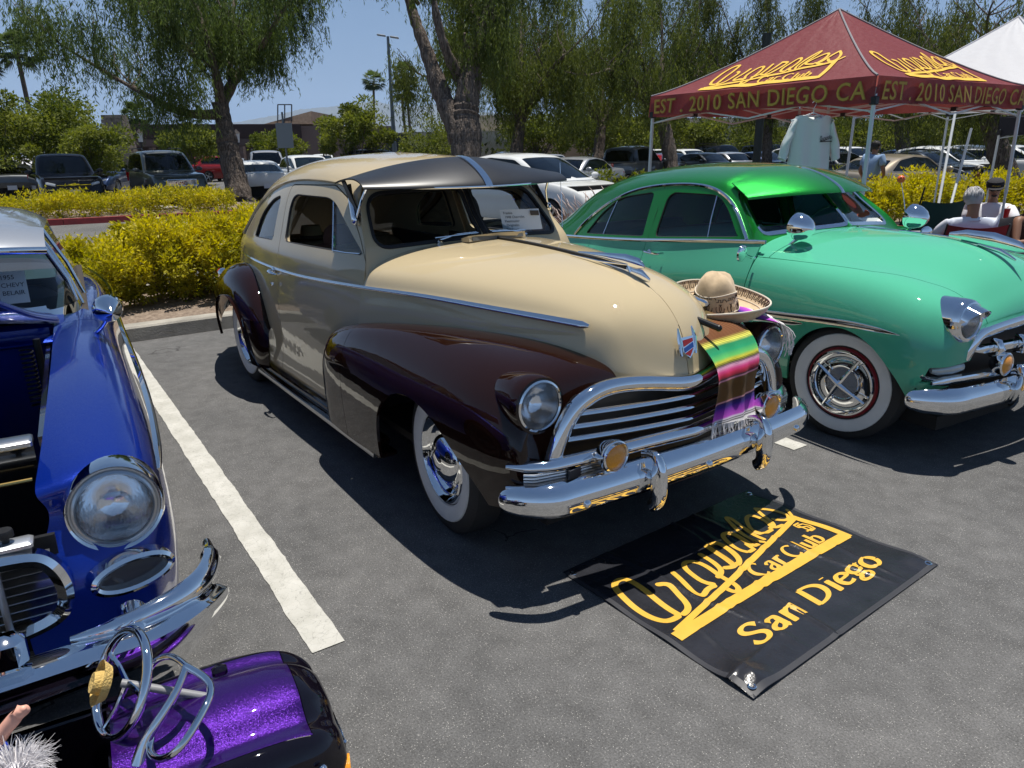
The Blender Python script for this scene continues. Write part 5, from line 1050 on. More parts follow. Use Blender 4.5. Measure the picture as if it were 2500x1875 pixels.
for s in (1, -1):
 f = (lambda P: P) if s > 0 else (lambda P: P.mirror())
 f(d2.flange(.012)).obj('rear_door', SEAF, sedan); f(d1.flange(.012)).obj('front_door', SEAF, sedan)
 f(w1_.offset(-.012)).obj('front_window', GLASS, sedan); f(w2_.offset(-.012)).obj('rear_window', GLASS, sedan)
 fl = (lambda L: [tuple(v) for v in L]) if s > 0 else (lambda L: [(a, -b_, c_) for a, b_, c_ in L])
 bt = spline(BT[2:], 60, .6); strip('belt_trim', fl(bt.tolist()), [(.008, -.013), (.012, 0), (.008, .013), (-.004, .013), (-.004, -.013)], CHROME, sedan, fl([(0, 1, .15)] * 60))
 dr_, dn = on_side(gg_, [(-2.90,.945), (-2.84,1.03), (-2.73,1.12), (-2.5,1.26), (-2.22,1.355), (-1.93,1.40), (-1.6,1.42), (-1.35,1.405), (-1.16,1.335), (-1.02,1.235), (-.90,1.12), (-.87,1.085)], lift=.004)
 strip('drip_moulding', fl(spline(dr_, 70, .3).tolist()), [(.014, -.004), (.014, .006), (.004, .014), (-.004, .010), (-.004, -.012), (.004, -.013)], CHROME, sedan, fl(spline(dn, 70, 0).tolist()))
 for a, b_ in (((-1.222, 1.06), (-1.285, 1.355)), ((-2.455, .99), (-2.43, 1.27)), ):
  p, n_ = on_side(gg_, [a, ((a[0] + b_[0]) / 2, (a[1] + b_[1]) / 2), b_], lift=-.006); strip('vent_post', fl(p), round_prof(.007, .006, 6), CHROME, sedan, fl(n_))
 for P_, nm in ((fw1, 0),):
  pass
 for pl in (roundpoly([(-1.775,1.03), (-1.78,1.36), (-1.27,1.36), (-1.13,1.27), (-.955,1.10)], [.04,.09,.08,.1,.03]), roundpoly([(-1.915,1.02), (-2.73,.972), (-2.60,1.15), (-2.40,1.29), (-1.95,1.355)], [.03,.03,.08,.1,.05])):
  p, n_ = on_side(gg_, pl, lift=-.008); strip('window_gasket', fl(p), round_prof(.006, .006, 6), RUBBER, sedan, fl(n_), closed=True)
 p, n_ = on_side(gg_, [(-1.845, .995), (-1.84, 1.2), (-1.86, 1.40)], lift=.001); strip('door_gap', fl(p), round_prof(.003, .003, 4), BLACK, sedan, fl(n_))
 for hx, hz in ((-1.67, .925), (-2.55, .865)):
  b = MB(); y = .895; b.tube([(hx - .06, s * .86, hz), (hx - .06, s * (y + .02), hz)], .009); b.tube([(hx + .07, s * .86, hz), (hx + .07, s * (y + .02), hz)], .008)
  b.tube([(hx - .10, s * (y + .02), hz + .003), (hx - .05, s * (y + .035), hz + .002), (hx + .05, s * (y + .035), hz), (hx + .09, s * (y + .022), hz)], [.006, .011, .010, .006], flat=(.8, 1)); b.ell((hx - .06, s * (y - .01), hz), (.022, .016, .02)); b.build('door_handle', CHROME, sedan)
# side spear that steps down over the wheel arch
 sp = spline([(-1.35, .935, .655), (-.9, .94, .665), (-.57, .945, .675), (-.3, .948, .695), (-.05, .948, .715), (.15, .945, .725), (.30, .937, .722), (.38, .925, .715)], 60, .5); strip('side_spear', fl(sp.tolist()), [(.006, -.022), (.012, -.018), (.007, -.004), (.007, .004), (.012, .018), (.006, .022), (-.008, .02), (-.008, -.02)], CHROME, sedan, fl([(0, 1, .0)] * 60), scale=np.interp(np.linspace(0, 1, 60), [0, .75, .9, 1], [1, 1, .7, .08]))
 sp = spline([(-1.35, .94, .60), (-.9, .945, .61), (-.5, .948, .635), (-.3, .95, .655), (-.22, .95, .665)], 30, .5); strip('side_spear', fl(sp.tolist()), [(.004, -.014), (.010, 0), (.004, .014), (-.01, .014), (-.01, -.014)], CHROME, sedan, fl([(0, 1, 0)] * 30), scale=np.interp(np.linspace(0, 1, 30), [0, .85, 1], [1, 1, .2]))
 strip('rocker_trim', [(x, s * .875, .245 + .02 * x) for x in np.linspace(-2.5, -.42, 12)], [(.004, -.016), (.012, 0), (.004, .016), (-.01, .016), (-.01, -.016)], CHROME, sedan, (0, s, 0))
# headlights with peaked chrome brows
 e, M = headlight(sedan, (.575, s * .655, .792), (1, s * .03, .02), .085, None, ringw=.026)
 b = MB(); b.lathe([(.118, -.16), (.120, -.03), (.114, .0), (.10, .012)], M, 36); b.build('bezel_housing', CHROME, e)
 b = MB(); n = 17
 for k in range(n):
  a = PI * k / (n - 1)
  for rr, h in ((.098, .008), (.088 - .0 * k, .075 * math.sin(a) ** .8 + .012)): b.V.append(tuple(M @ Vector((rr * math.cos(a), rr * math.sin(a) * (1 if h < .02 else .80), h))))
 b.F = [[2 * k, 2 * k + 1, 2 * k + 3, 2 * k + 2] for k in range(n - 1)]; b.mi = [0] * (n - 1); o = b.build('headlight_brow', CHROME, e)
# cowl spotlight-shaped mirrors and a round door mirror
 b = MB(); c = Vector((-.60, s * .60, 1.185)); Mx = orient((-.95, 0, .15), c)
 b.lathe([(.0001, -.105), (.03, -.098), (.06, -.07), (.080, -.03), (.087, .01), (.085, .03), (.078, .034), (.0001, .034)], Mx, 28); b.build('cowl_mirror', CHROME, sedan)
 b = MB(); b.tube([c + Vector((-.0, 0, -.07)), c + Vector((-.05, s * .0, -.11)), c + Vector((-.08, s * .02, -.15))], [.012, .010, .014], 8); b.lathe([(.03, .0), (.026, .01), (.01, .014), (.0001, .015)], orient((0, .2 * s, 1), c + Vector((-.08, s * .02, -.158))), 12); b.build('mirror_stem', CHROME, sedan)
 b = MB(); c = Vector((-.72, s * .97, 1.03)); b.lathe([(.0001, -.02), (.03, -.018), (.052, -.006), (.055, .006), (.05, .009), (.0001, .007)], orient((-.9, s * .25, .1), c), 24); b.tube([c, c + Vector((0, -s * .08, -.03)), c + Vector((0, -s * .12, -.04))], .009, 8); b.build('door_mirror', CHROME, sedan)
for loc, st in (((.015,-.785,.345), R(9)), ((-2.905,-.77,.345), 0), ((.015,.785,.345), R(9)), ((-2.905,.77,.345), 0)):
 e, L, h = wheel(sedan, loc, -1 if loc[1] < 0 else 1, r=.345, w=.17, ww=(.222, .298), steer=st, rimr=.20, band=mat('red_band', (.22, .006, .012), rough=.35))
 L('trim_ring', [(.205, h * .8), (.198, h * 1.0), (.188, h * 1.02), (.178, h * .8), (.17, h * .7)], CHROME)
 L('wheel_disc', [(.180, h * .72), (.165, h * .66), (.13, h * .64), (.11, h * .72), (.105, h * .9), (.098, h * .86), (.0001, h * .86)], CHROME)
 L('mesh_centre', [(.094, h * .87), (.06, h * .90), (.03, h * .92), (.0001, h * .93)], mat('checker_steel', (.30, .31, .33), rough=.25, metal=1, bump=1, bscale=200))
 for k in range(4):
  a = PI / 4 + k * PI / 2 + .25; b = MB(); b.tube([(0, -h * 1.32, 0), (.09 * math.cos(a), -h * 1.2, .09 * math.sin(a)), (.175 * math.cos(a), -h * 1.05, .175 * math.sin(a))], [.016, .011, .008], 6, flat=(1, .6)); b.build('spinner_bar', CHROME, e)
# grille
b = MB(); ys = np.linspace(-.84, .84, 41)
for y in ys: b.V += [(.50 - .06 * y * y, y, .42), (.50 - .06 * y * y, y, np.interp(abs(y), [0,.5,.56,.6,.84], [.74,.70,.66,.57,.55]))]
b.F = [[2 * i, 2 * i + 2, 2 * i + 3, 2 * i + 1] for i in range(40)]; b.mi = [0] * 40; b.build('grille_backing', BLACK, sedan)
gxx = lambda y: .605 - .11 * abs(y) ** 1.8
ar = spline([(gxx(.585) - .01,-.60,.575), (gxx(.57), -.575,.63), (gxx(.54), -.53,.70), (gxx(.4), -.40,.728), (gxx(.2), -.2,.75), (gxx(0), 0,.76), (gxx(.2), .2,.75), (gxx(.4), .40,.728), (gxx(.54), .53,.70), (gxx(.57), .575,.63), (gxx(.585) - .01,.60,.575)], 90,.5)
strip('grille_top_bar', ar.tolist(), [(.012, -.028), (.024, -.01), (.022, .012), (.008, .03), (-.02, .03), (-.02, -.03)], CHROME, sedan, (1, 0, .1))
for z, hw, nm in ((.625, .56, 'grille_bar'), (.475, .84, 'grille_lower_bar')):
 p = [(gxx(y) + .015, y, z) for y in np.linspace(-hw, hw, 41)]; strip(nm, p, [(.022,0), (.014,.020), (-.012,.024), (-.02,0), (-.012,-.024), (.014,-.020)], CHROME, sedan, (1,0,0), scale=np.interp(np.abs(np.linspace(-1,1,41)), [0,.9,1], [1,1,.4]))
for y in (-.42, -.21, 0, .21, .42):
 b = MB(); x = gxx(y) + .02; b.tube([(x - .02, y, .665), (x + .018, y, .655), (x + .032, y, .625), (x + .018, y, .595), (x - .02, y, .585)], [.012, .022, .027, .022, .012], 10, up=(0, 1, 0), flat=(1.2, .8)); b.build('grille_tooth', CHROME, sedan)
for s in (1, -1):
 b = MB(); P = [(.50 + .06 * math.cos(0), 0, 0)]
 loop = spline([(.52, s * .58,.585), (.50, s * .70,.595), (.475, s * .80,.57), (.46, s * .845,.525), (.475, s * .82,.485), (.51, s * .70,.47), (.54, s * .58,.47)], 40,.5)
 strip('parking_lamp_surround', loop.tolist(), [(.02, -.012), (.03, 0), (.02, .014), (-.02, .018), (-.02, -.014)], CHROME, sedan, (1, s * .25, 0))
 b = MB(); b.tube([(.535, s * .59, .53), (.53, s * .68, .532), (.51, s * .76, .53), (.495, s * .79, .528)], [.028, .034, .030, .015], 12, flat=(1, .5) if False else None); b.build('parking_lamp', mat('clear_lamp', (.45, .5, .5), rough=.1, coat=1, metal=.3), sedan)
 M = orient((1, 0, .03), (.665, s * .40, .545)); fog = bpy.data.objects.new('fog_lamp', None); link(fog, sedan); b = MB(); b.lathe([(.001, -.075), (.035, -.068), (.055, -.045), (.062, -.015), (.064, .008), (.056, .014), (.052, .008)], M, 30); b.build('fog_housing', CHROME, fog); b = MB(); b.lathe([(.054, .006), (.04, .018), (.02, .024), (.0001, .026)], M, 26); b.build('amber_lens', AMBER, fog)
gb = lambda y: .66 - .05 * abs(y) ** 2 - 2.9 * max(0, abs(y) - .70) ** 2
bumper(sedan, .93,91, gb, .385, [(-.004,.04), (-.014,.068), (-.002,.078), (.02,.068), (.036,.045), (.045,.012), (.044,-.014), (.036,-.036), (.02,-.058), (-.002,-.07), (-.014,-.06), (-.004,-.035)], scale=sc)
for s in (1, -1):
 y = s * .30; x = gb(y) + .035; b = MB(); pts = spline([(x - .05, y, .49), (x + .0, y, .515), (x + .035, y, .48), (x + .04, y, .41), (x + .035, y, .33), (x + .0, y, .29)], 22, .5); b.tube([tuple(p) for p in pts], list(np.interp(np.linspace(0, 1, 22), [0, .3, .7, 1], [.022, .034, .038, .026])), 14, flat=(1.1, .85), up=(0, 1, 0)); b.build('bumper_guard', CHROME, sedan)
# hood ornament, spear, emblem
strip('hood_spear', spline([(-.62, 0, 1.143), (-.3, 0, 1.147), (.0, 0, 1.136), (.1, 0, 1.125)], 20, .5).tolist(), [(.004, -.008), (.009, 0), (.004, .008), (-.004, .008), (-.004, -.008)], CHROME, sedan, (0, 0, 1))
b = MB(); b.tube([(.02, 0, 1.15), (.12, 0, 1.152), (.28, 0, 1.14), (.42, 0, 1.115), (.47, 0, 1.10)], [.010, .024, .030, .022, .006], 12, flat=(1.5, .55), up=(0, 1, 0)); b.tube([(.2, 0, 1.11), (.33, 0, 1.085), (.42, 0, 1.04)], [.01, .016, .006], 10); b.build('hood_ornament', CHROME, sedan)
b = MB(); M = orient((.95, 0, .4), (.515, 0, .885)); b.ell((0, 0, 0), (.05, .028, .012), 16, M.to_3x3().to_4x4()); b.V = [tuple(Vector(v) + Vector((.515, 0, .885))) for v in b.V]; b.build('hood_emblem', CHROME, sedan)
# windshield
WG = [[(-.80,.775,1.05), (-.80,.70,1.06), (-.765,.40,1.10), (-.70,.15,1.125), (-.665,0,1.13)], [(-.85,.748,1.135), (-.87,.68,1.125), (-.82,.40,1.155), (-.74,.15,1.175), (-.70,0,1.18)], [(-.98,.693,1.24), (-1.0,.63,1.24), (-.94,.38,1.26), (-.86,.15,1.275), (-.82,0,1.28)], [(-1.13,.618,1.365), (-1.14,.56,1.36), (-1.07,.35,1.375), (-.99,.15,1.385), (-.95,0,1.39)], [(-1.17,.52,1.45), (-1.15,.45,1.47), (-1.12,.3,1.485), (-1.10,.15,1.50), (-1.09,0,1.51)]]
wg = Patch.loft(WG, 36,44); fwg = sdf_poly(roundpoly([(.02,1.17), (.02,1.375), (.56,1.355), (.655,1.125)], [.02,.02,.05,.05]), (1,2)); a_, b__ = wg.split(fwg); c__, d__ = b__.split(lambda V: fwg(V) - .022)
for s in (1, -1): (a_ if s > 0 else a_.mirror()).offset(-.004).obj('windshield_glass', MATS['clear_windshield'], sedan)
c__.offset(.006).flange(.015).both().obj('windshield_trim', CHROME, sedan); d__.both().obj('windshield_surround', CANDY, sedan)
VG = []
for t in np.linspace(0, 1, 9):
 y = t * .66; VG.append([(-1.10 - .10 * t ** 1.5, y * .93, 1.525 - .085 * t ** 2.2), (-1.03 - .12 * t ** 1.6, y * .95, 1.508 - .085 * t ** 2.2), (-.93 - .15 * t ** 1.8, y * .97, 1.475 - .085 * t ** 2.2), (-.83 - .19 * t ** 2, y, 1.425 - .06 * t ** 2.2), (-.775 - .22 * t ** 2.0, y, 1.388 - .04 * t ** 2.4), (-.765 - .23 * t ** 2.0, y, 1.370 - .035 * t ** 2.4)])
vg = Patch.loft(VG, 50, 24)
if vg.N[:, 2].mean() < 0: vg = Patch(vg.V, -vg.N, [f[::-1] for f in vg.F])
und = Patch(vg.V - vg.N * .008, -vg.N, [f[::-1] for f in vg.F]); vg.flange(.008).join(und).both().obj('sun_visor', CANDY, sedan)
strip('visor_centre_trim', spline([(-1.12, 0, 1.532), (-1.03, 0, 1.513), (-.93, 0, 1.48), (-.83, 0, 1.43), (-.775, 0, 1.393), (-.758, 0, 1.366)], 20, .5).tolist(), [(.003, -.016), (.006, 0), (.003, .016), (-.004, .016), (-.004, -.016)], CHROME, sedan, (.4, 0, 1))
strip('windshield_centre_bar', [(-.70, 0, 1.175), (-.83, 0, 1.285), (-.95, 0, 1.385)], round_prof(.010, .014), CHROME, sedan, (1, 0, 1))
# interior
TEAL = mat('teal_upholstery', (.10, .34, .33), rough=.7)
b = MB(); b.box(-3.4, -.2, -.74, .74, .24, .27); b.box(-1.0, -.82, -.68, .68, .5, 1.03, bev=.04); b.build('cabin_floor', INT, sedan)
b = MB(); b.box(-2.05, -1.42, -.66, .66, .38, .58, bev=.05); b.box(-2.12, -1.93, -.66, .66, .45, 1.06, bev=.07); b.build('front_bench', TEAL, sedan)
b = MB(); b.box(-3.0, -2.45, -.64, .64, .36, .55, bev=.05); b.box(-3.12, -2.92, -.64, .64, .45, 1.02, bev=.07); b.build('rear_bench', TEAL, sedan)
for s in (1, -1): b = MB(); b.box(-2.95, -.95, .70 if s > 0 else -.73, .73 if s > 0 else -.70, .26, .94); b.build('door_card', TEAL, sedan)
lg = gg_.split(lambda V: -(V[:, 0] + 3.2))[0].split(lambda V: -(V[:, 2] - 1.39))[0].offset(-.03); lg.mirror().join(lg).obj('headliner', mat('grey_headliner', (.62, .60, .56), rough=.95), sedan)
b = MB(); Mw = orient((-.85, 0, .45), (-1.22, .36, 1.06)); b.tube([Mw @ Vector((.2 * math.cos(a), .2 * math.sin(a), 0)) for a in np.linspace(0, 2 * PI, 33)[:-1]], .009, 8, closed=True); b.tube([Mw @ Vector((-.2, 0, 0)), Mw @ Vector((.2, 0, 0))], .008, 6); b.tube([Mw @ Vector((0, 0, 0)), (-.9, .36, .9)], .016, 8); b.build('steering_wheel', mat('teal_plastic', (.05, .25, .22), rough=.3), sedan)
b = MB(); b.box(-4.0, .5, -.66, .66, .16, .24); b.box(-.40, .42, -.46, .46, .24, .60); b.box(-3.3, -2.5, -.55, .55, .22, .6); b.build('underbody', UNDER, sedan)
b = MB(); b.add([(-.92, .42, 1.16), (-.90, .62, 1.155), (-.84, .60, 1.13), (-.86, .42, 1.135)], [[0, 1, 2, 3]]); b.build('show_card', mat('white_card', (.75, .75, .73), rough=.6), sedan)
# ================================================================== the blue car with its hood up
BLUE = paint('cobalt_paint', (.001, .022, .27), metal=.55, rough=.3, flake=1300)
SILV = paint('silver_paint', (.42, .44, .47), metal=.6, rough=.3)
bcar = thing('blue_classic_car', 'cobalt blue classic car with a silver roof and its hood raised', 'car', (-.102, -2.80, 0), R(-5))
BF = [      # fender + side: rows along x, columns inner edge -> crest -> side -> bottom
 [(-4.2,.5,.80), (-4.2,.62,.82), (-4.2,.70,.80), (-4.2,.74,.74), (-4.2,.76,.6), (-4.2,.75,.42), (-4.2,.72,.28)],
 [(-3.0,.60,.90), (-3.0,.74,.93), (-3.0,.83,.90), (-3.0,.87,.80), (-3.0,.895,.62), (-3.0,.89,.42), (-3.0,.86,.24)],
 [(-1.8,.62,.95), (-1.8,.74,.97), (-1.8,.82,.945), (-1.8,.86,.84), (-1.8,.89,.65), (-1.8,.885,.44), (-1.8,.86,.22)],
 [(-.95,.62,.985), (-.95,.73,1.0), (-.95,.81,.97), (-.95,.86,.86), (-.95,.895,.66), (-.95,.89,.44), (-.95,.86,.22)],
 [(-.4,.62,.985), (-.4,.735,1.0), (-.4,.82,.965), (-.4,.87,.86), (-.4,.90,.67), (-.4,.895,.46), (-.4,.87,.24)],
 [(.1,.61,.965), (.1,.735,.98), (.1,.825,.945), (.1,.875,.84), (.1,.90,.67), (.1,.895,.48), (.1,.87,.28)],
 [(.45,.595,.925), (.45,.72,.94), (.45,.82,.91), (.45,.87,.82), (.45,.89,.66), (.45,.885,.50), (.45,.86,.34)],
 [(.62,.58,.89), (.63,.70,.915), (.62,.80,.89), (.60,.86,.81), (.58,.875,.66), (.57,.87,.50), (.56,.85,.36)],
 [(.68,.575,.86), (.69,.69,.88), (.68,.79,.86), (.655,.85,.79), (.625,.865,.66), (.615,.86,.50), (.60,.84,.38)],
 [(.66,.60,.80), (.66,.72,.80), (.66,.79,.79), (.66,.83,.74), (.66,.845,.64), (.65,.84,.50), (.63,.82,.38)],
 [(.72,.55,.70), (.73,.65,.70), (.725,.74,.69), (.715,.80,.66), (.70,.82,.60), (.69,.82,.50), (.67,.80,.38)],
 [(.76,.50,.58), (.765,.62,.58), (.76,.72,.57), (.745,.77,.55), (.73,.79,.52), (.71,.79,.46), (.69,.78,.38)],
 [(.70,.50,.42), (.71,.62,.42), (.71,.72,.42), (.70,.75,.42), (.69,.77,.41), (.68,.77,.40), (.67,.76,.37)]]
bf = Patch.loft(BF, 120, 60)
ba = lambda V: np.where(V[:, 1] > .7, np.hypot(V[:, 0], V[:, 2] - .33) - .375, 1.0); ba2 = lambda V: np.where(V[:, 1] > .7, np.hypot(V[:, 0] + 2.92, (V[:, 2] - .33) * 1.1) - .36, 1.0)
bf2 = bf.split(ba)[1].split(ba2)[1]; bf2 = bf2.split(lambda V: np.where(V[:, 0] > .45, np.hypot(V[:, 1] - .742, V[:, 2] - .797) - .100, 1.0))[1]; fe, rest = bf2.split(lambda V: -(V[:, 0] + .95)); rest = rest.split(lambda V: V[:, 0] + .955)[0]
for s in (1, -1):
 f = (lambda P: P) if s > 0 else (lambda P: P.mirror()); fl = (lambda L: [tuple(v) for v in L]) if s > 0 else (lambda L: [(a, -b_, c_) for a, b_, c_ in L])
 f(fe.flange(.02)).obj('front_fender', BLUE, bcar); f(rest.flange(.01)).obj('door_side', BLUE, bcar)
 M = orient((1, s * .03, .10), (.705, s * .742, .80)); e = bpy.data.objects.new('headlight', None); link(e, bcar)
 b = MB(); b.lathe([(.121, -.11), (.121, -.01), (.114, .009), (.107, .004), (.101, -.004), (.098, -.012)], M, 44); b.build('bezel', CHROME, e)
 b = MB(); b.lathe([(.104, -.02), (.100, .0), (.094, .004), (.090, .0)], M, 40); b.build('retaining_ring', STEEL, e)
 b = MB(); b.lathe([(.09, -.004), (.07, -.02), (.045, -.045), (.02, -.058), (.0001, -.06)], M, 36); b.build('reflector', LENS, e)
 b = MB(); b.lathe([(.090, .002), (.075, .014), (.05, .024), (.025, .029), (.0001, .030)], M, 36); b.build('lens', LENS_FLUTED, e)
 sp = spline([(-3.9, .80, .84), (-2.5, .885, .93), (-1.8, .88, .955), (-.95, .872, .965), (-.4, .880, .962), (.1, .885, .945), (.45, .88, .915), (.62, .868, .88), (.66, .862, .865)], 70, .5); strip('crest_moulding', fl(sp.tolist()), [(.006, -.010), (.010, 0), (.006, .010), (-.008, .010), (-.008, -.010)], CHROME, bcar, fl([(0, 1, .5)] * 70), scale=np.interp(np.linspace(0, 1, 70), [0, .9, 1], [1, 1, .5]))
 ov = [(.742 - .08 * math.sin(a) * 0 - .05 * (math.cos(a) + 1) * .5, s * (.752 + .092 * math.cos(a)), .632 + .042 * math.sin(a)) for a in np.linspace(0, 2 * PI, 37)[:-1]]
 ov = [(x + .030, y, z) for x, y, z in ov]; strip('park_lamp_bezel', ov, [(.02, -.008), (.026, 0), (.02, .010), (-.02, .012), (-.02, -.008)], CHROME, bcar, (1, s * .3, 0), closed=True)
 b = MB(); b.V = [(x + .004, y, z) for x, y, z in ov] + [(.752, s * .752, .632)]; b.F = [[i, (i + 1) % 36, 36] for i in range(36)]; b.mi = [0] * 36; b.build('park_lamp_lens', mat('smoked_lens'), bcar)
# upper bumper blade wrapping the corner
 bl = spline([(.885, s * .60,.565), (.90, s * .68,.57), (.885, s * .78,.58), (.84, s * .87,.58), (.76, s * .925,.575), (.66, s * .95,.57), (.58, s * .955,.57)], 60,.5); sd_ = [(max(.0, math.cos(a)), s * math.sin(a), .55) for a in np.linspace(.0,1.6,60)]
 strip('bumper_wing', bl.tolist(), [(-.022, .0), (-.01, .030), (.010, .034), (.026, .022), (.032, .0), (.026, -.022), (.010, -.03), (-.01, -.02)], CHROME, bcar, sd_, scale=np.interp(np.linspace(0, 1, 60), [0, .12, .5, .9, 1], [.25, .7, 1, 1, .5]))
 b = MB(); M = orient((1, 0, -.25), (.905, s * .735, .545)); b.lathe([(.034, -.08), (.036, 0), (.034, .03), (.026, .05), (.012, .062), (.0001, .065)], M, 22); b.build('bumper_bullet', CHROME, bcar)
# cowl mirror: cone head on a slanted stem
 c = Vector((-.55, s * .83, 1.10)); b = MB(); b.lathe([(.0001, .085), (.02, .060), (.045, .02), (.056, -.012), (.053, -.02), (.0001, -.018)], orient((1, s * .12, -.05), c), 26); b.build('fender_mirror', CHROME, bcar)
 b = MB(); b.tube([c + Vector((.0, 0, -.03)), (-.62, s * .80, 1.02), (-.66, s * .77, .985)], [.009, .009, .013], 10); b.build('mirror_stem', CHROME, bcar)
 f_ = MB(); f_.lathe([(.215, .065), (.24, .07), (.30, .074), (.325, .06), (.34, .03), (.34, -.08), (.2, -.08)], Matrix.Translation((0, s * .78, .335)) @ Matrix.Rotation(-s * PI / 2, 4, 'X'), 36); f_.build('tyre', TYRE, bcar)
bmx = lambda y: .93 - .05 * abs(y) ** 2 - 3.2 * max(0, abs(y) - .72) ** 2
for k_ in (0,):
 ys = .955 * np.sin(np.linspace(-PI / 2, PI / 2, 101)); P = [(bmx(y), y, .455) for y in ys]; sdv = []
 for y in ys: d_ = (bmx(min(.955, y + .004)) - bmx(max(-.955, y - .004))) / .008; sdv.append((1, -d_, .0))
 strip('front_bumper', P, [(-.13, .11), (-.115, .125), (-.08, .118), (-.04, .098), (-.004, .066), (.030, .024), (.058, -.026), (.074, -.068), (.072, -.088), (.04, -.102), (-.012, -.095), (-.03, 0)], CHROME, bcar, sdv, scale=np.interp(np.abs(ys), [0, .85, .93, .955], [1.15, 1.1, .8, .3]))
for s in (1, -1):
 y = s * .475; b = MB(); b.box(.90, .965, y - .075, y + .045, .56, .655, bev=.02); b.build('bumper_guard', CHROME, bcar)
 b = MB(); b.ell((bmx(.84) + .035, s * .85, .50), (.014, .018, .018)); b.build('bumper_bolt', CHROME, bcar)
b = MB(); b.box(.938, .960, .15, .455, .49, .515, bev=.004); b.build('plate_bracket', STEEL, bcar); b = MB(); b.box(.945, .962, .16, .44, .36, .485, bev=.006); b.build('plate_frame', mat('clear_bar', (.5, .52, .55), rough=.1, metal=.8), bcar)
# grille with egg-crate bars
sur = spline([(.785,-.60,.60), (.785,-.605,.68), (.785,-.57,.75), (.79,-.48,.765), (.80,0,.775), (.79,.48,.765), (.785,.57,.75), (.785,.605,.68), (.785,.60,.60), (.785,.55,.565), (.79,.45,.555)], 80,.5)
strip('grille_surround', sur.tolist(), [(.012, -.016), (.022, 0), (.012, .02), (-.02, .02), (-.02, -.016)], CHROME, bcar, (1, 0, 0))
b = MB(); b.box(.70, .715, -.60, .60, .54, .77); b.build('grille_backing', BLACK, bcar)
for k in range(8):
 b = MB(); z = .58 + .023 * k; b.add([(.735, -.585, z), (.785, -.585, z - .008), (.785, .585, z - .008), (.735, .585, z), (.735, -.585, z + .003), (.787, -.585, z - .004), (.787, .585, z - .004), (.735, .585, z + .003)], [[0, 1, 2, 3], [4, 7, 6, 5], [1, 5, 6, 2]]); b.build('grille_bar', STEEL, bcar)
for y in (-.5, -.25, 0, .25, .475): b = MB(); b.tube([(.79, y, .56), (.793, y, .66), (.79, y, .76)], .010, 8, flat=(.6, 1)); b.build('grille_post', STEEL, bcar)
b = MB(); b.box(.735, .79, -.58, .56, .778, .796, bev=.005); b.build('header_panel', SILV, bcar)
b = MB(); b.lathe([(.0001, .03), (.018, .03), (.02, .024), (.02, .012), (.008, .01), (.008, -.01)], Matrix.Translation((.76, .505, .800)), 16); b.build('hood_latch_knob', BLACK, bcar)
b = MB(); b.box(.42, .45, -.57, .575, .30, .93); b.build('radiator_panel', mat('gloss_black', (.006, .006, .008), rough=.08, coat=1), bcar)
b = MB(); b.box(.40, .47, -.57, .575, .925, .945, bev=.004); b.build('radiator_rail', STEEL, bcar)
b = MB(); b.tube([(.50, -.55, .845), (.50, .56, .845)], .006, 8); b.build('brass_line', mat('brass', (.6, .42, .15), rough=.25, metal=1), bcar)
b = MB(); b.box(-.98, .40, -.60, -.585, .3, .95); b.box(-.98, .40, .585, .60, .3, .93); b.box(-.98, .4, -.585, .585, .28, .30); b.build('engine_bay', mat('gloss_black'), bcar)
b = MB(); b.box(-1.0, -.94, -.62, .62, .35, 1.0, bev=.02); b.box(-.94, -.80, -.60, .62, .93, .955, bev=.01); b.build('firewall', BLUE, bcar)
b = MB(); b.box(-.6, .2, -.25, .25, .3, .72, bev=.05); b.tube([(-.4, .2, .75), (.1, .2, .75)], .06, 12); b.ell((-.2, 0, .80), (.18, .18, .06)); b.build('engine', mat('engine_black', (.01, .01, .012), rough=.35), bcar)
hel = [(-.70 + .02 * math.cos(a * 1.0), .52 + .022 * math.sin(a), .70 + .25 * a / (2 * PI * 14)) for a in np.linspace(0, 2 * PI * 14, 160)]
b = MB(); b.tube(hel, .004, 5); b.tube([(-.70, .56, .6), (-.72, .56, .98)], .014, 8); b.build('hood_spring', BLACK, bcar)
# raised hood seen along its edge
hdv = []
for (x, y, z) in [(-.98,.645,1.0), (-.80,.59,1.045), (-.5,.495,1.165), (-.1,.40,1.34), (.4,.33,1.60)]:
 hdv.append([(x, y, z), (x - .01, y - .02, z + .035), (x - .012, y * .7, z + .055), (x - .015, y * .3, z + .075), (x - .015, 0, z + .08)])
hp = Patch.loft(hdv, 30, 20); hp = hp if hp.N[:, 2].mean() > 0 else Patch(hp.V, -hp.N, [f[::-1] for f in hp.F]); hu = Patch(hp.V - [0, 0, .012], -hp.N, [f[::-1] for f in hp.F]); hp.flange(.012).join(hu).both().obj('raised_hood', BLUE, bcar)
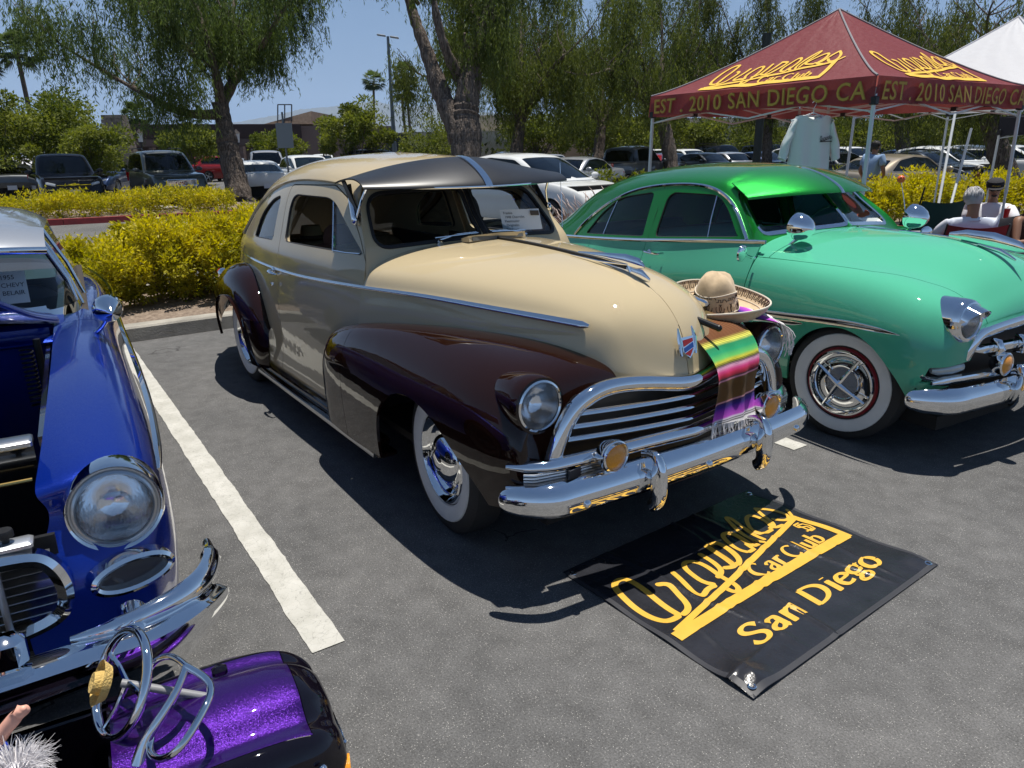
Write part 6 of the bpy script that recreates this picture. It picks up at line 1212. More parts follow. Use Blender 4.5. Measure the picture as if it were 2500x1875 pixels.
# cowl, greenhouse
CW = [[(-.95,.66,.985), (-.95,.5,1.01), (-.95,.25,1.03), (-.95,0,1.035)], [(-1.08,.66,.995), (-1.05,.5,1.03), (-1.02,.25,1.05), (-1.0,0,1.055)], [(-1.2,.66,1.0), (-1.2,.5,1.04), (-1.2,.25,1.06), (-1.2,0,1.06)]]
cw = Patch.loft(CW, 10, 20); (cw if cw.N[:, 2].mean() > 0 else Patch(cw.V, -cw.N, [f[::-1] for f in cw.F])).both().obj('cowl', BLUE, bcar)
BG = []
for (xs_, zt, wt) in ((0,0,0), (1,.5,.5), (2,.92,.92), (3,1,1)):
 pass
WB = [[(-1.02,0,1.035), (-1.03,.25,1.03), (-1.06,.5,1.01), (-1.10,.64,.995), (-1.22,.715,.985), (-1.34,.735,.98)],
 [(-1.10,0,1.14), (-1.105,.25,1.14), (-1.13,.5,1.13), (-1.17,.62,1.12), (-1.27,.69,1.11), (-1.36,.705,1.11)],
 [(-1.22,0,1.27), (-1.225,.24,1.27), (-1.24,.46,1.26), (-1.27,.56,1.255), (-1.33,.62,1.25), (-1.40,.64,1.25)],
 [(-1.30,0,1.345), (-1.305,.22,1.345), (-1.32,.42,1.34), (-1.34,.52,1.335), (-1.38,.575,1.33), (-1.43,.59,1.33)]]
wb = Patch.loft(WB, 24, 50, flip=False)
if (wb.N[:, 0].mean()) < 0: wb = Patch(wb.V, -wb.N, [f[::-1] for f in wb.F])
wf, wt_ = wb.split(lambda V: V[:, 2] - (1.045 - .0 * V[:, 0]) + .02 * (np.abs(V[:, 1]) > .6)); wt2, pil = wt_.split(lambda V: -(V[:, 0] + 1.31) if False else (-1.315 - V[:, 0]))
wt2.both().obj('windshield_glass', MATS['clear_windshield'], bcar); wf.offset(.004).both().obj('windshield_trim', CHROME, bcar)
for s in (1, -1):
 strip('windshield_pillar_trim', [(-1.325, s * .722, 1.0), (-1.36, s * .695, 1.12), (-1.395, s * .635, 1.25), (-1.42, s * .59, 1.335)], round_prof(.014, .016, 8), CHROME, bcar, (0, s, 0))
 strip('vent_frame', [(-1.42, s * .74, .99), (-1.45, s * .70, 1.12), (-1.48, s * .645, 1.25), (-1.52, s * .60, 1.33), (-1.8, s * .60, 1.345), (-2.6, s * .60, 1.34), (-2.9, s * .62, 1.24), (-3.0, s * .68, 1.0)], round_prof(.012, .012, 8), CHROME, bcar, (0, s, 0))
 strip('vent_post', [(-1.78, s * .755, .98), (-1.80, s * .70, 1.15), (-1.82, s * .61, 1.34)], round_prof(.010, .010, 8), CHROME, bcar, (0, s, 0))
 b = MB(); b.add([(-1.42, s * .74, .985), (-2.95, s * .74, .96), (-2.85, s * .625, 1.24), (-2.6, s * .60, 1.335), (-1.5, s * .60, 1.335)], [[0, 1, 2, 3, 4]]); b.build('side_glass', GLASS, bcar)
 b = MB(); b.box(-3.0, -1.2, .66 if s > 0 else -.76, .76 if s > 0 else -.66, .3, .985); b.build('door_trim', INT, bcar)
RBF = [[(-1.26,0,1.34), (-1.27,.24,1.34), (-1.29,.45,1.335), (-1.32,.57,1.325), (-1.40,.625,1.315)], [(-1.34,0,1.40), (-1.345,.24,1.40), (-1.37,.45,1.39), (-1.41,.57,1.37), (-1.47,.625,1.335)], [(-1.7,0,1.44), (-1.7,.24,1.435), (-1.7,.45,1.42), (-1.7,.58,1.385), (-1.7,.635,1.34)], [(-2.3,0,1.44), (-2.3,.24,1.435), (-2.3,.45,1.42), (-2.3,.58,1.38), (-2.3,.635,1.335)], [(-2.75,0,1.38), (-2.75,.24,1.375), (-2.75,.45,1.36), (-2.75,.57,1.33), (-2.75,.625,1.30)], [(-3.1,0,1.2), (-3.1,.24,1.19), (-3.1,.45,1.17), (-3.1,.6,1.14), (-3.05,.66,1.12)], [(-3.4,0,.99), (-3.4,.24,.99), (-3.4,.45,.98), (-3.35,.65,.96), (-3.3,.72,.94)]]
rb_ = Patch.loft(RBF, 60, 30)
if rb_.N[:, 2].mean() < 0: rb_ = Patch(rb_.V, -rb_.N, [f[::-1] for f in rb_.F])
roofb, bl_ = rb_.split(lambda V: -(V[:, 0] + 2.80)); roofb.flange(.015).both().obj('roof', SILV, bcar); bl_.both().obj('rear_glass', glass_mat('green_tint', (.55, .85, .75)), bcar)
VB = []
for t in np.linspace(0, 1, 7): y = t * .64; VB.append([(-1.36 - .08 * t ** 3, y, 1.41 - .05 * t ** 3), (-1.25 - .08 * t ** 3, y, 1.395 - .05 * t ** 3), (-1.12 - .12 * t ** 3, y, 1.355 - .04 * t ** 3), (-1.05 - .15 * t ** 3, y, 1.315 - .03 * t ** 3)])
vb = Patch.loft(VB, 30, 14)
if vb.N[:, 2].mean() < 0: vb = Patch(vb.V, -vb.N, [f[::-1] for f in vb.F])
vb.flange(.01).join(Patch(vb.V - vb.N * .01, -vb.N, [f[::-1] for f in vb.F])).both().obj('sun_visor', SILV, bcar); strip('visor_lip', [(-1.045 - .15 * abs(t) ** 3, t * .64, 1.308 - .03 * abs(t) ** 3) for t in np.linspace(-1, 1, 31)], round_prof(.007, .016, 8), CHROME, bcar, (1, 0, 0))
b = MB(); b.box(-3.4, -1.05, -.70, .70, .25, .3); b.box(-2.2, -2.0, -.62, .62, .4, 1.0, bev=.06); b.box(-1.3, -1.1, -.64, .64, .6, 1.0, bev=.04); b.box(-3.4, -2.9, -.6, .6, .3, .93); b.box(-4.5, -3.35, -.68, .68, .3, .93, bev=.08); b.build('interior', mat('navy_interior', (.02, .03, .05), rough=.8), bcar)
# handwritten show card standing on the dash
WHITEC = mat('white_card'); card = tag(mesh_obj('show_card', [(0, 0, 0), (0, .11, 0), (-.03, .11, .14), (-.03, 0, .14)], [[0, 1, 2, 3]], WHITEC, smooth=False), 'handwritten show card behind the blue car windshield', 'card')
card.matrix_world = bcar.matrix_basis @ Matrix.Translation((-1.19, .43, 1.055))
INKS = mat('black_ink', (.02, .02, .02), rough=.6)
# ================================================================== banner on the asphalt
YELP = mat('yellow_print', (.66, .38, .05), rough=.42, noise=.06, nscale=14)
BVIN = mat('black_vinyl', (.020, .021, .026), rough=.23, noise=.2, nscale=9, bump=.25, bscale=40)
def bz(u, v):
 """gentle folds of the vinyl sheet"""
 w_ = .012 * math.sin(v * 9 + u * 3)
 f = .0022 * math.sin(v * 21 + u * 4) * (.4 + .6 * math.sin(u * 5 + 1) ** 2)
 for c_, sl, wd, am, v0, v1 in ((.60,.22,.011,.0042,-.1,1.1), (.66,.20,.020,.0030,.1,.9), (.93,-.16,.012,.0036,0,.8), (.31,-.14,.012,.0034,.2,1.0), (.40,.12,.016,.0026,0,.5), (.80,.10,.014,.0028,.3,1.1), (1.10,.10,.010,.0030,0,.45), (.20,.3,.010,.0026,0,.4)):
  g_ = min(1, max(0, (v - v0) * 6)) * min(1, max(0, (v1 - v) * 6)); f += am * g_ * math.exp(-((u - c_ - sl * (v - .5) - w_) / wd) ** 2)
 f += .016 * math.exp(-((u - .07) ** 2 + (v - .07) ** 2) / .004) + .004 * math.exp(-((v - .10 - .12 * u) / .012) ** 2) * max(0, 1 - u * 2.2) + .006 * math.exp(-((u - 1.22) ** 2 + (v - .08) ** 2) / .004)
 return .006 + f * 1.9
banner = thing('club_banner', 'black vinyl banner lettered in yellow on the asphalt before the cream coupe', 'banner')
def bxy(u, v, dz=0):      # banner corners measured on the ground
 c00, c10, c01, c11 = (1.555, -.552), (1.512, .722), (.625, -.575), (.590, .672); a = u / 1.268; b = v / .93
 x = (c00[0] * (1 - a) + c10[0] * a) * (1 - b) + (c01[0] * (1 - a) + c11[0] * a) * b; y = (c00[1] * (1 - a) + c10[1] * a) * (1 - b) + (c01[1] * (1 - a) + c11[1] * a) * b; return (x, y, bz(u, v) + dz)
nu_, nv_ = 280, 200; V = [bxy(1.268 * i / (nu_ - 1), .93 * j / (nv_ - 1)) for i in range(nu_) for j in range(nv_)]
i, j = np.meshgrid(np.arange(nu_ - 1), np.arange(nv_ - 1), indexing='ij'); a = (i * nv_ + j).ravel(); mesh_obj('sheet', V, np.stack([a, a + 1, a + nv_ + 1, a + nv_], 1)[:, ::-1], BVIN, banner)
LOGO = {'O': ([(0.146, 0.436), (0.106, 0.434), (0.077, 0.455), (0.06, 0.518), (0.058, 0.599), (0.077, 0.685), (0.106, 0.736), (0.151, 0.75), (0.176, 0.727), (0.174, 0.67), (0.165, 0.589), (0.158, 0.507), (0.157, 0.446)], .030),
 'r': ([(0.242, 0.621), (0.274, 0.609), (0.27, 0.567), (0.255, 0.523), (0.241, 0.474), (0.211, 0.439), (0.175, 0.433)], .028), 'i': ([(0.358, 0.643), (0.339, 0.573), (0.319, 0.521), (0.314, 0.477), (0.34, 0.465), (0.38, 0.486), (0.416, 0.48)], .026),
 'g': ([(0.422, 0.491), (0.402, 0.516), (0.405, 0.568), (0.421, 0.633), (0.452, 0.667), (0.487, 0.659), (0.505, 0.622), (0.501, 0.562), (0.49, 0.504), (0.493, 0.459), (0.486, 0.418), (0.459, 0.397), (0.438, 0.412), (0.44, 0.446)], .026),
 'i2': ([(0.565, 0.67), (0.556, 0.607), (0.541, 0.555), (0.519, 0.521), (0.48, 0.511)], .026), 'n': ([(0.641, 0.698), (0.691, 0.7), (0.702, 0.669), (0.687, 0.612), (0.662, 0.552), (0.632, 0.516), (0.587, 0.515), (0.556, 0.533)], .026), 'n2': ([(0.64, 0.69), (0.622, 0.624), (0.608, 0.562), (0.595, 0.521)], .022),
 'a': ([(0.73, 0.555), (0.716, 0.584), (0.746, 0.656), (0.773, 0.714), (0.807, 0.718), (0.825, 0.682), (0.811, 0.62), (0.794, 0.563), (0.817, 0.558)], .024), 'a2': ([(0.79, 0.597), (0.773, 0.547), (0.741, 0.547)], .022),
 'l': ([(0.864, 0.561), (0.845, 0.588), (0.855, 0.653), (0.879, 0.73), (0.919, 0.807), (0.935, 0.788), (0.909, 0.707), (0.889, 0.627), (0.888, 0.576)], .022), 'e': ([(0.99, 0.606), (0.923, 0.602), (0.911, 0.637), (0.943, 0.696), (0.993, 0.744), (1.033, 0.751), (1.047, 0.711), (1.039, 0.659), (1.014, 0.622), (1.031, 0.603), (1.07, 0.601)], .022),
 's': ([(1.109, 0.774), (1.147, 0.736), (1.169, 0.686), (1.174, 0.638), (1.139, 0.614), (1.107, 0.63), (1.086, 0.66)], .022), 's2': ([(1.106, 0.771), (1.081, 0.722), (1.063, 0.663), (1.037, 0.619), (1.0, 0.619)], .022), 's3': ([(1.217, 0.673), (1.191, 0.633), (1.172, 0.611)], .018),
 'band': ([(0.065, 0.376), (0.24, 0.413), (0.419, 0.446), (0.589, 0.48), (0.773, 0.517), (0.97, 0.56), (1.176, 0.607)], .030), 'right': ([(1.176, 0.618), (1.193, 0.495), (1.204, 0.348)], .040), 'low': ([(0.040, 0.353), (0.215, 0.359), (0.398, 0.367), (0.631, 0.372), (0.882, 0.374), (1.205, 0.368)], .054)}
def ribbon(pts, w, f, dz, smooth=True, nacross=3, step=.012, wfun=None, zoff=0):
 """flat painted stroke of width w laid on a surface f(u, v, dz)"""
 P = np.array(pts, float); L = np.hypot(*np.diff(P, axis=0).T).sum(); n = max(4, int(L / step)); Q = spline(P, n, .5) if (smooth and len(P) > 3) else np.stack([np.interp(np.linspace(0, 1, n), np.linspace(0, 1, len(P)), P[:, k]) for k in (0, 1)], 1)
 T = np.gradient(Q, axis=0); T /= np.maximum(np.hypot(*T.T)[:, None], 1e-9); N_ = np.stack([-T[:, 1], T[:, 0]], 1); V = []
 for k in range(n):
  ww = w * (wfun(T[k]) if wfun else 1)
  for a in range(nacross + 1): t = a / nacross - .5; q = Q[k] + N_[k] * ww * t; V.append(f(q[0], q[1], dz))
 m = nacross + 1; F = [[k * m + a, (k + 1) * m + a, (k + 1) * m + a + 1, k * m + a + 1] for k in range(n - 1) for a in range(nacross)]
 if not smooth or True:
  pass
 return V, F
def disc(c, r, f, dz, n=10): V = [f(c[0], c[1], dz)] + [f(c[0] + r * math.cos(2 * PI * k / n), c[1] + r * math.sin(2 * PI * k / n), dz) for k in range(n)]; return V, [[0, 1 + k, 1 + (k + 1) % n] for k in range(n)]
def logo(mb, f, dz, sc=1.0):
 for q, (k, (pts, w)) in enumerate(LOGO.items()):
  d = dz + .00012 * q; w *= .93; mb.add(*ribbon(pts, w, f, d, smooth=k not in ('band', 'right', 'low')))
  if k not in ('band', 'right', 'low'):
   for e in (pts[0], pts[-1]): mb.add(*disc(e, w * .5, f, d + .00005))
# thick-and-thin lettering: strokes per letter on a unit cap height, advance width
def _arc(cx, cy, rx, ry, a0, a1, n=14): return [(cx + rx * math.cos(a), cy + ry * math.sin(a)) for a in np.linspace(R(a0), R(a1), n)]
SERIF = {
 'C': ([_arc(.42, .5, .36, .5, 50, 310)], .86), 'S': ([[(.60, .80), (.50, .96), (.30, 1.0), (.13, .88), (.12, .72), (.25, .58), (.45, .47), (.58, .32), (.55, .12), (.36, .0), (.16, .04), (.06, .22)]], .72),
 'D': ([[(.14, 0), (.14, 1)], [(.14, 1), (.40, .99), (.66, .82), (.74, .5), (.66, .18), (.40, .01), (.14, 0)]], .90), 'a': ([[(.10, .52), (.18, .66), (.34, .68), (.44, .56), (.44, .10), (.52, .02)], [(.44, .42), (.24, .36), (.10, .24), (.10, .10), (.22, .0), (.36, .06), (.44, .18)]], .60),
 'r': ([[(.14, 0), (.14, .68)], [(.14, .48), (.24, .64), (.38, .68), (.42, .60)]], .46), 'l': ([[(.13, 0), (.13, 1.02)]], .30), 'u': ([[(.12, .68), (.12, .18), (.22, .02), (.36, .06), (.46, .18)], [(.47, .68), (.47, 0)]], .62), 'b': ([[(.12, 1.02), (.12, 0)], [(.12, .5), (.28, .68), (.46, .60), (.52, .34), (.46, .08), (.28, .0), (.12, .12)]], .62),
 'n': ([[(.13, 0), (.13, .68)], [(.13, .46), (.24, .64), (.38, .68), (.47, .56), (.47, 0)]], .62), 'i': ([[(.13, 0), (.13, .68)], [(.13, .88), (.13, .93)]], .30), 'e': ([[(.10, .38), (.50, .38), (.46, .60), (.30, .68), (.14, .58), (.07, .34), (.14, .10), (.30, .0), (.48, .10)]], .57),
 'g': ([_arc(.28, .46, .19, .21, 0, 360, 18), [(.18, .28), (.12, .16), (.26, .08), (.46, .04), (.50, -.12), (.36, -.26), (.16, -.24), (.06, -.14), (.12, -.02), (.24, .05)], [(.44, .60), (.56, .68)]], .60), 'o': ([_arc(.31, .34, .24, .34, 0, 360, 20)], .64), ' ': ([], .32)}
def serif(mb, text, f, u0, v0, h, width, dz, weight=.19, slope=0.0):
 adv = sum(SERIF[c][1] for c in text); k = width / (adv * h); u = u0
 for c in text:
  st, w = SERIF[c]
  for s_ in st:
   pts = [(u + x * h * k, v0 + y * h + slope * (u + x * h * k - u0)) for x, y in s_]
   wf = lambda T: .38 + .62 * abs(T[1]) ** 1.3
   mb.add(*ribbon(pts, weight * h, f, dz, smooth=len(pts) > 3, wfun=wf, step=h * .05, nacross=2)); dz += .00008
   if len(s_) == 2 and c != 'i' or (c == 'i' and s_[0][1] == 0):
    for e in ((0,) if c in 'Dbl' else (0, 1)):
     q = pts[e]; mb.add(*ribbon([(q[0] - .13 * h, q[1]), (q[0] + .11 * h, q[1])], .055 * h, f, dz, smooth=False, nacross=1, step=h * .1)); dz += .00004
  u += w * h * k
lm = MB(); logo(lm, bxy, .0012); lm.build('script_lettering', YELP, banner, smooth=False)
lm = MB(); serif(lm, 'Car Club', bxy, .612, .400, .082, .49, .0016, .24); lm.build('car_club_lettering', YELP, banner, smooth=False)
lm = MB(); serif(lm, 'San Diego', bxy, .232, .150, .100, .885, .0014, .31); lm.build('san_diego_lettering', YELP, banner, smooth=False)
lm = MB(); q = .0016      # interlocked SD monogram
for pts in ([(1.148,.568), (1.108,.568), (1.104,.540), (1.142,.524), (1.140,.496), (1.098,.496)], [(1.118,.556), (1.118,.486), (1.150,.488), (1.160,.520), (1.150,.550), (1.118,.556)]):
 lm.add(*ribbon(pts, .010, bxy, q, smooth=False, step=.004, nacross=1)); q += .0002
lm.build('monogram', YELP, banner, smooth=False)
for u, v in ((.03, .03), (1.24, .03), (.03, .90), (1.24, .90)):
 b = MB(); x, y, z = bxy(u, v); b.lathe([(.0075, 0), (.0075, .002), (.012, .003), (.015, .001), (.016, 0)], Matrix.Translation((x, y, z)), 18); b.build('grommet', CHROME, banner)
hem = MB();
for pts in ([(.012,.012), (1.256,.012)], [(1.256,.012), (1.256,.918)], [(.012,.012), (.012,.918)]): hem.add(*ribbon(pts, .022, bxy, .0008, smooth=False, step=.02, nacross=1))
hem.build('hem', mat('banner_hem', (.03, .031, .037), rough=.5), banner, smooth=False)
# ================================================================== sombrero, serape, rolled umbrella on the coupe's left fender
FELT = mat('hat_felt', (.56, .42, .26), rough=.9, noise=.12, nscale=30, sheen=.2); TRIMB = mat('hat_embroidery', (.055, .035, .022), rough=.8); CORD = mat('hat_cord', (.62, .56, .46), rough=.8)
hat = thing('sombrero', 'tan felt sombrero with dark embroidered band and curled brim on the coupe fender', 'hat', (.365, .585, .90)); HF = Vector((FW.x, FW.y, 0)).normalized(); HR = Vector((RT.x, RT.y, 0)).normalized(); hat.rotation_euler = (Matrix.Rotation(R(-1.5), 4, HF) @ Matrix.Rotation(R(7), 4, HR) @ Matrix.Rotation(R(-20), 4, 'Z')).to_euler(); hat.scale = (.92,) * 3
NB = 72; brim = []; prof = [(.105,.035), (.125,.018), (.16,.010), (.20,.012), (.235,.024), (.262,.048), (.276,.074), (.280,.082)]
b = MB(); Vb = []
for r, h in prof:
 for k in range(NB): w = 2 * PI * k / NB; e = 1 + .06 * math.cos(2 * w); Vb.append((r * e * math.cos(w), r * (1.02) * math.sin(w), h + (.018 * math.cos(2 * w)) * (r / .28) ** 2))
Fb = [[i * NB + k, i * NB + (k + 1) % NB, (i + 1) * NB + (k + 1) % NB, (i + 1) * NB + k] for i in range(len(prof) - 1) for k in range(NB)]; b.add(Vb, Fb)
Vu = [(x, y, z - .007) for x, y, z in Vb]; b.add(Vu, [f[::-1] for f in Fb]); o = len(prof) - 1; b.add([Vb[o * NB + k] for k in range(NB)] + [Vu[o * NB + k] for k in range(NB)], [[k, (k + 1) % NB, NB + (k + 1) % NB, NB + k][::-1] for k in range(NB)]); b.build('brim', FELT, hat)
b = MB(); cp = [(.128,.022), (.118,.06), (.106,.11), (.096,.155), (.088,.185), (.073,.212), (.046,.228), (.0001,.232)]; Vc = []
for r, h in cp:
 for k in range(NB):
  w = 2 * PI * k / NB; x, y = r * math.cos(w) * 1.1, r * math.sin(w) * .98; z = h
  for (cx, cy) in ((.055, .045), (.055, -.045), (-.05, .045), (-.05, -.045)): z_ = 0; d2 = ((x - cx) ** 2 + (y - cy) ** 2) / .0011; z -= .026 * math.exp(-d2) * (1 if h > .15 else 0)
  Vc.append((x, y, z))
b.add(Vc, [[i * NB + k, i * NB + (k + 1) % NB, (i + 1) * NB + (k + 1) % NB, (i + 1) * NB + k] for i in range(len(cp) - 1) for k in range(NB)]); b.build('crown', FELT, hat)
def hatr(w, t):      # point on the crown side, t = height
 t = t * 1.05 + .002; r = np.interp(t, [.022,.06,.11,.155], [.128,.118,.106,.096]) + .0022; return (r * 1.1 * math.cos(w), r * .98 * math.sin(w), t)
b = MB()      # embroidery: scrolls and key pattern round the crown
for k in range(12):
 w0 = 2 * PI * k / 12
 b.tube([hatr(w0 + .13 * math.sin(a) * .9 + .12,.062 + .020 * math.cos(a)) for a in np.linspace(0,5.2,14)], .0017,4); b.tube([hatr(w0 + .26 - .11 * math.sin(a), .062 + .020 * math.cos(a)) for a in np.linspace(0,4.8,12)], .0017,4)
 zt = .098 + .006 * math.sin(k * 2.1)
 b.tube([hatr(w0, zt), hatr(w0 + .10, zt), hatr(w0 + .10, zt + .012), hatr(w0 + .2, zt + .012), hatr(w0 + .2, zt), hatr(w0 + .30, zt), hatr(w0 + .30, zt + .012), hatr(w0 + .42, zt + .012), hatr(w0 + .5, zt)], .0018, 4)
b.build('crown_embroidery', TRIMB, hat)
b = MB(); b.tube([hatr(w, .118 + .010 * math.sin(2 * w + 1)) for w in np.linspace(0, 2 * PI, 60)[:-1]], .003, 5, closed=True); b.tube([hatr(w, .040) for w in np.linspace(0, 2 * PI, 60)[:-1]], .003, 5, closed=True); b.build('hat_band_cord', CORD, hat)
def brimp(w, q, dz=.002): r = np.interp(q, range(len(prof)), [p[0] for p in prof]); h = np.interp(q, range(len(prof)), [p[1] for p in prof]); return (r * (1 + .06 * math.cos(2 * w)) * math.cos(w), r * 1.02 * math.sin(w), h + .018 * math.cos(2 * w) * (r / .28) ** 2 + dz)
b = MB()
for k in range(46):
 w = 2 * PI * k / 46; d = 2 * PI / 46; b.tube([brimp(w, 4.6), brimp(w, 6.2), brimp(w + d * .7, 6.2), brimp(w + d * .7, 4.9), brimp(w + d * .35, 4.9), brimp(w + d * .35, 5.5)], .0019, 4)
b.build('brim_embroidery', TRIMB, hat)
b = MB(); b.tube([brimp(w, 7, 0) for w in np.linspace(0, 2 * PI, 90)[:-1]], .005, 6, closed=True); b.tube([brimp(w, 4.2) for w in np.linspace(0, 2 * PI, 90)[:-1]], .0025, 5, closed=True); b.build('brim_cord', CORD, hat)
b = MB(); c = hatr(-.95, .075)
for k in range(22): a = 2.4 * k; r = .003 * math.sqrt(k); b.ell((c[0] * 1.06 + r * .4 * math.cos(a), c[1] * 1.06 - r * .3 * math.cos(a), c[2] + r * 1.6 * math.sin(a)), (.005, .005, .005), 6, m=4)
b.tube([(c[0] * 1.1, c[1] * 1.1, .05), (c[0] * 1.3, c[1] * 1.35, .022), (c[0] * 1.75, c[1] * 1.45, .019)], .003, 5); b.ell((c[0] * 1.8, c[1] * 1.46, .022), (.010, .007, .006), 8); b.build('beaded_brooch', mat('pewter_beads', (.16, .14, .12), rough=.3, metal=.7), hat)
# serape
def serape_mat():
 m = bpy.data.materials.new('serape_wool'); m.use_nodes = True; nt = m.node_tree; N = nt.nodes; L = nt.links; b = N['Principled BSDF']; at = N.new('ShaderNodeAttribute'); at.attribute_name = 'along'
 r = N.new('ShaderNodeValToRGB'); L.new(at.outputs['Fac'], r.inputs[0]); cr = r.color_ramp; cr.interpolation = 'LINEAR'
 st = [(0, '5a2a14'), (.05, '2c5a2c'), (.09, '6b3f1c'), (.17, '6f4320'), (.19, 'd8d456'), (.21, '1e8a58'), (.26, '22a36c'), (.31, '6fd06a'), (.335, 'd9d23c'), (.35, '4a4a20'), (.365, 'e9a6c8'), (.40, 'ee4f96'), (.44, 'e22c5c'), (.475, 'b81e3a'), (.50, '40182a'), (.515, 'f1a0b8'), (.525, '6a4a1e'), (.69, '6e4c20'), (.70, 'f0a8b0'), (.71, '2a1a50'), (.745, '3a1c86'), (.775, '8e2fae'), (.83, 'c552c8'), (.85, 'e8e2ea'), (.862, '201820'), (.872, 'e8e4e6'), (.885, '201820'), (.90, 'f0ecea')]
 while len(cr.elements) < len(st): cr.elements.new(.5)
 for e, (p, c) in zip(cr.elements, st): e.position = p; e.color = (*srgb(c), 1)
 w = N.new('ShaderNodeMath'); w.operation = 'MULTIPLY'; w.inputs[1].default_value = 900; L.new(at.outputs['Fac'], w.inputs[0]); s_ = N.new('ShaderNodeMath'); s_.operation = 'SINE'; L.new(w.outputs[0], s_.inputs[0])
 mr = N.new('ShaderNodeMapRange'); mr.inputs[1].default_value = -1; mr.inputs[2].default_value = 1; mr.inputs[3].default_value = .84; mr.inputs[4].default_value = 1.05; L.new(s_.outputs[0], mr.inputs[0]); mx = N.new('ShaderNodeMix'); mx.data_type = 'RGBA'; mx.blend_type = 'MULTIPLY'; mx.inputs[0].default_value = 1; L.new(r.outputs[0], mx.inputs[6]); L.new(mr.outputs[0], mx.inputs[7]); L.new(mx.outputs[2], b.inputs['Base Color'])
 b.inputs['Roughness'].default_value = .95; bp = N.new('ShaderNodeBump'); bp.inputs['Strength'].default_value = .5; bp.inputs['Distance'].default_value = .003; L.new(s_.outputs[0], bp.inputs['Height']); L.new(bp.outputs[0], b.inputs['Normal']); return m
SERM = serape_mat(); FRINGE = mat('white_fringe', (.62, .60, .60), rough=.9)
def cloth(name, path, half, m, parent, a0=0, a1=1, wave=.013, nacross=24, zmap=None):
 """cloth strip following path (list of left/right edge point pairs), thickness 4 mm"""
 Lp = spline([p[0] for p in path], 70, .5); Rp = spline([p[1] for p in path], 70, .5); V = []; A = []
 seg = np.concatenate([[0], np.cumsum(np.linalg.norm(np.diff(Lp, axis=0), axis=1))]); seg /= seg[-1]
 for i in range(70):
  t = seg[i]
  for k in range(nacross):
   a = k / (nacross - 1); p = Lp[i] * (1 - a) + Rp[i] * a; nrm_ = np.array([.9, -.1, .35]); f = wave * math.sin(a * 9 + t * 3) * min(1, t * 2.5) + wave * .6 * math.sin(a * 21 - t * 5) * t; V.append(p + nrm_ * f); A.append(float(np.interp(-p[2], zmap[0], zmap[1])) if zmap else a0 + (a1 - a0) * t)
 i, j = np.meshgrid(np.arange(69), np.arange(nacross - 1), indexing='ij'); q = (i * nacross + j).ravel(); F = np.stack([q, q + 1, q + nacross + 1, q + nacross], 1)
 o = mesh_obj(name, np.array(V), F, m, parent); at = o.data.attributes.new('along', 'FLOAT', 'POINT'); at.data.foreach_set('value', np.array(A, dtype=np.float32)); return np.array(V)[-nacross:]
ser = thing('serape', 'striped rainbow serape blanket hanging down the front of the coupe beside the grille', 'blanket')
path = [((.18,.36,1.02), (.18,.60,.905)), ((.34,.30,.99), (.34,.585,.90)), ((.50,.235,.955), (.50,.58,.895)), ((.62,.20,.905), (.61,.575,.885)), ((.69,.20,.86), (.675,.572,.835)), ((.735,.20,.80), (.70,.57,.76)), ((.755,.205,.72), (.715,.565,.67)), ((.765,.20,.62), (.735,.555,.58)), ((.77,.185,.545), (.765,.53,.515))]
path = [tuple((x + .030 + .028 * math.exp(-((z - .76) / .07) ** 2), y - .075 * min(1, max(0, (x - .35) * 4)) - (.03 if q == 0 else 0), z + .010) for q, (x, y, z) in enumerate(p)) for p in path]; path = [(p[0], (p[1][0], p[1][1] - .05 * min(1, max(0, (.9 - p[1][2]) * 5)), p[1][2])) for p in path]; ed = cloth('blanket', path, 0, SERM, ser, 0.02, .93, zmap=([-1.0, -.93, -.89, -.87, -.815, -.79, -.74, -.64, -.57, -.535], [.02, .08, .17, .20, .335, .365, .51, .70, .83, .93]))
b = MB(); rg_ = random.Random(5)
for k in range(46):
 a = k / 45 * (len(ed) - 1); p = Vector(ed[int(a)]).lerp(Vector(ed[min(len(ed) - 1, int(a) + 1)]), a % 1); l = rg_.uniform(.05,.085); dx, dy = rg_.uniform(-.012,.014), rg_.uniform(-.014,.014); b.tube([p, p + Vector((dx * .4, dy * .3,-l * .35)), p + Vector((dx, -dy * .4,-l * .7)), p + Vector((dx * .5, dy, -l))], .0022,4)
b.build('fringe', FRINGE, ser); ser.children[-1]['kind'] = 'stuff'
tail = [((.36,.62,.945), (.62,.585,.915)), ((.40,.70,.93), (.66,.665,.905)), ((.47,.76,.915), (.69,.70,.885)), ((.54,.80,.885), (.70,.725,.865))]
ser2 = thing('serape_end', 'loose fringed end of a striped blanket draped over the far headlight of the coupe', 'blanket'); ed = cloth('blanket', tail, 0, SERM, ser2, .73, .93, wave=.004)
b = MB()
for k in range(34):
 a = k / 33 * (len(ed) - 1); p = Vector(ed[int(a)]).lerp(Vector(ed[min(len(ed) - 1, int(a) + 1)]), a % 1); l = rg_.uniform(.09,.17) * (.5 + .5 * min(1, (33 - k) / 10 + .3)); b.tube([p, p + Vector((.012,.012,-l * .25)), p + Vector((.02 + rg_.uniform(-.01,.01), .02,-l * .6)), p + Vector((.016 + rg_.uniform(-.02,.02), .018 + rg_.uniform(-.01,.01), -l))], .0024,4)
b.build('fringe', FRINGE, ser2); ser2.children[-1]['kind'] = 'stuff'
b = MB(); b.tube([(.42,.03,1.085), (.60,.14,.985), (.70,.205,.945)], [.014,.013,.014], 12); b.ell((.703,.208,.943), (.015,.015,.015), 10)
tag(b.build('rolled_cane', mat('black_wood', (.012, .012, .012), rough=.3)), 'short black cane poking out from under the sombrero brim', 'cane')
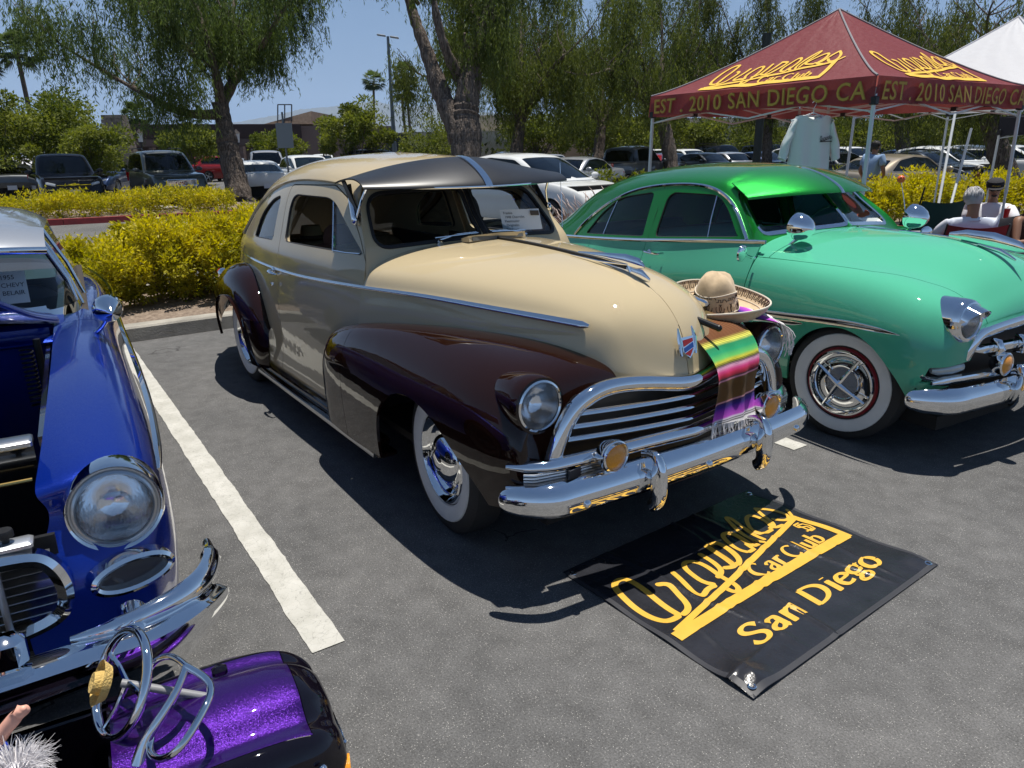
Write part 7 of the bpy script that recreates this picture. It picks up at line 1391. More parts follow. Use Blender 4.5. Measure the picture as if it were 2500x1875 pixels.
# hats and card inside the coupe
def small_hat(label, loc, m, s=1.0, rz=0, cap=False):
 t = thing('cap' if cap else 'felt_hat', label, 'cap' if cap else 'hat', loc, rz)
 if cap: b = MB(); b.lathe([(.095 * s, 0), (.098 * s, .03 * s), (.085 * s, .085 * s), (.05 * s, .115 * s), (.0001, .122 * s)], None, 24); b.build('crown', m, t); b = MB(); b.prism([(0, 0), (.17 * s, -.01), (.17 * s, -.004), (0, .008)], -.07 * s, .07 * s); b.build('visor', m, t); return t
 b = MB(); b.lathe([(.16 * s, .02), (.12 * s, .0), (.085 * s, .005), (.083 * s, .06 * s), (.07 * s, .105 * s), (.03 * s, .10 * s), (.0001, .09 * s)], None, 26); b.build('crown', m, t); b = MB(); b.lathe([(.087 * s, .008), (.087 * s, .03 * s), (.085 * s, .032 * s)], None, 24); b.build('band', TRIMB, t); return t
small_hat('tan felt hat on the rear shelf inside the cream coupe', (-3.0, -.18, 1.035), mat('tan_felt', (.35, .24, .12), rough=.9), 1.0)
small_hat('brown cap on the seat back inside the coupe door window', (-2.16, -.30, 1.09), mat('brown_cap', (.16, .07, .045), rough=.9), 1.05, R(-60), True)
c1 = mesh_obj('show_card', [(-.86, .18, 1.235), (-.84, .45, 1.228), (-.885, .455, 1.345), (-.905, .185, 1.35)], [[0, 1, 2, 3]], WHITEC, smooth=False); tag(c1, 'white handwritten entry card behind the coupe windshield', 'card')
def text_on(mb, s_, org, ax, up, size, dz=None, spacing=1.0, width=None, offset=0.0, fn=None):
 cu = bpy.data.curves.new('t', 'FONT'); cu.body = s_; cu.size = 1; cu.resolution_u = 3; cu.space_character = spacing; cu.offset = offset; ob = bpy.data.objects.new('t', cu); COL.objects.link(ob); dg = bpy.context.evaluated_depsgraph_get(); me = ob.evaluated_get(dg).to_mesh()
 V = [(v.co.x, v.co.y) for v in me.vertices]; F = [list(p.vertices) for p in me.polygons]; ob.evaluated_get(dg).to_mesh_clear(); bpy.data.objects.remove(ob); bpy.data.curves.remove(cu)
 if not V: return
 w = max(v[0] for v in V); k = (width / w) if width else size;
 if fn: mb.add([fn(x / w, y) for x, y in V], F)
 else: mb.add([Vector(org) + Vector(ax) * (x * k) + Vector(up) * (y * size) for x, y in V], F)
m_ = MB()
for i, t_ in enumerate(['Frankie', '1948 Chevrolet', 'Fleetmaster', 'Originales', 'San Diego']): text_on(m_, t_, (-.887 + .0088 * i, .20 + .006 * (i % 2), 1.325 - .0225 * i), (.074, .997, -.026), (-.39, 0, .92), .021)
m_.build('handwriting', INKS, c1, smooth=False)
b = MB(); b.add([(-.879, .385, 1.338), (-.873, .445, 1.335), (-.862, .442, 1.308), (-.868, .383, 1.311)], [[0, 1, 2, 3]]); b.build('printed_photo', mat('print_dark', (.10, .07, .04), rough=.5), c1, smooth=False)
m_ = MB()
for i, t_ in enumerate(['1955', 'CHEVY', 'BELAIR']): text_on(m_, t_, (-.0215 + .0075 * i + .0, .012, .105 - .034 * i), (0, 1, 0), (-.21, 0, .97), .028)
m_.V = [tuple(Vector(v) + Vector((.0025, 0, .001))) for v in m_.V]; m_.build('handwriting', INKS, card, smooth=False)
# ================================================================== purple pedal car
PURP = paint('purple_flake_paint', (.035, .003, .13), metal=.7, rough=.3, flake=1500, flakecol=1); GB = paint('gloss_black_paint', (.004, .003, .006), rough=.3)
ped = thing('pedal_car', 'purple metal-flake and black pedal car with chrome steering wheel below the blue bumper', 'pedal car', (1.17, -2.05, 0), R(84))
PH = []      # local x forward (towards the nose), y left
for x, w, zt, zs, zb in ((-.20,.205,.485,.44,.20), (-.08,.21,.50,.45,.20), (.05,.21,.505,.452,.20), (.15,.205,.50,.445,.20), (.205,.195,.485,.43,.20), (.245,.175,.45,.40,.20), (.262,.16,.40,.36,.20), (.262,.15,.30,.28,.20)):
 PH.append([(x, w, zb), (x, w + .012, zb + (zs - zb) * .45), (x, w + .008, zb + (zs - zb) * .75), (x, w - .008, zs - .005), (x, w - .04, zs + .022), (x, w - .085, zs + .012), (x, w - .12, zs + .035), (x, w * .25, zt), (x, 0, zt + .002)])
ph = Patch.loft(PH, 60, 60, flip=True); hoodp = lambda V: np.maximum(np.maximum(np.abs(V[:, 1]) - .165, V[:, 0] - .185), .40 - V[:, 2]); hp_, bd_ = ph.split(hoodp)
hp_.both().obj('hood', PURP, ped); bd_ = bd_.split(lambda V: hoodp(V) - .002)[1]; bd_.flange(.01).both().obj('body', GB, ped)
for s in (1, -1):      # front fenders, purple along the top
 FP = []
 for x, w0, w1, z in ((-.12,.20,.205,.30), (-.08,.20,.24,.37), (0,.20,.265,.405), (.10,.20,.27,.405), (.18,.195,.265,.38), (.235,.185,.245,.33), (.255,.18,.22,.27)):
  FP.append([(x, w0 - .02, z + .004), (x, (w0 + w1) / 2, z + .016), (x, w1 - .008, z), (x, w1, z - .06), (x, w1 - .004, z - .14)])
 fp = Patch.loft(FP, 40, 24); f = (lambda P: P) if s > 0 else (lambda P: P.mirror()); pp, gg2 = fp.split(lambda V: np.maximum(.345 - V[:, 2], V[:, 0] - .17)); f(pp).obj('fender_top', PURP, ped); f(gg2).obj('fender', GB, ped)
 b = MB(); b.lathe([(.03, .02), (.095, .022), (.105, .01), (.105, -.03), (.03, -.03)], Matrix.Translation((.08, s * .215, .105)) @ Matrix.Rotation(-s * PI / 2, 4, 'X'), 28); b.build('wheel', RUBBER, ped); b = MB(); b.lathe([(.0001, .03), (.03, .028), (.06, .023)], Matrix.Translation((.08, s * .215, .105)) @ Matrix.Rotation(-s * PI / 2, 4, 'X'), 24); b.build('hub_cap', CHROME, ped)
 b = MB(); b.lathe([(.03, .02), (.095, .022), (.105, .01), (.105, -.03), (.03, -.03)], Matrix.Translation((-.62, s * .215, .105)) @ Matrix.Rotation(-s * PI / 2, 4, 'X'), 28); b.build('wheel', RUBBER, ped)
b = MB(); b.box(-.85, -.18, -.215, -.195, .16, .43, bev=.008); b.box(-.85, -.18, .195, .215, .16, .43, bev=.008); b.box(-.87, -.84, -.21, .21, .16, .50, bev=.01); b.box(-.85, -.18, -.2, .2, .14, .17); b.box(-.75, -.5, -.17, .17, .17, .27, bev=.02); b.box(-.21, -.18, -.20, .20, .17, .45); b.build('cockpit', GB, ped)
b = MB(); b.box(.262, .285, -.19, .19, .20, .235, bev=.008); b.build('bumper', CHROME, ped); b = MB(); b.box(.262, .27, -.12, .12, .25, .36, bev=.004); b.build('grille', CHROME, ped)
b = MB(); b.box(.02, .055, -.03 + .13, .03 + .10, .478, .50, bev=.006); b.build('hood_scoop', GB, ped)
b = MB(); b.ell((.19, -.215, .405), (.010, .010, .006)); b.build('fender_bolt', CHROME, ped)
b = MB(); b.tube([(.24, -.16, .33), (.262, -.165, .33)], [.03, .028], 16); b.build('turn_lamp', AMBER, ped)
# steering wheel (world placed) and windscreen hoop
iw = ped.matrix_basis.inverted(); wc = Vector((1.075, -2.205, .565)); wn2 = Vector((.14, -.86, .50)).normalized(); Mw = iw @ orient(wn2, wc); b = MB(); n = 40
b.tube([Mw @ Vector((.112 * math.cos(a), .112 * math.sin(a), 0)) for a in np.linspace(0, 2 * PI, n + 1)[:-1]], .0105, 12, closed=True)
for a in (.2, PI - .2, -PI / 2): b.tube([Mw @ Vector((0, 0, -.012)), Mw @ Vector((.055 * math.cos(a), .055 * math.sin(a), -.010)), Mw @ Vector((.108 * math.cos(a), .108 * math.sin(a), 0))], [.008, .006, .005], 8)
b.build('steering_wheel', CHROME, ped); b = MB(); b.tube([Mw @ Vector((0, 0, 0)), iw @ Vector((1.17, -1.99, .47))], .009, 10); b.build('steering_column', mat('grey_plastic', (.22, .22, .23), rough=.4), ped)
def Wp(X, Y, z):
 x, y = (X / 1.8965) , 1000 + Y / 1.8965; d = FW + RT * ((x - 1250) / FPX) - UPV * ((y - 937.5) / FPX); t = (z - CAM_POS.z) / d.z; return iw @ (CAM_POS + d * t)
b = MB(); hoop = [Wp(640,1640,.47), Wp(660,1560,.50), Wp(700,1490,.53), Wp(780,1370,.57), Wp(835,1270,.60), Wp(862,1188,.62)]
b.tube([tuple(p) for p in spline([tuple(p) for p in hoop], 30,.5)], list(np.interp(np.linspace(0,1,30), [0,.25,1], [.016,.011,.008])), 10)
h2 = [Wp(862,1188,.62), Wp(930,1225,.62), Wp(985,1275,.61), Wp(955,1370,.60), Wp(900,1470,.58), Wp(840,1560,.56), Wp(775,1612,.53), Wp(715,1615,.505), Wp(690,1570,.50), Wp(700,1520,.51)]
b.tube([tuple(p) for p in spline([tuple(p) for p in h2], 50,.5)], .008,10); h3 = [Wp(862,1188,.62), Wp(820,1150,.62), Wp(770,1140,.61), Wp(715,1165,.59), Wp(685,1215,.55)]
b.tube([tuple(p) for p in spline([tuple(p) for p in h3], 24, .5)], .007, 10); b.build('windscreen_hoop', CHROME, ped)
b = MB(); b.lathe([(.0001, .0012), (.02, .001), (.02, 0)], Matrix.Translation(iw @ Vector((1.155, -2.10, .4965))), 16); b.build('round_sticker', mat('white_sticker', (.75, .73, .70), rough=.4), ped)
st = small_hat('tiny straw cowboy hat hooked on the pedal car steering wheel', tuple(wc + wn2 * .03), mat('straw', (.62, .43, .14), rough=.85, bump=.8, bscale=200), .30); st.rotation_euler = (R(60), R(-25), R(10)); st.name = 'straw_hat'
# doll seated in the pedal car, only its hair and arm reach into the picture
SKIN = mat('skin_tan', (.30, .155, .095), rough=.55, sss=.1); SKIN2 = mat('skin_brown', (.22, .11, .065), rough=.55); DOLL = mat('doll_vinyl', (.75, .38, .28), rough=.45)
# ================================================================== canopies
MAR = mat('maroon_canopy', (.20, .030, .036), rough=.6, bump=1.0, bscale=14); MARV = MAR
nt = MAR.node_tree; _b = nt.nodes['Principled BSDF']; _t = nt.nodes.new('ShaderNodeBsdfTranslucent'); _t.inputs[0].default_value = (.45, .12, .10, 1); _m = nt.nodes.new('ShaderNodeMixShader'); _m.inputs[0].default_value = .3
nt.links.new(_b.outputs[0], _m.inputs[1]); nt.links.new(_t.outputs[0], _m.inputs[2]); nt.links.new(_m.outputs[0], nt.nodes['Material Output'].inputs[0])
WCAN = mat('white_canopy', (.75, .75, .77), rough=.6, bump=.6, bscale=10); DCAN = mat('navy_canopy', (.010, .012, .022), rough=.7)
nt = WCAN.node_tree; _b = nt.nodes['Principled BSDF']; _t = nt.nodes.new('ShaderNodeBsdfTranslucent'); _t.inputs[0].default_value = (.7, .72, .75, 1); _m = nt.nodes.new('ShaderNodeMixShader'); _m.inputs[0].default_value = .35
nt.links.new(_b.outputs[0], _m.inputs[1]); nt.links.new(_t.outputs[0], _m.inputs[2]); nt.links.new(_m.outputs[0], nt.nodes['Material Output'].inputs[0])
TLEG = mat('powder_white_tube', (.60, .64, .65), rough=.35); TJ = mat('black_nylon', (.012, .012, .014), rough=.5); YCAN = mat('yellow_canopy_print', (.72, .44, .04), rough=.6)
GOLDK = mat('old_gold_print', (.30, .19, .04), rough=.7)
def canopy(name, label, C, e1, e2, size, he, val, peak, cloth_m, leg_h=None, lean=(0, 0), legs=True, seed=1):
 """pop-up canopy: C corner at eave height, e1/e2 unit vectors along two sides"""
 t = thing(name, label, 'canopy', (0, 0, 0)); C = Vector(C); e1 = Vector(e1); e2 = Vector(e2); apex = C + (e1 + e2) * size / 2 + Vector((0, 0, peak)); cor = [C, C + e1 * size, C + (e1 + e2) * size, C + e2 * size]; rg = random.Random(seed)
 def surf(i, a, v, dz=0):
  """side i; a along the side 0..1; v 0 at eave .. 1 at apex, concave towards the eave"""
  p, q = cor[i], cor[(i + 1) % 4]; base = p.lerp(q, a); s = base.lerp(Vector((apex.x, apex.y, base.z)), v); n_ = (q - p).cross(Vector((0, 0, 1))).normalized()
  if (base - apex).dot(n_) < 0: n_ = -n_
  z = peak * (v ** 1.22) + .03 * math.sin(PI * v) * (1 - 4 * (a - .5) ** 2); edge = 1 - abs(2 * a - 1); z -= .05 * edge * (1 - v) ** 2 * (v > 0) * .6
  f = .006 * math.sin(a * 37 + v * 9) * math.sin(v * 23 + a * 5) * edge
  return Vector((s.x, s.y, C.z + z + f)) + (n_ * .75 + Vector((0, 0, .65))) * dz
 for i in range(4):
  n1, n2 = 30, 26; V = [surf(i, a, v) for v in np.linspace(0, 1, n2) for a in np.linspace(0, 1, n1)]; F = [[k * n1 + j, k * n1 + j + 1, (k + 1) * n1 + j + 1, (k + 1) * n1 + j] for k in range(n2 - 1) for j in range(n1 - 1)]
  mesh_obj('roof_panel', V, F, cloth_m, t)
  p, q = cor[i], cor[(i + 1) % 4]; n_ = (q - p).cross(Vector((0, 0, 1))).normalized(); n_ = n_ if (p - apex).dot(n_) > 0 else -n_; V = []
  for v in np.linspace(0, 1, 8):
   for a in np.linspace(0, 1, 60): V.append(p.lerp(q, a) + n_ * (.012 + .014 * v * math.sin(a * 31 + i * 2) + .02 * v * math.sin(a * 9 + i)) - Vector((0, 0, val * v * (1 - .06 * math.sin(a * PI)))))
  mesh_obj('valance', V, [[k * 60 + j, (k + 1) * 60 + j, (k + 1) * 60 + j + 1, k * 60 + j + 1] for k in range(7) for j in range(59)], cloth_m, t)
  b = MB(); b.tube([surf(i, 0, v, .008) for v in np.linspace(0, 1, 14)], .010, 6); b.build('ridge_tape', mat('grey_tape', (.25, .24, .25), rough=.7) if cloth_m is MAR else cloth_m, t)
  if legs:
   foot = Vector((p.x + lean[0], p.y + lean[1], 0)); top = p - Vector((0, 0, .12)) + (apex - p) * .012; d = (top - foot); b = MB(); b.tube([foot, foot.lerp(top, .55)], .016, 4); b.tube([foot.lerp(top, .5), top], .021, 4); b.build('leg', TLEG, t, smooth=False)
   b = MB(); b.box(-.035, .035, -.035, .035, -.05, .03, Matrix.Translation(top + Vector((0, 0, -.10))), bev=.008); b.build('leg_joint', TJ, t); b = MB(); b.box(-.045, .045, -.045, .045, 0, .008, Matrix.Translation(foot)); b.build('foot_plate', STEEL, t)
# scissor truss along the side
  z0 = C.z - .10; z1 = C.z - .38 if False else C.z - .32
  for k in range(2):
   a0, a1 = k / 2, (k + 1) / 2; A_ = p.lerp(q, a0); B_ = p.lerp(q, a1); inn = -n_ * .04
   for (za, zb) in ((z0, z1), (z1, z0)): b = MB(); b.tube([Vector((A_.x, A_.y, za)) + inn, Vector((B_.x, B_.y, zb)) + inn], .011, 4); b.build('truss_bar', TLEG, t, smooth=False)
   b = MB(); mid = A_.lerp(B_, .5); b.box(-.03, .03, -.03, .03, -.025, .025, Matrix.Translation(Vector((mid.x, mid.y, (z0 + z1) / 2)) + inn)); b.build('truss_joint', TJ, t)
 ctr = Vector((apex.x, apex.y, C.z + .0)); b = MB(); b.tube([ctr - Vector((0, 0, .25)), apex - Vector((0, 0, .03))], .018, 6); b.build('centre_pole', TLEG, t)
 for i in range(4):
  mid = cor[i].lerp(cor[(i + 1) % 4], .5); b = MB(); b.tube([Vector((mid.x, mid.y, C.z - .1)), ctr - Vector((0, 0, .22))], .011, 4); b.build('truss_bar', TLEG, t, smooth=False)
 return t, surf, cor, apex
TC = (-1.393,4.864,2.303); E1 = (-.9996,.0295,0); E2 = (.0295,.9996,0)
red, surf, cor, apex = canopy('pop_up_canopy', 'maroon pop-up canopy lettered in yellow with white legs', TC, E1, E2, 3.02, 2.303, .245, .90, MAR, lean=(.02, -.03))
# logo on the two panels that face the picture: side 0 runs C -> C+e1 (text must read the other way round), side 3 runs C+e2 -> C
for side in (0, 3):
 def f(u, v, dz, side=side):
  a = (u / 1.27) * .68 + .16; v_ = .06 + ((v - .33) / .48) * .40 * 1.0; v_ = max(0, v_); w = 1 - v_ ; a2 = .5 + (a - .5) * 1.0
  a2 = .5 + (a2 - .5)       # keep the mark's width as the panel narrows
  a3 = .5 + (a2 - .5) / max(.35, (1 - v_)) * .85
  return tuple(surf(side, 1 - a3, v_, .009 + dz))
 lm = MB(); logo(lm, f, .0); lm.build('script_lettering', YCAN, red, smooth=False)
 lm = MB(); serif(lm, 'Car Club', f, .60, .400, .085, .50, .002, .22); lm.build('car_club_lettering', YCAN, red, smooth=False)
 p, q = (cor[1], cor[0]) if side == 0 else (cor[0], cor[3]); n_ = (q - p).cross(Vector((0, 0, 1))).normalized(); n_ = n_ if (p - apex).dot(n_) > 0 else -n_
 for txt, m_, dd, off in (('EST . 2010 SAN DIEGO CA', GOLDK, .034, .012), ('EST . 2010 SAN DIEGO CA', mat('gold_valance_print', (.50, .31, .05), rough=.65), .036, 0)):
  lm = MB();
  def g(x, y, p=p, q=q, n_=n_, dd=dd, off=off): a = .025 + .95 * x; vv = 1 - (.14 + .72 * (y / .72)); aa = (1 - a) if False else a; av = aa if side == 3 else 1 - aa; ii = side; return p.lerp(q, aa + off * .3) + n_ * (dd + .014 * vv * math.sin((1 - aa if side == 0 else 1 - aa) * 31 + ii * 2) + .02 * vv * math.sin((1 - aa) * 9 + ii)) - Vector((0, 0, .245 * vv * .96 + .004))
  text_on(lm, txt, (0, 0, 0), (1, 0, 0), (0, 0, 1), 1, width=1, spacing=1.1, offset=.02 if m_ is GOLDK else 0.0, fn=g); lm.build('valance_lettering', m_, red, smooth=False)
w0 = at_depth(2202, 36, 10.8); WC = w0 - Vector((1.525, 1.525, 0))
wt, *_ = canopy('pop_up_canopy', 'plain white pop-up canopy behind the maroon one', (WC.x, WC.y, w0.z - 1.05), (0, 1, 0), (1, 0, 0), 3.05, 2.38, .22, 1.05, WCAN, seed=4)
dc = gp(2112, 12.6); dk, *_ = canopy('pop_up_canopy', 'dark navy canopy under the white one at the right edge', (dc.x, dc.y, at_depth(2112, 258, 12.6).z), (0, 1, 0), (1, 0, 0), 3.0, 2.1, .28, .35, DCAN, seed=6)
for (x0, y0, x1, y1, dp, lb) in ((2065, 235, 2022, 470, 10.2, 'slanting pale canopy pole left of the grey-haired man'), (2098, 278, 2060, 420, 10.6, 'thin slanting pale pole behind the grey-haired man')):
 a_, b_ = at_depth(x0, y0, dp), at_depth(x1, y1, dp - .3); d_ = (b_ - a_); foot = a_ + d_ * (a_.z / -d_.z) if d_.z < 0 else b_; b = MB(); b.tube([foot, a_], .018, 8); tag(b.build('canopy_pole', TLEG), lb, 'pole')
# hanging white shirt
SH = mat('white_shirt_cloth', (.70, .74, .72), rough=.8, bump=.3, bscale=12)
def shirt(label, top, right, up=(0, 0, 1), w=.36):
 t = thing('t_shirt', label, 't-shirt'); top = Vector(top); X = Vector(right).normalized(); Z = Vector((0, 0, 1)); Y = Z.cross(X)
 out = [(.075,.0), (.16,-.03), (.22,-.05), (.30,-.16), (.385,-.36), (.30,-.405), (.265,-.34), (.262,-.5), (.275,-.80)]
 nr = 40; V = []; ny = 34
 def half(z):      # body half-width at depth z below the collar
  return np.interp(-z, [0,.03,.05,.34,.5,.80], [.155,.165,.170,.182,.188,.192])
 for side in (1, -1):
  base = len(V)
  for i in range(ny):
   z = -.80 * i / (ny - 1)
   for j in range(nr):
    a = -1 + 2 * j / (nr - 1); h_ = half(z); x = a * h_; neck = -.055 * math.exp(-(x / .07) ** 2) * (1 if side > 0 else .35) if i == 0 else 0; zz = z + (neck - .30 * max(0, abs(x) - .09) if i == 0 else -.30 * max(0, abs(x) - .09) * max(0, 1 - i / 8)); dep = .05 * (1 - a * a) ** .5 + .012 * math.sin(x * 38 + z * 3) * min(1, i / 10)
    V.append(top + X * x + Z * zz - Y * (dep * side))
 F = [[s_ * ny * nr + i * nr + j, s_ * ny * nr + (i + 1) * nr + j, s_ * ny * nr + (i + 1) * nr + j + 1, s_ * ny * nr + i * nr + j + 1] for s_ in (0, 1) for i in range(ny - 1) for j in range(nr - 1)]
 mesh_obj('body', V, F, SH, t)
 for s in (1, -1):
  V = []; n1, n2 = 16, 12
  for side in (1, -1):
   for i in range(n1):
    q = i / (n1 - 1); O = np.array([.160 + .115 * q + .018 * math.sin(PI * q), -.030 - .315 * q]); I = np.array([.150 + .060 * q, -.09 - .295 * q])
    for j in range(n2): t_ = j / (n2 - 1); p = O * (1 - t_) + I * t_; dep = .045 * math.sqrt(max(0, 1 - (2 * t_ - 1) ** 2)) + .006 * math.sin(q * 11 + t_ * 6); V.append(top + X * (s * p[0]) + Z * p[1] - Y * (dep * side))
  F = [[k * n1 * n2 + i * n2 + j, k * n1 * n2 + (i + 1) * n2 + j, k * n1 * n2 + (i + 1) * n2 + j + 1, k * n1 * n2 + i * n2 + j + 1] for k in (0, 1) for i in range(n1 - 1) for j in range(n2 - 1)]; mesh_obj('sleeve', V, F, SH, t)
 b = MB(); b.tube([top + X * (.085 * math.cos(a)) + Z * (-.006 - .055 * max(0, -math.sin(a)) ** .8 - .006) - Y * (.045 * math.sin(a) * -1) for a in np.linspace(0, 2 * PI, 25)[:-1]], .008, 6, closed=True); b.build('collar', SH, t)
 b = MB(); hk = [top + Z * .0, top + Z * .05, top + X * .02 + Z * .085, top + X * .0 + Z * .11, top - X * .018 + Z * .09]; b.tube(hk, .003, 6); b.tube([top - X * .19 + Z * -.05, top + Z * .012, top + X * .19 + Z * -.05], .006, 6); b.build('hanger', TLEG, t)
 def f(u, v, dz): x = .045 + u * .105; z = -.205 + (v - .5) * .115 - .0; return tuple(top + X * x + Z * z - Y * (.05 * (1 - min(.9, (x / .185) ** 2)) ** .5 + .016 + dz))
 lm = MB(); lm2 = MB()
 for q, (k, (pts, w_)) in enumerate(LOGO.items()): lm.add(*ribbon(pts, w_ * 1.25, f, .00012 * q, smooth=len(pts) > 4, step=.03, nacross=1))
 lm.build('printed_logo', INKS, t, smooth=False)
 b = MB(); b.box(-.02, .02, -.001, .001, -.055, -.035); b.V = [tuple(top + X * v[0] + Z * v[2] + Y * .03) for v in b.V]; b.build('neck_label', INKS, t, smooth=False); return t
sp_ = at_depth(1757, 247, 7.45); ts_ = shirt('white t-shirt on a hanger under the maroon canopy', sp_, (E2[0] * .2 + RT.x, E2[1] * .2 + RT.y, 0)); ts_.scale = (1.2, 1.2, 1.2); ts_.location = sp_ * (1 - 1.2)
# ================================================================== people and chairs
def skin_mesh(name, J, E, m, parent, sub=2, smooth_root=0):
 """J: list of (x, y, z, radius or (rx, ry)); E: edges; continuous skin surface"""
 me = bpy.data.meshes.new(name); me.from_pydata([j[:3] for j in J], E, []); ob = bpy.data.objects.new(name, me); COL.objects.link(ob)
 md = ob.modifiers.new('s', 'SKIN'); md.use_smooth_shade = True; ld = me.skin_vertices[0].data
 for i, j in enumerate(J): r = j[3]; ld[i].radius = r if isinstance(r, tuple) else (r, r); ld[i].use_root = (i == smooth_root)
 ss = ob.modifiers.new('d', 'SUBSURF'); ss.levels = sub; dg = bpy.context.evaluated_depsgraph_get(); me2 = bpy.data.meshes.new_from_object(ob.evaluated_get(dg)); bpy.data.objects.remove(ob)
 me2.materials.clear(); me2.materials.append(m); me2.polygons.foreach_set('use_smooth', np.full(len(me2.polygons), True)); me2.name = name; return link(bpy.data.objects.new(name, me2), parent)
def person(label, loc, rz, P, skin, shirt_m, pants_m, shoe_m, hair_m=None, hair='short', girth=1.0, sleeve=.5, hands=True, cap=None, glasses=None, tank=False, beard=None, s=1.0):
 """P: joint dict in local metres (x forward, y left, z up)"""
 t = thing('person', label, 'person', loc, rz); g = girth; V = lambda k: Vector(P[k])
 pel, ch, nk, hd = V('pelvis'), V('chest'), V('neck'), V('head'); J = []; E = []
 def add(p, r, par=None): J.append((p[0], p[1], p[2], r)); k = len(J) - 1; E.append((par, k)) if par is not None else None; return k
 ip = add(pel, (.145 * g, .12 * g)); isp = add(pel.lerp(ch, .5), (.115 * g, .095 * g), ip); ic = add(ch, (.115 * g, .095 * g), isp); ink = add(nk, (.052, .052), ic)
 up = (hd - nk).normalized(); fwd = Vector(P.get('face', (1, 0, 0))).normalized(); ij = add(nk + (hd - nk) * .45 + fwd * .015, (.062, .068), ink); ih = add(hd, (.078, .092), ij); it_ = add(hd + up * .07, (.062, .07), ih)
 arms = {};
 for sd in ('l', 'r'):
  s1, e1, w1 = V('sho_' + sd), V('elb_' + sd), V('wri_' + sd); a = add(s1, .048 * g, ic); b_ = add(s1.lerp(e1, .5), .046, a); c = add(e1, .043, b_); d = add(e1.lerp(w1, .5), .038, c); e = add(w1, .027, d)
  if hands:
   dr = (w1 - e1).normalized(); side = dr.cross(Vector((0, 0, 1))); side = side.normalized() if side.length > .1 else Vector((0, 1, 0)); nn = side.cross(dr); curl = P.get('curl_' + sd, .5); pm = add(w1 + dr * .055, (.026, .034), e)
   for q, (o, l) in enumerate(((-.030, .060), (-.010, .072), (.010, .068), (.029, .052))):
    p0 = w1 + dr * .088 + side * o; p1 = p0 + (dr * (1 - curl * .5) - nn * curl).normalized() * l * .55; p2 = p1 + (dr * (1 - curl * 1.3) - nn * curl * 1.3).normalized() * l * .5; f0 = add(p0, .0095, pm); f1 = add(p1, .0088, f0); add(p2, .0075, f1)
   th = w1 + dr * .03 - side * .035 * (1 if sd == 'l' else -1); f0 = add(th, .011, e); add(th + dr * .04 - side * .012 * (1 if sd == 'l' else -1) - nn * .012, .009, f0)
  arms[sd] = (s1, e1, w1)
 for sd in ('l', 'r'):
  h1, k1, a1, f1 = V('hip_' + sd), V('kne_' + sd), V('ank_' + sd), V('toe_' + sd); a = add(h1, .085 * g, ip); b_ = add(h1.lerp(k1, .5), .075 * g, a); c = add(k1, .058, b_); d = add(k1.lerp(a1, .4), .055, c); e = add(a1, .038, d); add(f1, .034, e)
 skin_mesh('body', J, E, skin, t)
# clothes
 J = []; E = []; ip = add(pel + Vector((0, 0, .02)), (.165 * g, .14 * g)); isp = add(pel.lerp(ch, .5), (.165 * g, .14 * g), ip); ic = add(ch, (.172 * g, .138 * g), isp); add(ch.lerp(nk, .9), (.072, .068), add(ch.lerp(nk, .6), (.105, .095), ic))
 for sd in ('l', 'r'):
  s1, e1, w1 = arms[sd]; a = add(s1, (.092 * g if not tank else .052), ic)
  if not tank: b_ = add(s1.lerp(e1, sleeve * .6), .076 * g, a); add(s1.lerp(e1, sleeve * 1.25), .070 * g, b_)
 skin_mesh('shirt', J, E, shirt_m, t)
 J = []; E = []; ip = add(pel - Vector((0, 0, .01)), (.160 * g, .135 * g)); add(pel + (ch - pel) * .15, (.155 * g, .13 * g), ip)
 for sd in ('l', 'r'):
  h1, k1, a1 = V('hip_' + sd), V('kne_' + sd), V('ank_' + sd); a = add(h1, .100 * g, ip); b_ = add(h1.lerp(k1, .5), .090 * g, a); c = add(k1, .075, b_); cl = P.get('pantlen', .92); d = add(k1.lerp(a1, cl * .5), .068, c); add(k1.lerp(a1, cl), .062, d)
 skin_mesh('trousers', J, E, pants_m, t)
 for sd in ('l', 'r'):
  a1, f1 = V('ank_' + sd), V('toe_' + sd); b = MB(); d = (f1 - a1); d.z = 0; d.normalize(); o = a1 + d * .05; b.ell((o.x, o.y, .045), (.145, .052, .05), 12, Matrix.Rotation(math.atan2(d.y, d.x), 4, 'Z')); b.build('shoe', shoe_m, t)
# head details
 Mh = Matrix.Identity(4); y_ = up.cross(fwd).normalized(); f2 = y_.cross(up)
 for i in range(3): Mh[i][0] = f2[i]; Mh[i][1] = y_[i]; Mh[i][2] = up[i]; Mh[i][3] = hd[i]
 b = MB(); b.tube([Mh @ Vector((.088, 0, .02)), Mh @ Vector((.108, 0, -.012)), Mh @ Vector((.094, 0, -.022))], [.008, .016, .010], 8); b.build('nose', skin, t)
 for sd in (1, -1): b = MB(); b.ell((0, 0, 0), (.022, .009, .034), 10, Mh.to_3x3().to_4x4()); b.V = [tuple(Vector(v) + Mh @ Vector((-.005, sd * .083, 0)) - Vector((0, 0, 0))) for v in b.V]; b.build('ear', skin, t)
 b = MB(); b.ell((0, 0, 0), (.008, .026, .006), 10, Mh.to_3x3().to_4x4()); mp = Mh @ Vector((.092, 0, -.052)); b.V = [tuple(Vector(v) + mp) for v in b.V]; b.build('mouth', mat('lips', (.25, .08, .06), rough=.5), t)
 for sd in (1, -1):
  b = MB(); ep = Mh @ Vector((.083, sd * .032, .012)); b.ell(ep, (.010, .013, .009), 8, m=6); b.build('eye', mat('eye_dark', (.03, .02, .015), rough=.2), t)
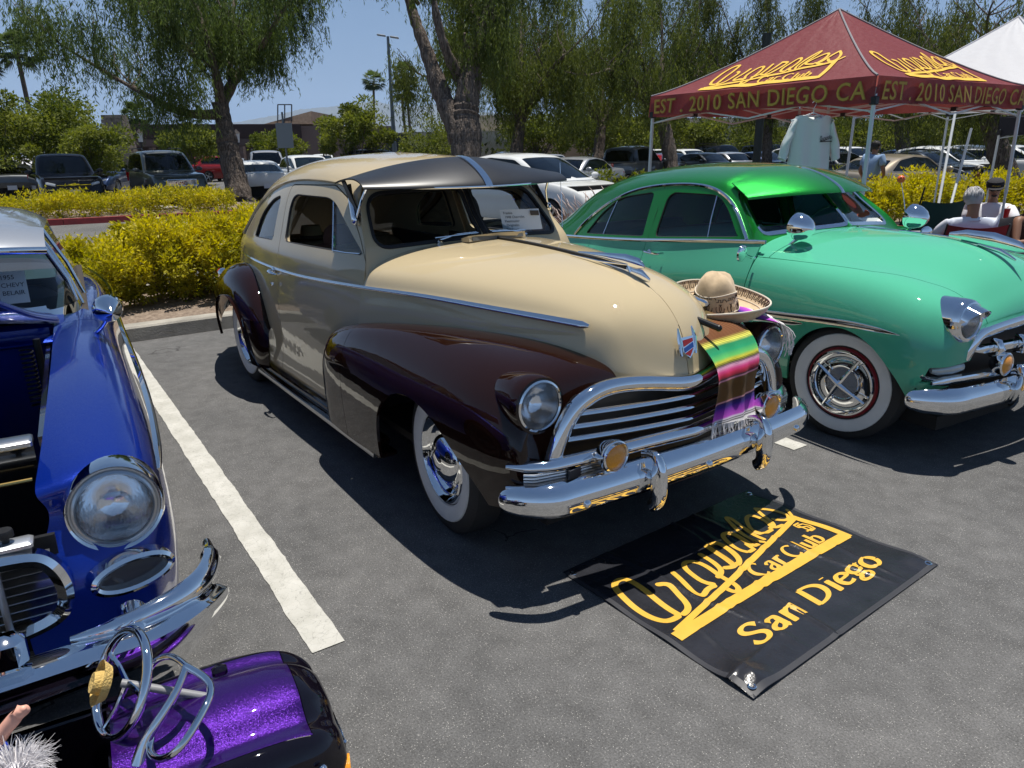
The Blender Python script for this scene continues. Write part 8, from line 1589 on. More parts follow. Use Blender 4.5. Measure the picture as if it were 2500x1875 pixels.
 if glasses:
  b = MB()
  for sd in (1, -1):
   b.V, b.F = b.V, b.F; b.ell((0, 0, 0), (.008, .030, .021), 12, Mh.to_3x3().to_4x4()); n_ = 12 * 9; gp_ = Mh @ Vector((.098, sd * .034, .012)); b.V[-n_:] = [tuple(Vector(v) + gp_) for v in b.V[-n_:]]
   b.tube([Mh @ Vector((.092, sd * .062, .016)), Mh @ Vector((.0, sd * .088, .014))], .0035, 5)
  b.build('glasses', glasses, t)
 if hair_m:
  rg = np.random.default_rng(len(label)); b = MB(); n = 26; lo = {'short': -.05, 'long': -.09}[hair]
  for i in range(9):
   a = PI * .78 * i / 8
   for k in range(n):
    w = 2 * PI * k / n; fr = math.cos(w); rr = 1.0 if (fr < .45 or i < 5) else .86; q = Vector((.094 * math.sin(a) * math.cos(w) * rr - .010, .089 * math.sin(a) * math.sin(w), .108 * math.cos(a) + .010)); b.V.append(tuple(Mh @ (q * (1 + rg.normal(0, .012)))))
  b.F = [[i * n + k, (i + 1) * n + k, (i + 1) * n + (k + 1) % n, i * n + (k + 1) % n] for i in range(8) for k in range(n) if not (i >= 5 and math.cos(2 * PI * (k + .5) / n) > .42)]; b.mi = [0] * len(b.F)
  for k in range(90):
   w = rg.uniform(.25 * PI, 1.75 * PI) if True else 0; a0 = rg.uniform(.1,1.2); f_ = lambda a, r: Mh @ Vector((.095 * r * math.sin(a) * math.cos(w) - .010,.090 * r * math.sin(a) * math.sin(w), .109 * r * math.cos(a) + .010)); b.tube([f_(a0,1.02), f_(a0 + .35,1.05), f_(min(a0 + .75,2.05), 1.03)], [.004,.004,.001], 4)
  b.build('hair', hair_m, t, sharp=180)
 if cap:
  b = MB(); b.lathe([(.098, .018), (.103, .05), (.095, .095), (.065, .118), (.0001, .126)], Mh @ Matrix.Translation((-.006, 0, .0)), 24); b.build('cap', cap, t)
  b = MB(); n = 12
  for k in range(n + 1):
   a = -1.25 + 2.5 * k / n
   for r_, z in ((.098, .034), (.165, .026)): b.V.append(tuple(Mh @ Vector((r_ * math.cos(a * (.75 if r_ > .1 else 1)), .098 * math.sin(a) if r_ < .1 else .088 * math.sin(a), z + .004 * math.cos(a)))))
  b.F = [[2 * k, 2 * k + 1, 2 * k + 3, 2 * k + 2] for k in range(n)]; b.mi = [0] * n; b.build('cap_visor', cap, t)
  lm = MB(); text_on(lm, 'Originales', tuple(Mh @ Vector((.101, -.045, .052))), tuple((Mh.to_3x3() @ Vector((.0, 1, 0)))), tuple(Mh.to_3x3() @ Vector((-.1, 0, 1))), .026, width=.09); lm.build('cap_lettering', YCAN, t, smooth=False)
 if beard: b = MB(); mp = Mh @ Vector((.070, 0, -.072)); b.ell(mp, (.028, .035, .02), 10); b.build('goatee', beard, t)
 return t
def seated(lean=-.12, face=(1, 0, 0), arm='rest'):
 d = dict(pelvis=(0,0,.52), chest=(lean, 0,.88), neck=(lean * 1.25,0,1.12), head=(lean * 1.1 + .02,0,1.27), face=face, sho_l=(lean, .20,1.02), sho_r=(lean, -.20,1.02), hip_l=(.04,.10,.50), hip_r=(.04,-.10,.50), kne_l=(.46,.14,.50), kne_r=(.46,-.14,.50), ank_l=(.50,.15,.09), ank_r=(.50,-.15,.09), toe_l=(.64,.16,.04), toe_r=(.64,-.16,.04), elb_l=(.05,.30,.76), elb_r=(.05,-.30,.76), wri_l=(.30,.24,.70), wri_r=(.30,-.24,.70), curl_l=.6, curl_r=.6); dz = .14
 for k_, v_ in d.items():
  if isinstance(v_, tuple) and k_ != 'face' and not k_.startswith(('ank', 'toe')): d[k_] = (v_[0], v_[1], v_[2] - dz)
 return d
WT = mat('white_cotton', (.72, .73, .76), rough=.85, bump=.25, bscale=18); DK = mat('dark_cotton', (.015, .015, .02), rough=.85); DENIM = mat('denim', (.03, .045, .08), rough=.85); BRT = mat('brown_tank', (.07, .035, .025), rough=.85); SHOE = mat('dark_shoe', (.03, .028, .026), rough=.6); GREY = mat('grey_hair', (.36, .36, .37), rough=.6); BLKH = mat('black_hair', (.012, .010, .009), rough=.5); LBLUE = mat('light_blue_cloth', (.22, .33, .50), rough=.85); SUNG = mat('sunglass_black', (.006, .006, .008), rough=.12)
def camp_chair(label, loc, rz, m, text=None, tall=1.0, arms_=True):
 t = thing('camp_chair', label, 'chair', loc, rz, 'folding camp chairs by the canopy'); t.scale = (1, 1, .93); b = MB()
 b.V = []; n = 10
 for i in range(n + 1):
  z = .44 + .50 * tall * i / n
  for k in range(9): a = -1 + 2 * k / 8; sag = -.05 * (1 - a * a); top = -.035 * math.cos(a * PI / 2) if i == n else 0; b.V.append((-.20 - .16 * i / n + sag, a * .30, z + top))
 b.F = [[i * 9 + k, i * 9 + k + 1, (i + 1) * 9 + k + 1, (i + 1) * 9 + k] for i in range(n) for k in range(8)]; b.mi = [0] * len(b.F); V2 = [(x - .012, y, z) for x, y, z in b.V]; F2 = [f[::-1] for f in b.F]; b.add(V2, F2); b.build('backrest', m, t)
 b = MB(); b.box(-.20, .26, -.29, .29, .41, .43, bev=.008); b.build('seat', m, t)
 for s in (1, -1):
  b = MB(); b.tube([(-.37, s * .30, .95 * tall + .02 if tall > 1 else .95), (-.20, s * .30, .44), (.0, s * .26, .22), (.24, s * .30, .02)], .010, 6); b.tube([(-.22, s * .30, .02), (.0, s * .26, .22), (.25, s * .30, .43), (.27, s * .30, .64)], .010, 6); b.build('frame_tube', BLACK, t)
  if arms_: b = MB(); b.box(-.25, .28, s * .33 - .035, s * .33 + .035, .635, .65, bev=.006); b.build('armrest', m, t)
 b = MB(); b.tube([(.24, .30, .03), (.24, -.30, .40)], .008, 6); b.tube([(.24, -.30, .03), (.24, .30, .40)], .008, 6); b.tube([(-.22, .30, .03), (-.22, -.30, .40)], .008, 6); b.tube([(-.22, -.30, .03), (-.22, .30, .40)], .008, 6); b.build('cross_braces', BLACK, t)
 if text:
  lm = MB()
  for s_, y0, z0, h in text: text_on(lm, s_, (-.358, y0, z0), (0, -1, 0), (-.31, 0, .95), h)
  fr = [(-.362, .20, .665), (-.362, -.19, .665), (-.382, -.19, .745), (-.382, .20, .745)]; lm.build('backrest_lettering', WHITEC, t, smooth=False); b = MB(); b.tube(fr, .0022, 4, closed=True); b.tube([(-.362, .075, .665), (-.382, .075, .745)], .0022, 4); b.build('print_frame', WHITEC, t)
 return t
def facing(px, dp, toward_px=None, ang=None):
 q = gp(px, dp); return (q.x, q.y, 0)
RZ0 = math.atan2(FW.y, FW.x)      # facing away from the camera
q = gp(2050, 8.2); rzg = RZ0 - R(8); camp_chair('red camp chair carrying the grey-haired man, printed on its back', (q.x, q.y, 0), rzg, mat('red_nylon', (.16, .008, .014), rough=.7), [("DICK'S", .185, .685, .038), ('SPORTS MATTER', .06, .685, .026)])
P = seated(-.17, face=(.85, -.5, 0)); person('grey-haired man in a pale t-shirt seated in the red chair, seen from behind', (q.x, q.y, 0), rzg, P, SKIN, mat('pale_grey_cotton', (.62, .66, .74), rough=.85), DENIM, SHOE, GREY, girth=1.08, glasses=SUNG)
q = gp(2113, 9.6); rz_ = RZ0 + PI - R(35); P = seated(-.14, face=(1, .15, -.1)); P['wri_l'] = (.42, .30, .68); P['elb_l'] = (.14, .34, .62); person('man in a black cap, dark glasses and white t-shirt seated facing the camera', (q.x, q.y, 0), rz_, P, SKIN, WT, DENIM, SHOE, girth=1.12, cap=DK, glasses=SUNG, beard=BLKH)
camp_chair('dark camp chair under the man in the black cap', (q.x, q.y, 0), rz_, DK)
q = gp(2202, 8.4); rz_ = RZ0 + PI + R(20); P = seated(-.05, face=(1, -.3, -.35)); P['wri_r'] = (.36, -.12, .68); person('dark-capped man in a brown tank top seated at the right edge', (q.x, q.y, 0), rz_, P, SKIN2, BRT, DK, SHOE, BLKH, girth=1.1, tank=True, cap=None); camp_chair('black camp chair at the right edge under the man in brown', (q.x, q.y, 0), rz_, DK)
q = gp(1968, 9.6); camp_chair('empty dark green camp chair behind the sedan hood', (q.x, q.y, 0), RZ0 + R(10), mat('green_nylon', (.004, .04, .035), rough=.7), tall=1.32)
q = gp(1905, 10.5); camp_chair('black folding chair half hidden by the canopy leg', (q.x, q.y, 0), RZ0 + R(40), DK)
# standing man in light blue, seated woman in black far behind, man in white behind the sedan
def standing(): return dict(pelvis=(0,0,.96), chest=(0,0,1.28), neck=(.0,0,1.50), head=(.03,0,1.65), face=(1,0,-.2), sho_l=(0,.19,1.42), sho_r=(0,-.19,1.42), hip_l=(0,.09,.92), hip_r=(0,-.09,.92), kne_l=(.02,.10,.50), kne_r=(.02,-.10,.50), ank_l=(0,.11,.09), ank_r=(0,-.11,.09), toe_l=(.14,.12,.04), toe_r=(.14,-.12,.04), elb_l=(-.02,.27,1.14), elb_r=(.0,-.27,1.14), wri_l=(.12,.22,.96), wri_r=(.16,-.18,.98), pantlen=.3)
q = gp(1868, 16.0); person('man in a light blue shirt standing behind the white canopy leg', (q.x, q.y, 0), RZ0 - R(60), standing(), SKIN2, LBLUE, mat('pale_shorts', (.45, .50, .58), rough=.85), SHOE, BLKH, girth=1.1)
q = gp(2092, 15.2); person('long-haired person in a black t-shirt seated beyond the golden hedge', (q.x, q.y, 0), RZ0 + PI - R(30), seated(-.1), SKIN2, DK, DK, SHOE, BLKH, hair='long'); camp_chair('low chair under the long-haired person beyond the hedge', (q.x, q.y, 0), RZ0 + PI - R(30), DK)
# red cup, red bag, bottles, dark lounger, aerial with orange ball
c = at_depth(2173, 460, 9.2); t = thing('plastic_cup', 'red plastic cup held by the man in the black cap', 'cup', tuple(c - Vector((0, 0, .06)))); b = MB(); b.lathe([(.0001, 0), (.030, 0), (.045, .115)], None, 20); b.build('cup_wall', mat('red_plastic', (.5, .01, .015), rough=.3), t); b = MB(); b.tube([(.046 * math.cos(a), .046 * math.sin(a), .116) for a in np.linspace(0, 2 * PI, 21)[:-1]], .003, 5, closed=True); b.build('cup_rim', WHITEC, t)
c = gp(2178, 7.6); t = thing('canopy_weight_bag', 'red weight bag at the foot of the right canopy leg', 'bag', (c.x, c.y, 0)); b = MB(); b.lathe([(.0001, .62), (.10, .64), (.17, .62), (.19, .50), (.17, .2), (.16, .0), (.0001, 0)], None, 20); b.build('bag_body', mat('red_vinyl', (.30, .01, .012), rough=.5), t)
c = gp(2168, 5.6); t = thing('sofa_chair', 'dark navy padded folding seat just beyond the green hood at the right edge', 'chair', (c.x, c.y, 0), RZ0 + PI); b = MB(); b.box(-.10, .10, -.50, .50, .35, .985, bev=.06); b.build('backrest', mat('navy_canvas', (.008, .010, .022), rough=.8), t); b = MB(); b.box(-.6, -.08, -.48, .48, .30, .42, bev=.04); b.build('seat', mat('navy_canvas'), t)
for s in (1, -1): b = MB(); b.tube([(-.55, s * .46, 0), (-.05, s * .46, .5)], .015, 6); b.tube([(.0, s * .46, 0), (-.5, s * .46, .32)], .015, 6); b.build('leg', BLACK, t)
c = gp(1925, 7.4); t = thing('cooler', 'small grey cooler with open lid behind the sedan hood', 'cooler', (c.x, c.y, 0), RZ0); b = MB(); b.box(-.2, .2, -.28, .28, 0, .72, bev=.02); b.build('cooler_body', DK, t); b = MB(); b.box(-.2, .2, -.28, .28, .0, .03, Matrix.Translation((0, 0, .75)) @ Matrix.Rotation(R(-25), 4, 'Y'), bev=.008); b.build('cooler_lid', mat('grey_lid', (.25, .26, .27), rough=.5), t)
a_ = at_depth(1946.5, 387, 5.9); b0 = at_depth(1962, 500, 5.75); t = thing('radio_aerial', 'thin chrome aerial topped by a small orange ball beyond the green hood', 'aerial', tuple(b0)); b = MB(); b.tube([(0, 0, -.12), tuple((a_ - b0) * .5), tuple(a_ - b0)], [.005, .003, .002], 6); b.build('mast', CHROME, t); b = MB(); b.ell(tuple(a_ - b0), (.030, .030, .030), 16, m=12); b.build('topper_ball', mat('orange_ball', (.75, .12, .03), rough=.4), t)
b = MB(); e_ = a_ - b0
for s in (-1, 1):
 pe = e_ - FW * .027 + RT * (.011 * s - .004) + UPV * .003; b.ell(tuple(pe), (.006, .006, .008), 8, m=6)
b.build('printed_eyes', INKS, t)
# the plush doll in the pedal car
dd = at_depth(20, 1600, 1.42); doll = thing('doll', 'plush doll with white hair and pink arm at the lower left corner', 'doll', tuple(dd)); h = skin_mesh('body', [(-.03, -.10, -.15, .05), (-.02, -.06, -.06, .035), (0, 0, -.02, .016), (.01, .03, .02, .012), (.015, .045, .028, .012), (.014, .058, .024, .005), (.02, .056, .036, .005), (.024, .050, .042, .005), (.006, .052, .016, .005)], [(0, 1), (1, 2), (2, 3), (3, 4), (4, 5), (4, 6), (4, 7), (3, 8)], DOLL, doll); h.location = (-.035, -.015, .012)
rg = np.random.default_rng(3); b = MB()
for k in range(620):
 d = rg.normal(0,1,3); d[2] = abs(d[2]) * .6; d /= np.linalg.norm(d); p0 = np.array([.03,.0,-.055]) + d * .022 * [1,1.3,1]; l = rg.uniform(.015,.032); b.tube([tuple(p0), tuple(p0 + d * l + [0,0,.006]), tuple(p0 + d * l * 1.6 + rg.normal(0,.008,3))], [.0008,.0006,.0002], 3, caps=False)
b.build('hair', mat('doll_white_hair', (.72, .70, .72), rough=.8), doll, sharp=180); b = MB(); b.ell((.03, .0, -.065), (.035, .042, .03), 14); b.build('hair_cap', mat('doll_white_hair'), doll)
b = MB(); b.tube([(-.05 + .05 * math.cos(a), -.03, -.055 + .07 * math.sin(a)) for a in np.linspace(0, 2 * PI, 25)[:-1]], .006, 6, closed=True); b.build('glasses_ring', BLACK, doll); b = MB(); b.ell((-.05, -.035, -.055), (.02, .03, .035), 12); b.build('blue_collar', mat('doll_blue', (.02, .06, .5), rough=.5), doll)
# ================================================================== modern parked cars
def modern(name, label, cat, style, col, loc, rz, group, metal=0, hi=False, plate=True):
 St = dict(
 sedan=dict(L=4.8, W=.91, wb=2.78, top=[(-2.40,.62), (-2.38,.95), (-2.2,1.03), (-1.55,1.06), (-.9,1.0), (.75,.98), (1.3,.93), (1.95,.83), (2.25,.70), (2.4,.52)], roof=[(-1.75,1.02), (-.95,1.37), (-.35,1.46), (.25,1.42), (1.05,.98)], wins=[(-1.30,1.04), (-.90,1.30), (-.35,1.38), (.22,1.34), (.82,1.02)], belt=.98),
 suv=dict(L=4.9, W=.97, wb=2.9, top=[(-2.45,.60), (-2.44,1.0), (-2.40,1.15), (-1.6,1.12), (-.9,1.1), (.85,1.10), (1.35,1.08), (2.05,1.02), (2.35,.90), (2.45,.55)], roof=[(-2.38,1.15), (-2.20,1.78), (-1.2,1.87), (.15,1.82), (.95,1.12)], wins=[(-2.05,1.20), (-1.98,1.68), (-1.0,1.74), (.10,1.70), (.70,1.18)], belt=1.12),
 cuv=dict(L=4.6, W=.93, wb=2.7, top=[(-2.25,.60), (-2.24,.9), (-2.20,1.05), (-1.6,1.06), (-.9,1.04), (.85,1.02), (1.35,1.0), (1.95,.88), (2.2,.74), (2.3,.50)], roof=[(-2.15,1.06), (-1.75,1.50), (-.9,1.63), (.05,1.58), (1.15,1.02)], wins=[(-1.72,1.14), (-1.45,1.44), (-.8,1.53), (.05,1.48), (.88,1.08)], belt=1.04),
 pickup=dict(L=5.5, W=.97, wb=3.4, top=[(-2.72,.62), (-2.71,1.0), (-2.70,1.14), (-1.6,1.14), (-.9,1.13), (1.0,1.12), (1.5,1.10), (2.3,1.02), (2.6,.88), (2.72,.55)], roof=[(-.95,1.12), (-.86,1.70), (-.2,1.79), (.5,1.76), (1.25,1.12)], wins=[(-.78,1.20), (-.74,1.64), (-.1,1.69), (.45,1.66), (.98,1.18)], belt=1.12))[style]
 t = thing(name, label, cat, loc, rz, group); M = paint('modern_' + col[0], col[1], metal=metal, rough=.35); W = St['W']; B = St['belt']; hb = St['wb'] / 2
 rows = []
 for x, z in St['top']:
  e = np.interp(abs(x), [0, St['L'] / 2 - .7, St['L'] / 2 - .2, St['L'] / 2], [1, .99, .93, .80]); w = W * e; zs = min(z, B); lo = .22 + .10 * max(0, (abs(x) - St['L'] / 2 + .5) * 2)
  rows.append([(x, w * .93, lo), (x, w * .99, lo + .12), (x, w, lo + (zs - lo) * .5), (x, w * .985, lo + (zs - lo) * .82), (x, w * .93, zs - .01), (x, w * .84, zs + (z - zs) * .5 + .015), (x, w * .5, z + .02), (x, 0, z + .03)])
 r0 = rows[0]; rows = [[(x * 1.0 + .04, y * .96, z * .9 if k > 3 else z) for k, (x, y, z) in enumerate(r0)]] + rows
 nu, nv = (76, 36) if hi else (48, 22); bd = Patch.loft(rows, nu, nv, flip=True)
 for wx in (-hb, hb): bd = bd.split(lambda V, wx=wx: np.where(np.abs(V[:, 1]) > W * .6, np.hypot(V[:, 0] - wx, V[:, 2] - .33) - .40, 1.0))[1]
 bd.flange(.03).both().obj('body', M, t)
 R_ = St['roof']; rr = [[(R_[0][0], W * .90, B - .03), (R_[0][0], W * .86, B), (R_[0][0] + .0, W * .7, B + .02), (R_[0][0] - .02, W * .35, B + .03), (R_[0][0] - .02, 0, B + .03)]]
 for i, (x, z) in enumerate(R_[1:-1]):
  dx = [(-.45, .35)[0] if i == 0 else 0, -.25 if i == 0 else (.3 if i == 2 else 0), 0, 0, 0]; rr.append([(x + dx[0] * (1 if i == 0 else 0) + (.55 if i == 2 else 0), W * .90, B - .03), (x + (-.28 if i == 0 and style == 'sedan' else 0) + (.40 if i == 2 else 0), W * .87, B + (z - B) * .22), (x + (.1 if i == 2 else 0), W * .76, B + (z - B) * .78), (x, W * .60, z - .02), (x, 0, z)])
 rr.append([(R_[-1][0] - .12, W * .90, B - .03), (R_[-1][0] - .10, W * .86, B), (R_[-1][0] - .02, W * .7, B + .01), (R_[-1][0] + .08, W * .35, B + .01), (R_[-1][0] + .10, 0, B + .01)])
 rq = []
 for a0_, b0_ in zip(rr[:-1], rr[1:]): rq += [a0_, [tuple((np.array(p_) + np.array(q_)) / 2) for p_, q_ in zip(a0_, b0_)]]
 rq.append(rr[-1]); gh_ = Patch.loft(rq, 48, 26, k=.8, flip=True); fwn = sdf_poly(roundpoly(St['wins'], .06)); fsd = lambda V: np.where(np.abs(V[:, 1]) > W * .57, fwn(V), 1.0); sg, gh_ = gh_.split(fsd)
 zt, zf = R_[1][1], R_[-2][1]
 ff_ = sdf_poly(roundpoly([(-.02, B + .05), (W * .80, B + .05), (W * .64, zf - .07), (-.02, zf - .05)], .03), (1, 2)); fr2 = lambda V: np.where(V[:, 0] > R_[-2][0] + .02, ff_(V), 1.0); fg, gh_ = gh_.split(fr2)
 fb_ = sdf_poly(roundpoly([(-.02, B + .07), (W * .76, B + .07), (W * .60, zt - .07), (-.02, zt - .05)], .03), (1, 2)); fr3 = lambda V: np.where(V[:, 0] < R_[1][0] - .02, fb_(V), 1.0); bg_, gh_ = gh_.split(fr3)
 gh_.flange(.02).both().obj('roof', M, t); gl = GLASS_DARK; sg.offset(-.01).obj('side_glass', gl, t); sg.mirror().offset(-.01).obj('side_glass', gl, t); fg.offset(-.01).both().obj('windshield', gl, t); bg_.offset(-.01).both().obj('rear_glass', gl, t)
 b = MB(); b.box(-St['L'] / 2 + .3, St['L'] / 2 - .3, -W * .8, W * .8, .2, B - .08); b.build('cabin_block', UNDER, t)
 RIM = mat('alloy_rim', (.45, .46, .48), rough=.3, metal=.9)
 for wx in (-hb, hb):
  for s in (1, -1):
   Mx = Matrix.Translation((wx, s * (W - .10), .34)) @ Matrix.Rotation(-s * PI / 2, 4, 'X'); e = bpy.data.objects.new('wheel', None); link(e, t)
   b = MB(); b.lathe([(.24, .08), (.31, .095), (.335, .07), (.34, -.10), (.2, -.10)], Mx, 24); b.build('tyre', TYRE, e); b = MB(); b.lathe([(.245, .085), (.235, .06), (.22, -.02)], Mx, 24); b.lathe([(.0001, .055), (.05, .06), (.06, .04)], Mx, 12)
   for k in range(7 if hi else 5):
    a = 2 * PI * k / (7 if hi else 5); b.tube([Mx @ Vector((.04 * math.cos(a), .04 * math.sin(a), .05)), Mx @ Vector((.235 * math.cos(a), .235 * math.sin(a), .07))], [.022, .028], 4, flat=(1, .4), up=(0, 1, 0))
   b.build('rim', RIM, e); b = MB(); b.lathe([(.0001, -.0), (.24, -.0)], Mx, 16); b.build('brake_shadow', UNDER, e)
 L2 = St['L'] / 2; HLM = mat('modern_lamp', (.55, .58, .60), rough=.12, coat=1, metal=.3); xf = St['top'][-2][0]; zf2 = St['top'][-2][1]
 for s in (1, -1):
  b = MB(); b.tube([(L2 - .13, s * W * .52, zf2 - .09), (L2 - .20, s * W * .74, zf2 - .05), (L2 - .42, s * W * .88, zf2 - .01)], [.06, .085, .05], 8, flat=(1, .8)); b.build('headlight', HLM, t)
  b = MB(); zb = St['top'][1][1]; b.tube([(-L2 + .05, s * W * .50, zb - .12), (-L2 + .07, s * W * .72, zb - .10), (-L2 + .30, s * W * .90, zb - .06)], [.04, .07, .04], 8) if style in ('sedan', 'cuv') else b.tube([(-L2 + .02, s * W * .84, B - .35), (-L2 + .02, s * W * .86, B + .02)], .055, 8); b.build('tail_light', REDLENS, t)
  b = MB(); mx_ = R_[-1][0] - .32; b.ell((mx_, s * (W + .09), B + .08), (.06, .11, .075), 12); b.tube([(mx_, s * W * .9, B + .02), (mx_, s * (W + .04), B + .06)], .02, 6); b.build('side_mirror', M if col[0] != 'tan' else M, t)
  if hi:
   for hx in (-.95, .15): b = MB(); b.tube([(hx - .1, s * (W + .01), B - .12), (hx + .1, s * (W + .012), B - .115)], .012, 6); b.build('door_handle', M if col[0] != 'tan' else CHROME, t)
 b = MB(); b.box(L2 - .10, L2 - .04, -W * .48, W * .48, zf2 - .26, zf2 - .08, bev=.02); b.build('grille', BLACK, t); b = MB(); b.box(L2 - .06, L2 - .035, -W * .50, W * .50, zf2 - .085, zf2 - .065); b.build('grille_bar', CHROME, t)
 b = MB(); b.box(L2 - .16, L2 - .03, -W * .80, W * .80, .30, .42, bev=.03); b.build('front_bumper_grille', BLACK, t)
 if plate:
  for x0 in (L2 - .035, -L2 - .005): b = MB(); b.box(x0, x0 + .012, -.155, .155, .50, .66); b.build('licence_plate', mat('plate_white', (.6, .6, .62), rough=.5), t)
 if style == 'pickup':
  b = MB(); b.box(-2.66, -.98, -W * .86, W * .86, 1.145, 1.165, bev=.005); b.build('bed_cover', BLACK, t)
 if style in ('suv',):
  for s in (1, -1): b = MB(); b.tube([(-1.9, s * W * .66, 1.86), (-1.8, s * W * .66, 1.93), (-.1, s * W * .66, 1.92), (.05, s * W * .66, 1.85)], .018, 6); b.build('roof_rail', BLACK, t)
 return t
CC = dict(white=('white', (.62, .63, .62)), black=('black', (.008, .008, .010)), silver=('silver', (.32, .33, .35)), grey=('grey', (.06, .065, .07)), blue=('blue', (.012, .03, .09)), red=('red', (.20, .012, .014)), tan=('tan', (.32, .27, .20)), pewter=('pewter', (.10, .105, .095)), dark=('dark', (.02, .024, .03)))
LOT = 'cars parked across the driveway'; FAR = 'cars parked in the far rows'
def yaw_to(px, dp, deg): return RZ0 + PI + R(deg)      # 0 = nose towards the camera
def put(name, lb, cat, style, col, px, dp, deg, grp, metal=0, hi=False):
 q = gp(px, dp); return modern(name, lb, cat, style, CC[col], (q.x, q.y, 0), yaw_to(px, dp, deg), grp, metal, hi)
pk = put('parked_pickup', 'black pickup facing the camera beside the silver SUV', 'pickup truck', 'pickup', 'black', 148, 26.0, 36, LOT)
sv = put('parked_suv', 'pewter full-size SUV facing the camera left of the weeping tree trunk', 'SUV', 'suv', 'pewter', 366, 27.0, 36, LOT, .5, True)
q = put('parked_sedan', 'white sedan parked tail first behind the weeping tree trunk', 'car', 'sedan', 'white', 558, 28.5, 208, LOT, 0, True)
for (name, lb, cat, st, col, px, dp, deg, mt) in [
 ('parked_sedan', 'dark grey sedan seen from behind at far left beside the black pickup', 'car', 'sedan', 'grey', 36, 30, 212, .4), ('parked_sedan', 'small blue sedan between the black pickup and the silver SUV', 'car', 'sedan', 'blue', 236, 34, 10, .4),
 ('parked_suv', 'red SUV just left of the weeping tree trunk', 'SUV', 'cuv', 'red', 470, 48, 150, 0), ('parked_suv', 'white SUV right of the white sedan', 'SUV', 'cuv', 'white', 672, 31, 30, 0), ('parked_suv', 'silver SUV behind the white sedan', 'SUV', 'suv', 'silver', 582, 38, 20, .5)]:
 put(name, lb, cat, st, col, px, dp, deg, LOT, mt)
# nearer white crossover behind the coupe
a_, b_ = gp(1088, 17.7), gp(1240, 16.0); mid = (a_ + b_) / 2; dv = (b_ - a_); modern('parked_crossover', 'white crossover right behind the cream coupe roof, nose to the right', 'SUV', 'cuv', CC['white'], (mid.x, mid.y, 0), math.atan2(dv.y, dv.x), LOT, 0, True)
put('parked_sedan', 'silver sedan behind the hood of the white crossover', 'car', 'sedan', 'silver', 1238, 25, -35, LOT, .5)
put('parked_pickup', 'dark grey pickup behind the left canopy leg', 'pickup truck', 'pickup', 'grey', 1360, 31, 140, LOT, .4); put('parked_sedan', 'red car beside the left canopy leg', 'car', 'sedan', 'red', 1402, 36, 160, LOT)
q = gp(1925, 20.0); modern('parked_sedan', 'tan sedan parked beyond the golden hedge', 'car', 'sedan', CC['tan'], (q.x, q.y, 0), RZ0 - R(62), LOT, .5, True)
# far rows: copies of a few kinds
protos = [modern('far_car', 'x', 'car', s_, CC[c_], (0, 0, 0), 0, FAR, m_) for s_, c_, m_ in (('sedan', 'silver', .5), ('cuv', 'white', 0), ('sedan', 'dark', .4), ('suv', 'black', .2), ('cuv', 'grey', .4), ('sedan', 'blue', .4))]
KIND = ['silver sedan', 'white crossover', 'dark sedan', 'black SUV', 'grey crossover', 'dark blue sedan']
spots = [(1445, 38, 25, 2, 'right of the left canopy leg'), (1490, 44, 20, 1, 'left of the drooping tree trunk'), (1520, 37, 30, 2, 'under the left end of the canopy'), (1575, 38, 25, 0, 'left of the tall dark pepper trunk'), (1560, 47, 20, 3, 'in the row behind, left of the shirt'), (1640, 38, 28, 5, 'at the left sleeve of the hanging shirt'), (1660, 48, 15, 3, 'behind the left sleeve of the shirt'), (1800, 30, 20, 2, 'left of the tan sedan'), (1840, 44, 15, 1, 'above the roof of the tan sedan'), (1990, 28, 24, 2, 'behind the nose of the tan sedan'), (2035, 29, 28, 1, 'right of the dark one by the tan sedan'), (2085, 31, 150, 4, 'left of the crooked tree trunk'), (2075, 42, 150, 1, 'in the row behind the crooked tree'), (2190, 30, 30, 1, 'right of the crooked tree trunk'),
 (1190, 42, 15, 0, 'above the white crossover hood'), (1110, 46, 20, 4, 'behind the roof of the white crossover'), (830, 44, 60, 3, 'whose dark roof shows over the coupe roof'), (745, 46, 10, 0, 'seen beyond the white SUV, left of the light pole'), (700, 52, 15, 1, 'in the row behind the white SUV'), (620, 50, 12, 1, 'above the white sedan roof'), (440, 52, 10, 0, 'right of the silver SUV roof'), (510, 50, 10, 0, 'seen by the weeping tree trunk'), (20, 38, 175, 4, 'at the far left edge'), (905, 40, 30, 4, 'behind the coupe roof right of the light pole'), (1300, 50, 10, 0, 'far behind the dark pickup'), (1420, 56, 10, 1, 'in the last row by the canopy leg'), (1360, 58, 12, 3, 'in the last row behind the dark pickup'), (1880, 52, 12, 4, 'in the last row over the tan sedan'), (1950, 40, 12, 5, 'behind the windshield of the tan sedan'), (2140, 44, 15, 0, 'beyond the crooked tree'), (1720, 44, 12, 1, 'hidden partly by the hanging shirt'), (1765, 32, 22, 2, 'at the right sleeve of the hanging shirt')]
used_ = set()
for px, dp, deg, k, lb in spots:
 o = protos[k] if k not in used_ else copy_tree(protos[k]); used_.add(k); q = gp(px, dp); o.location = (q.x, q.y, 0); o.rotation_euler = (0, 0, yaw_to(px, dp, deg)); o['label'] = KIND[k] + ' ' + lb
 if k in (1, 3, 4): o['category'] = 'SUV'
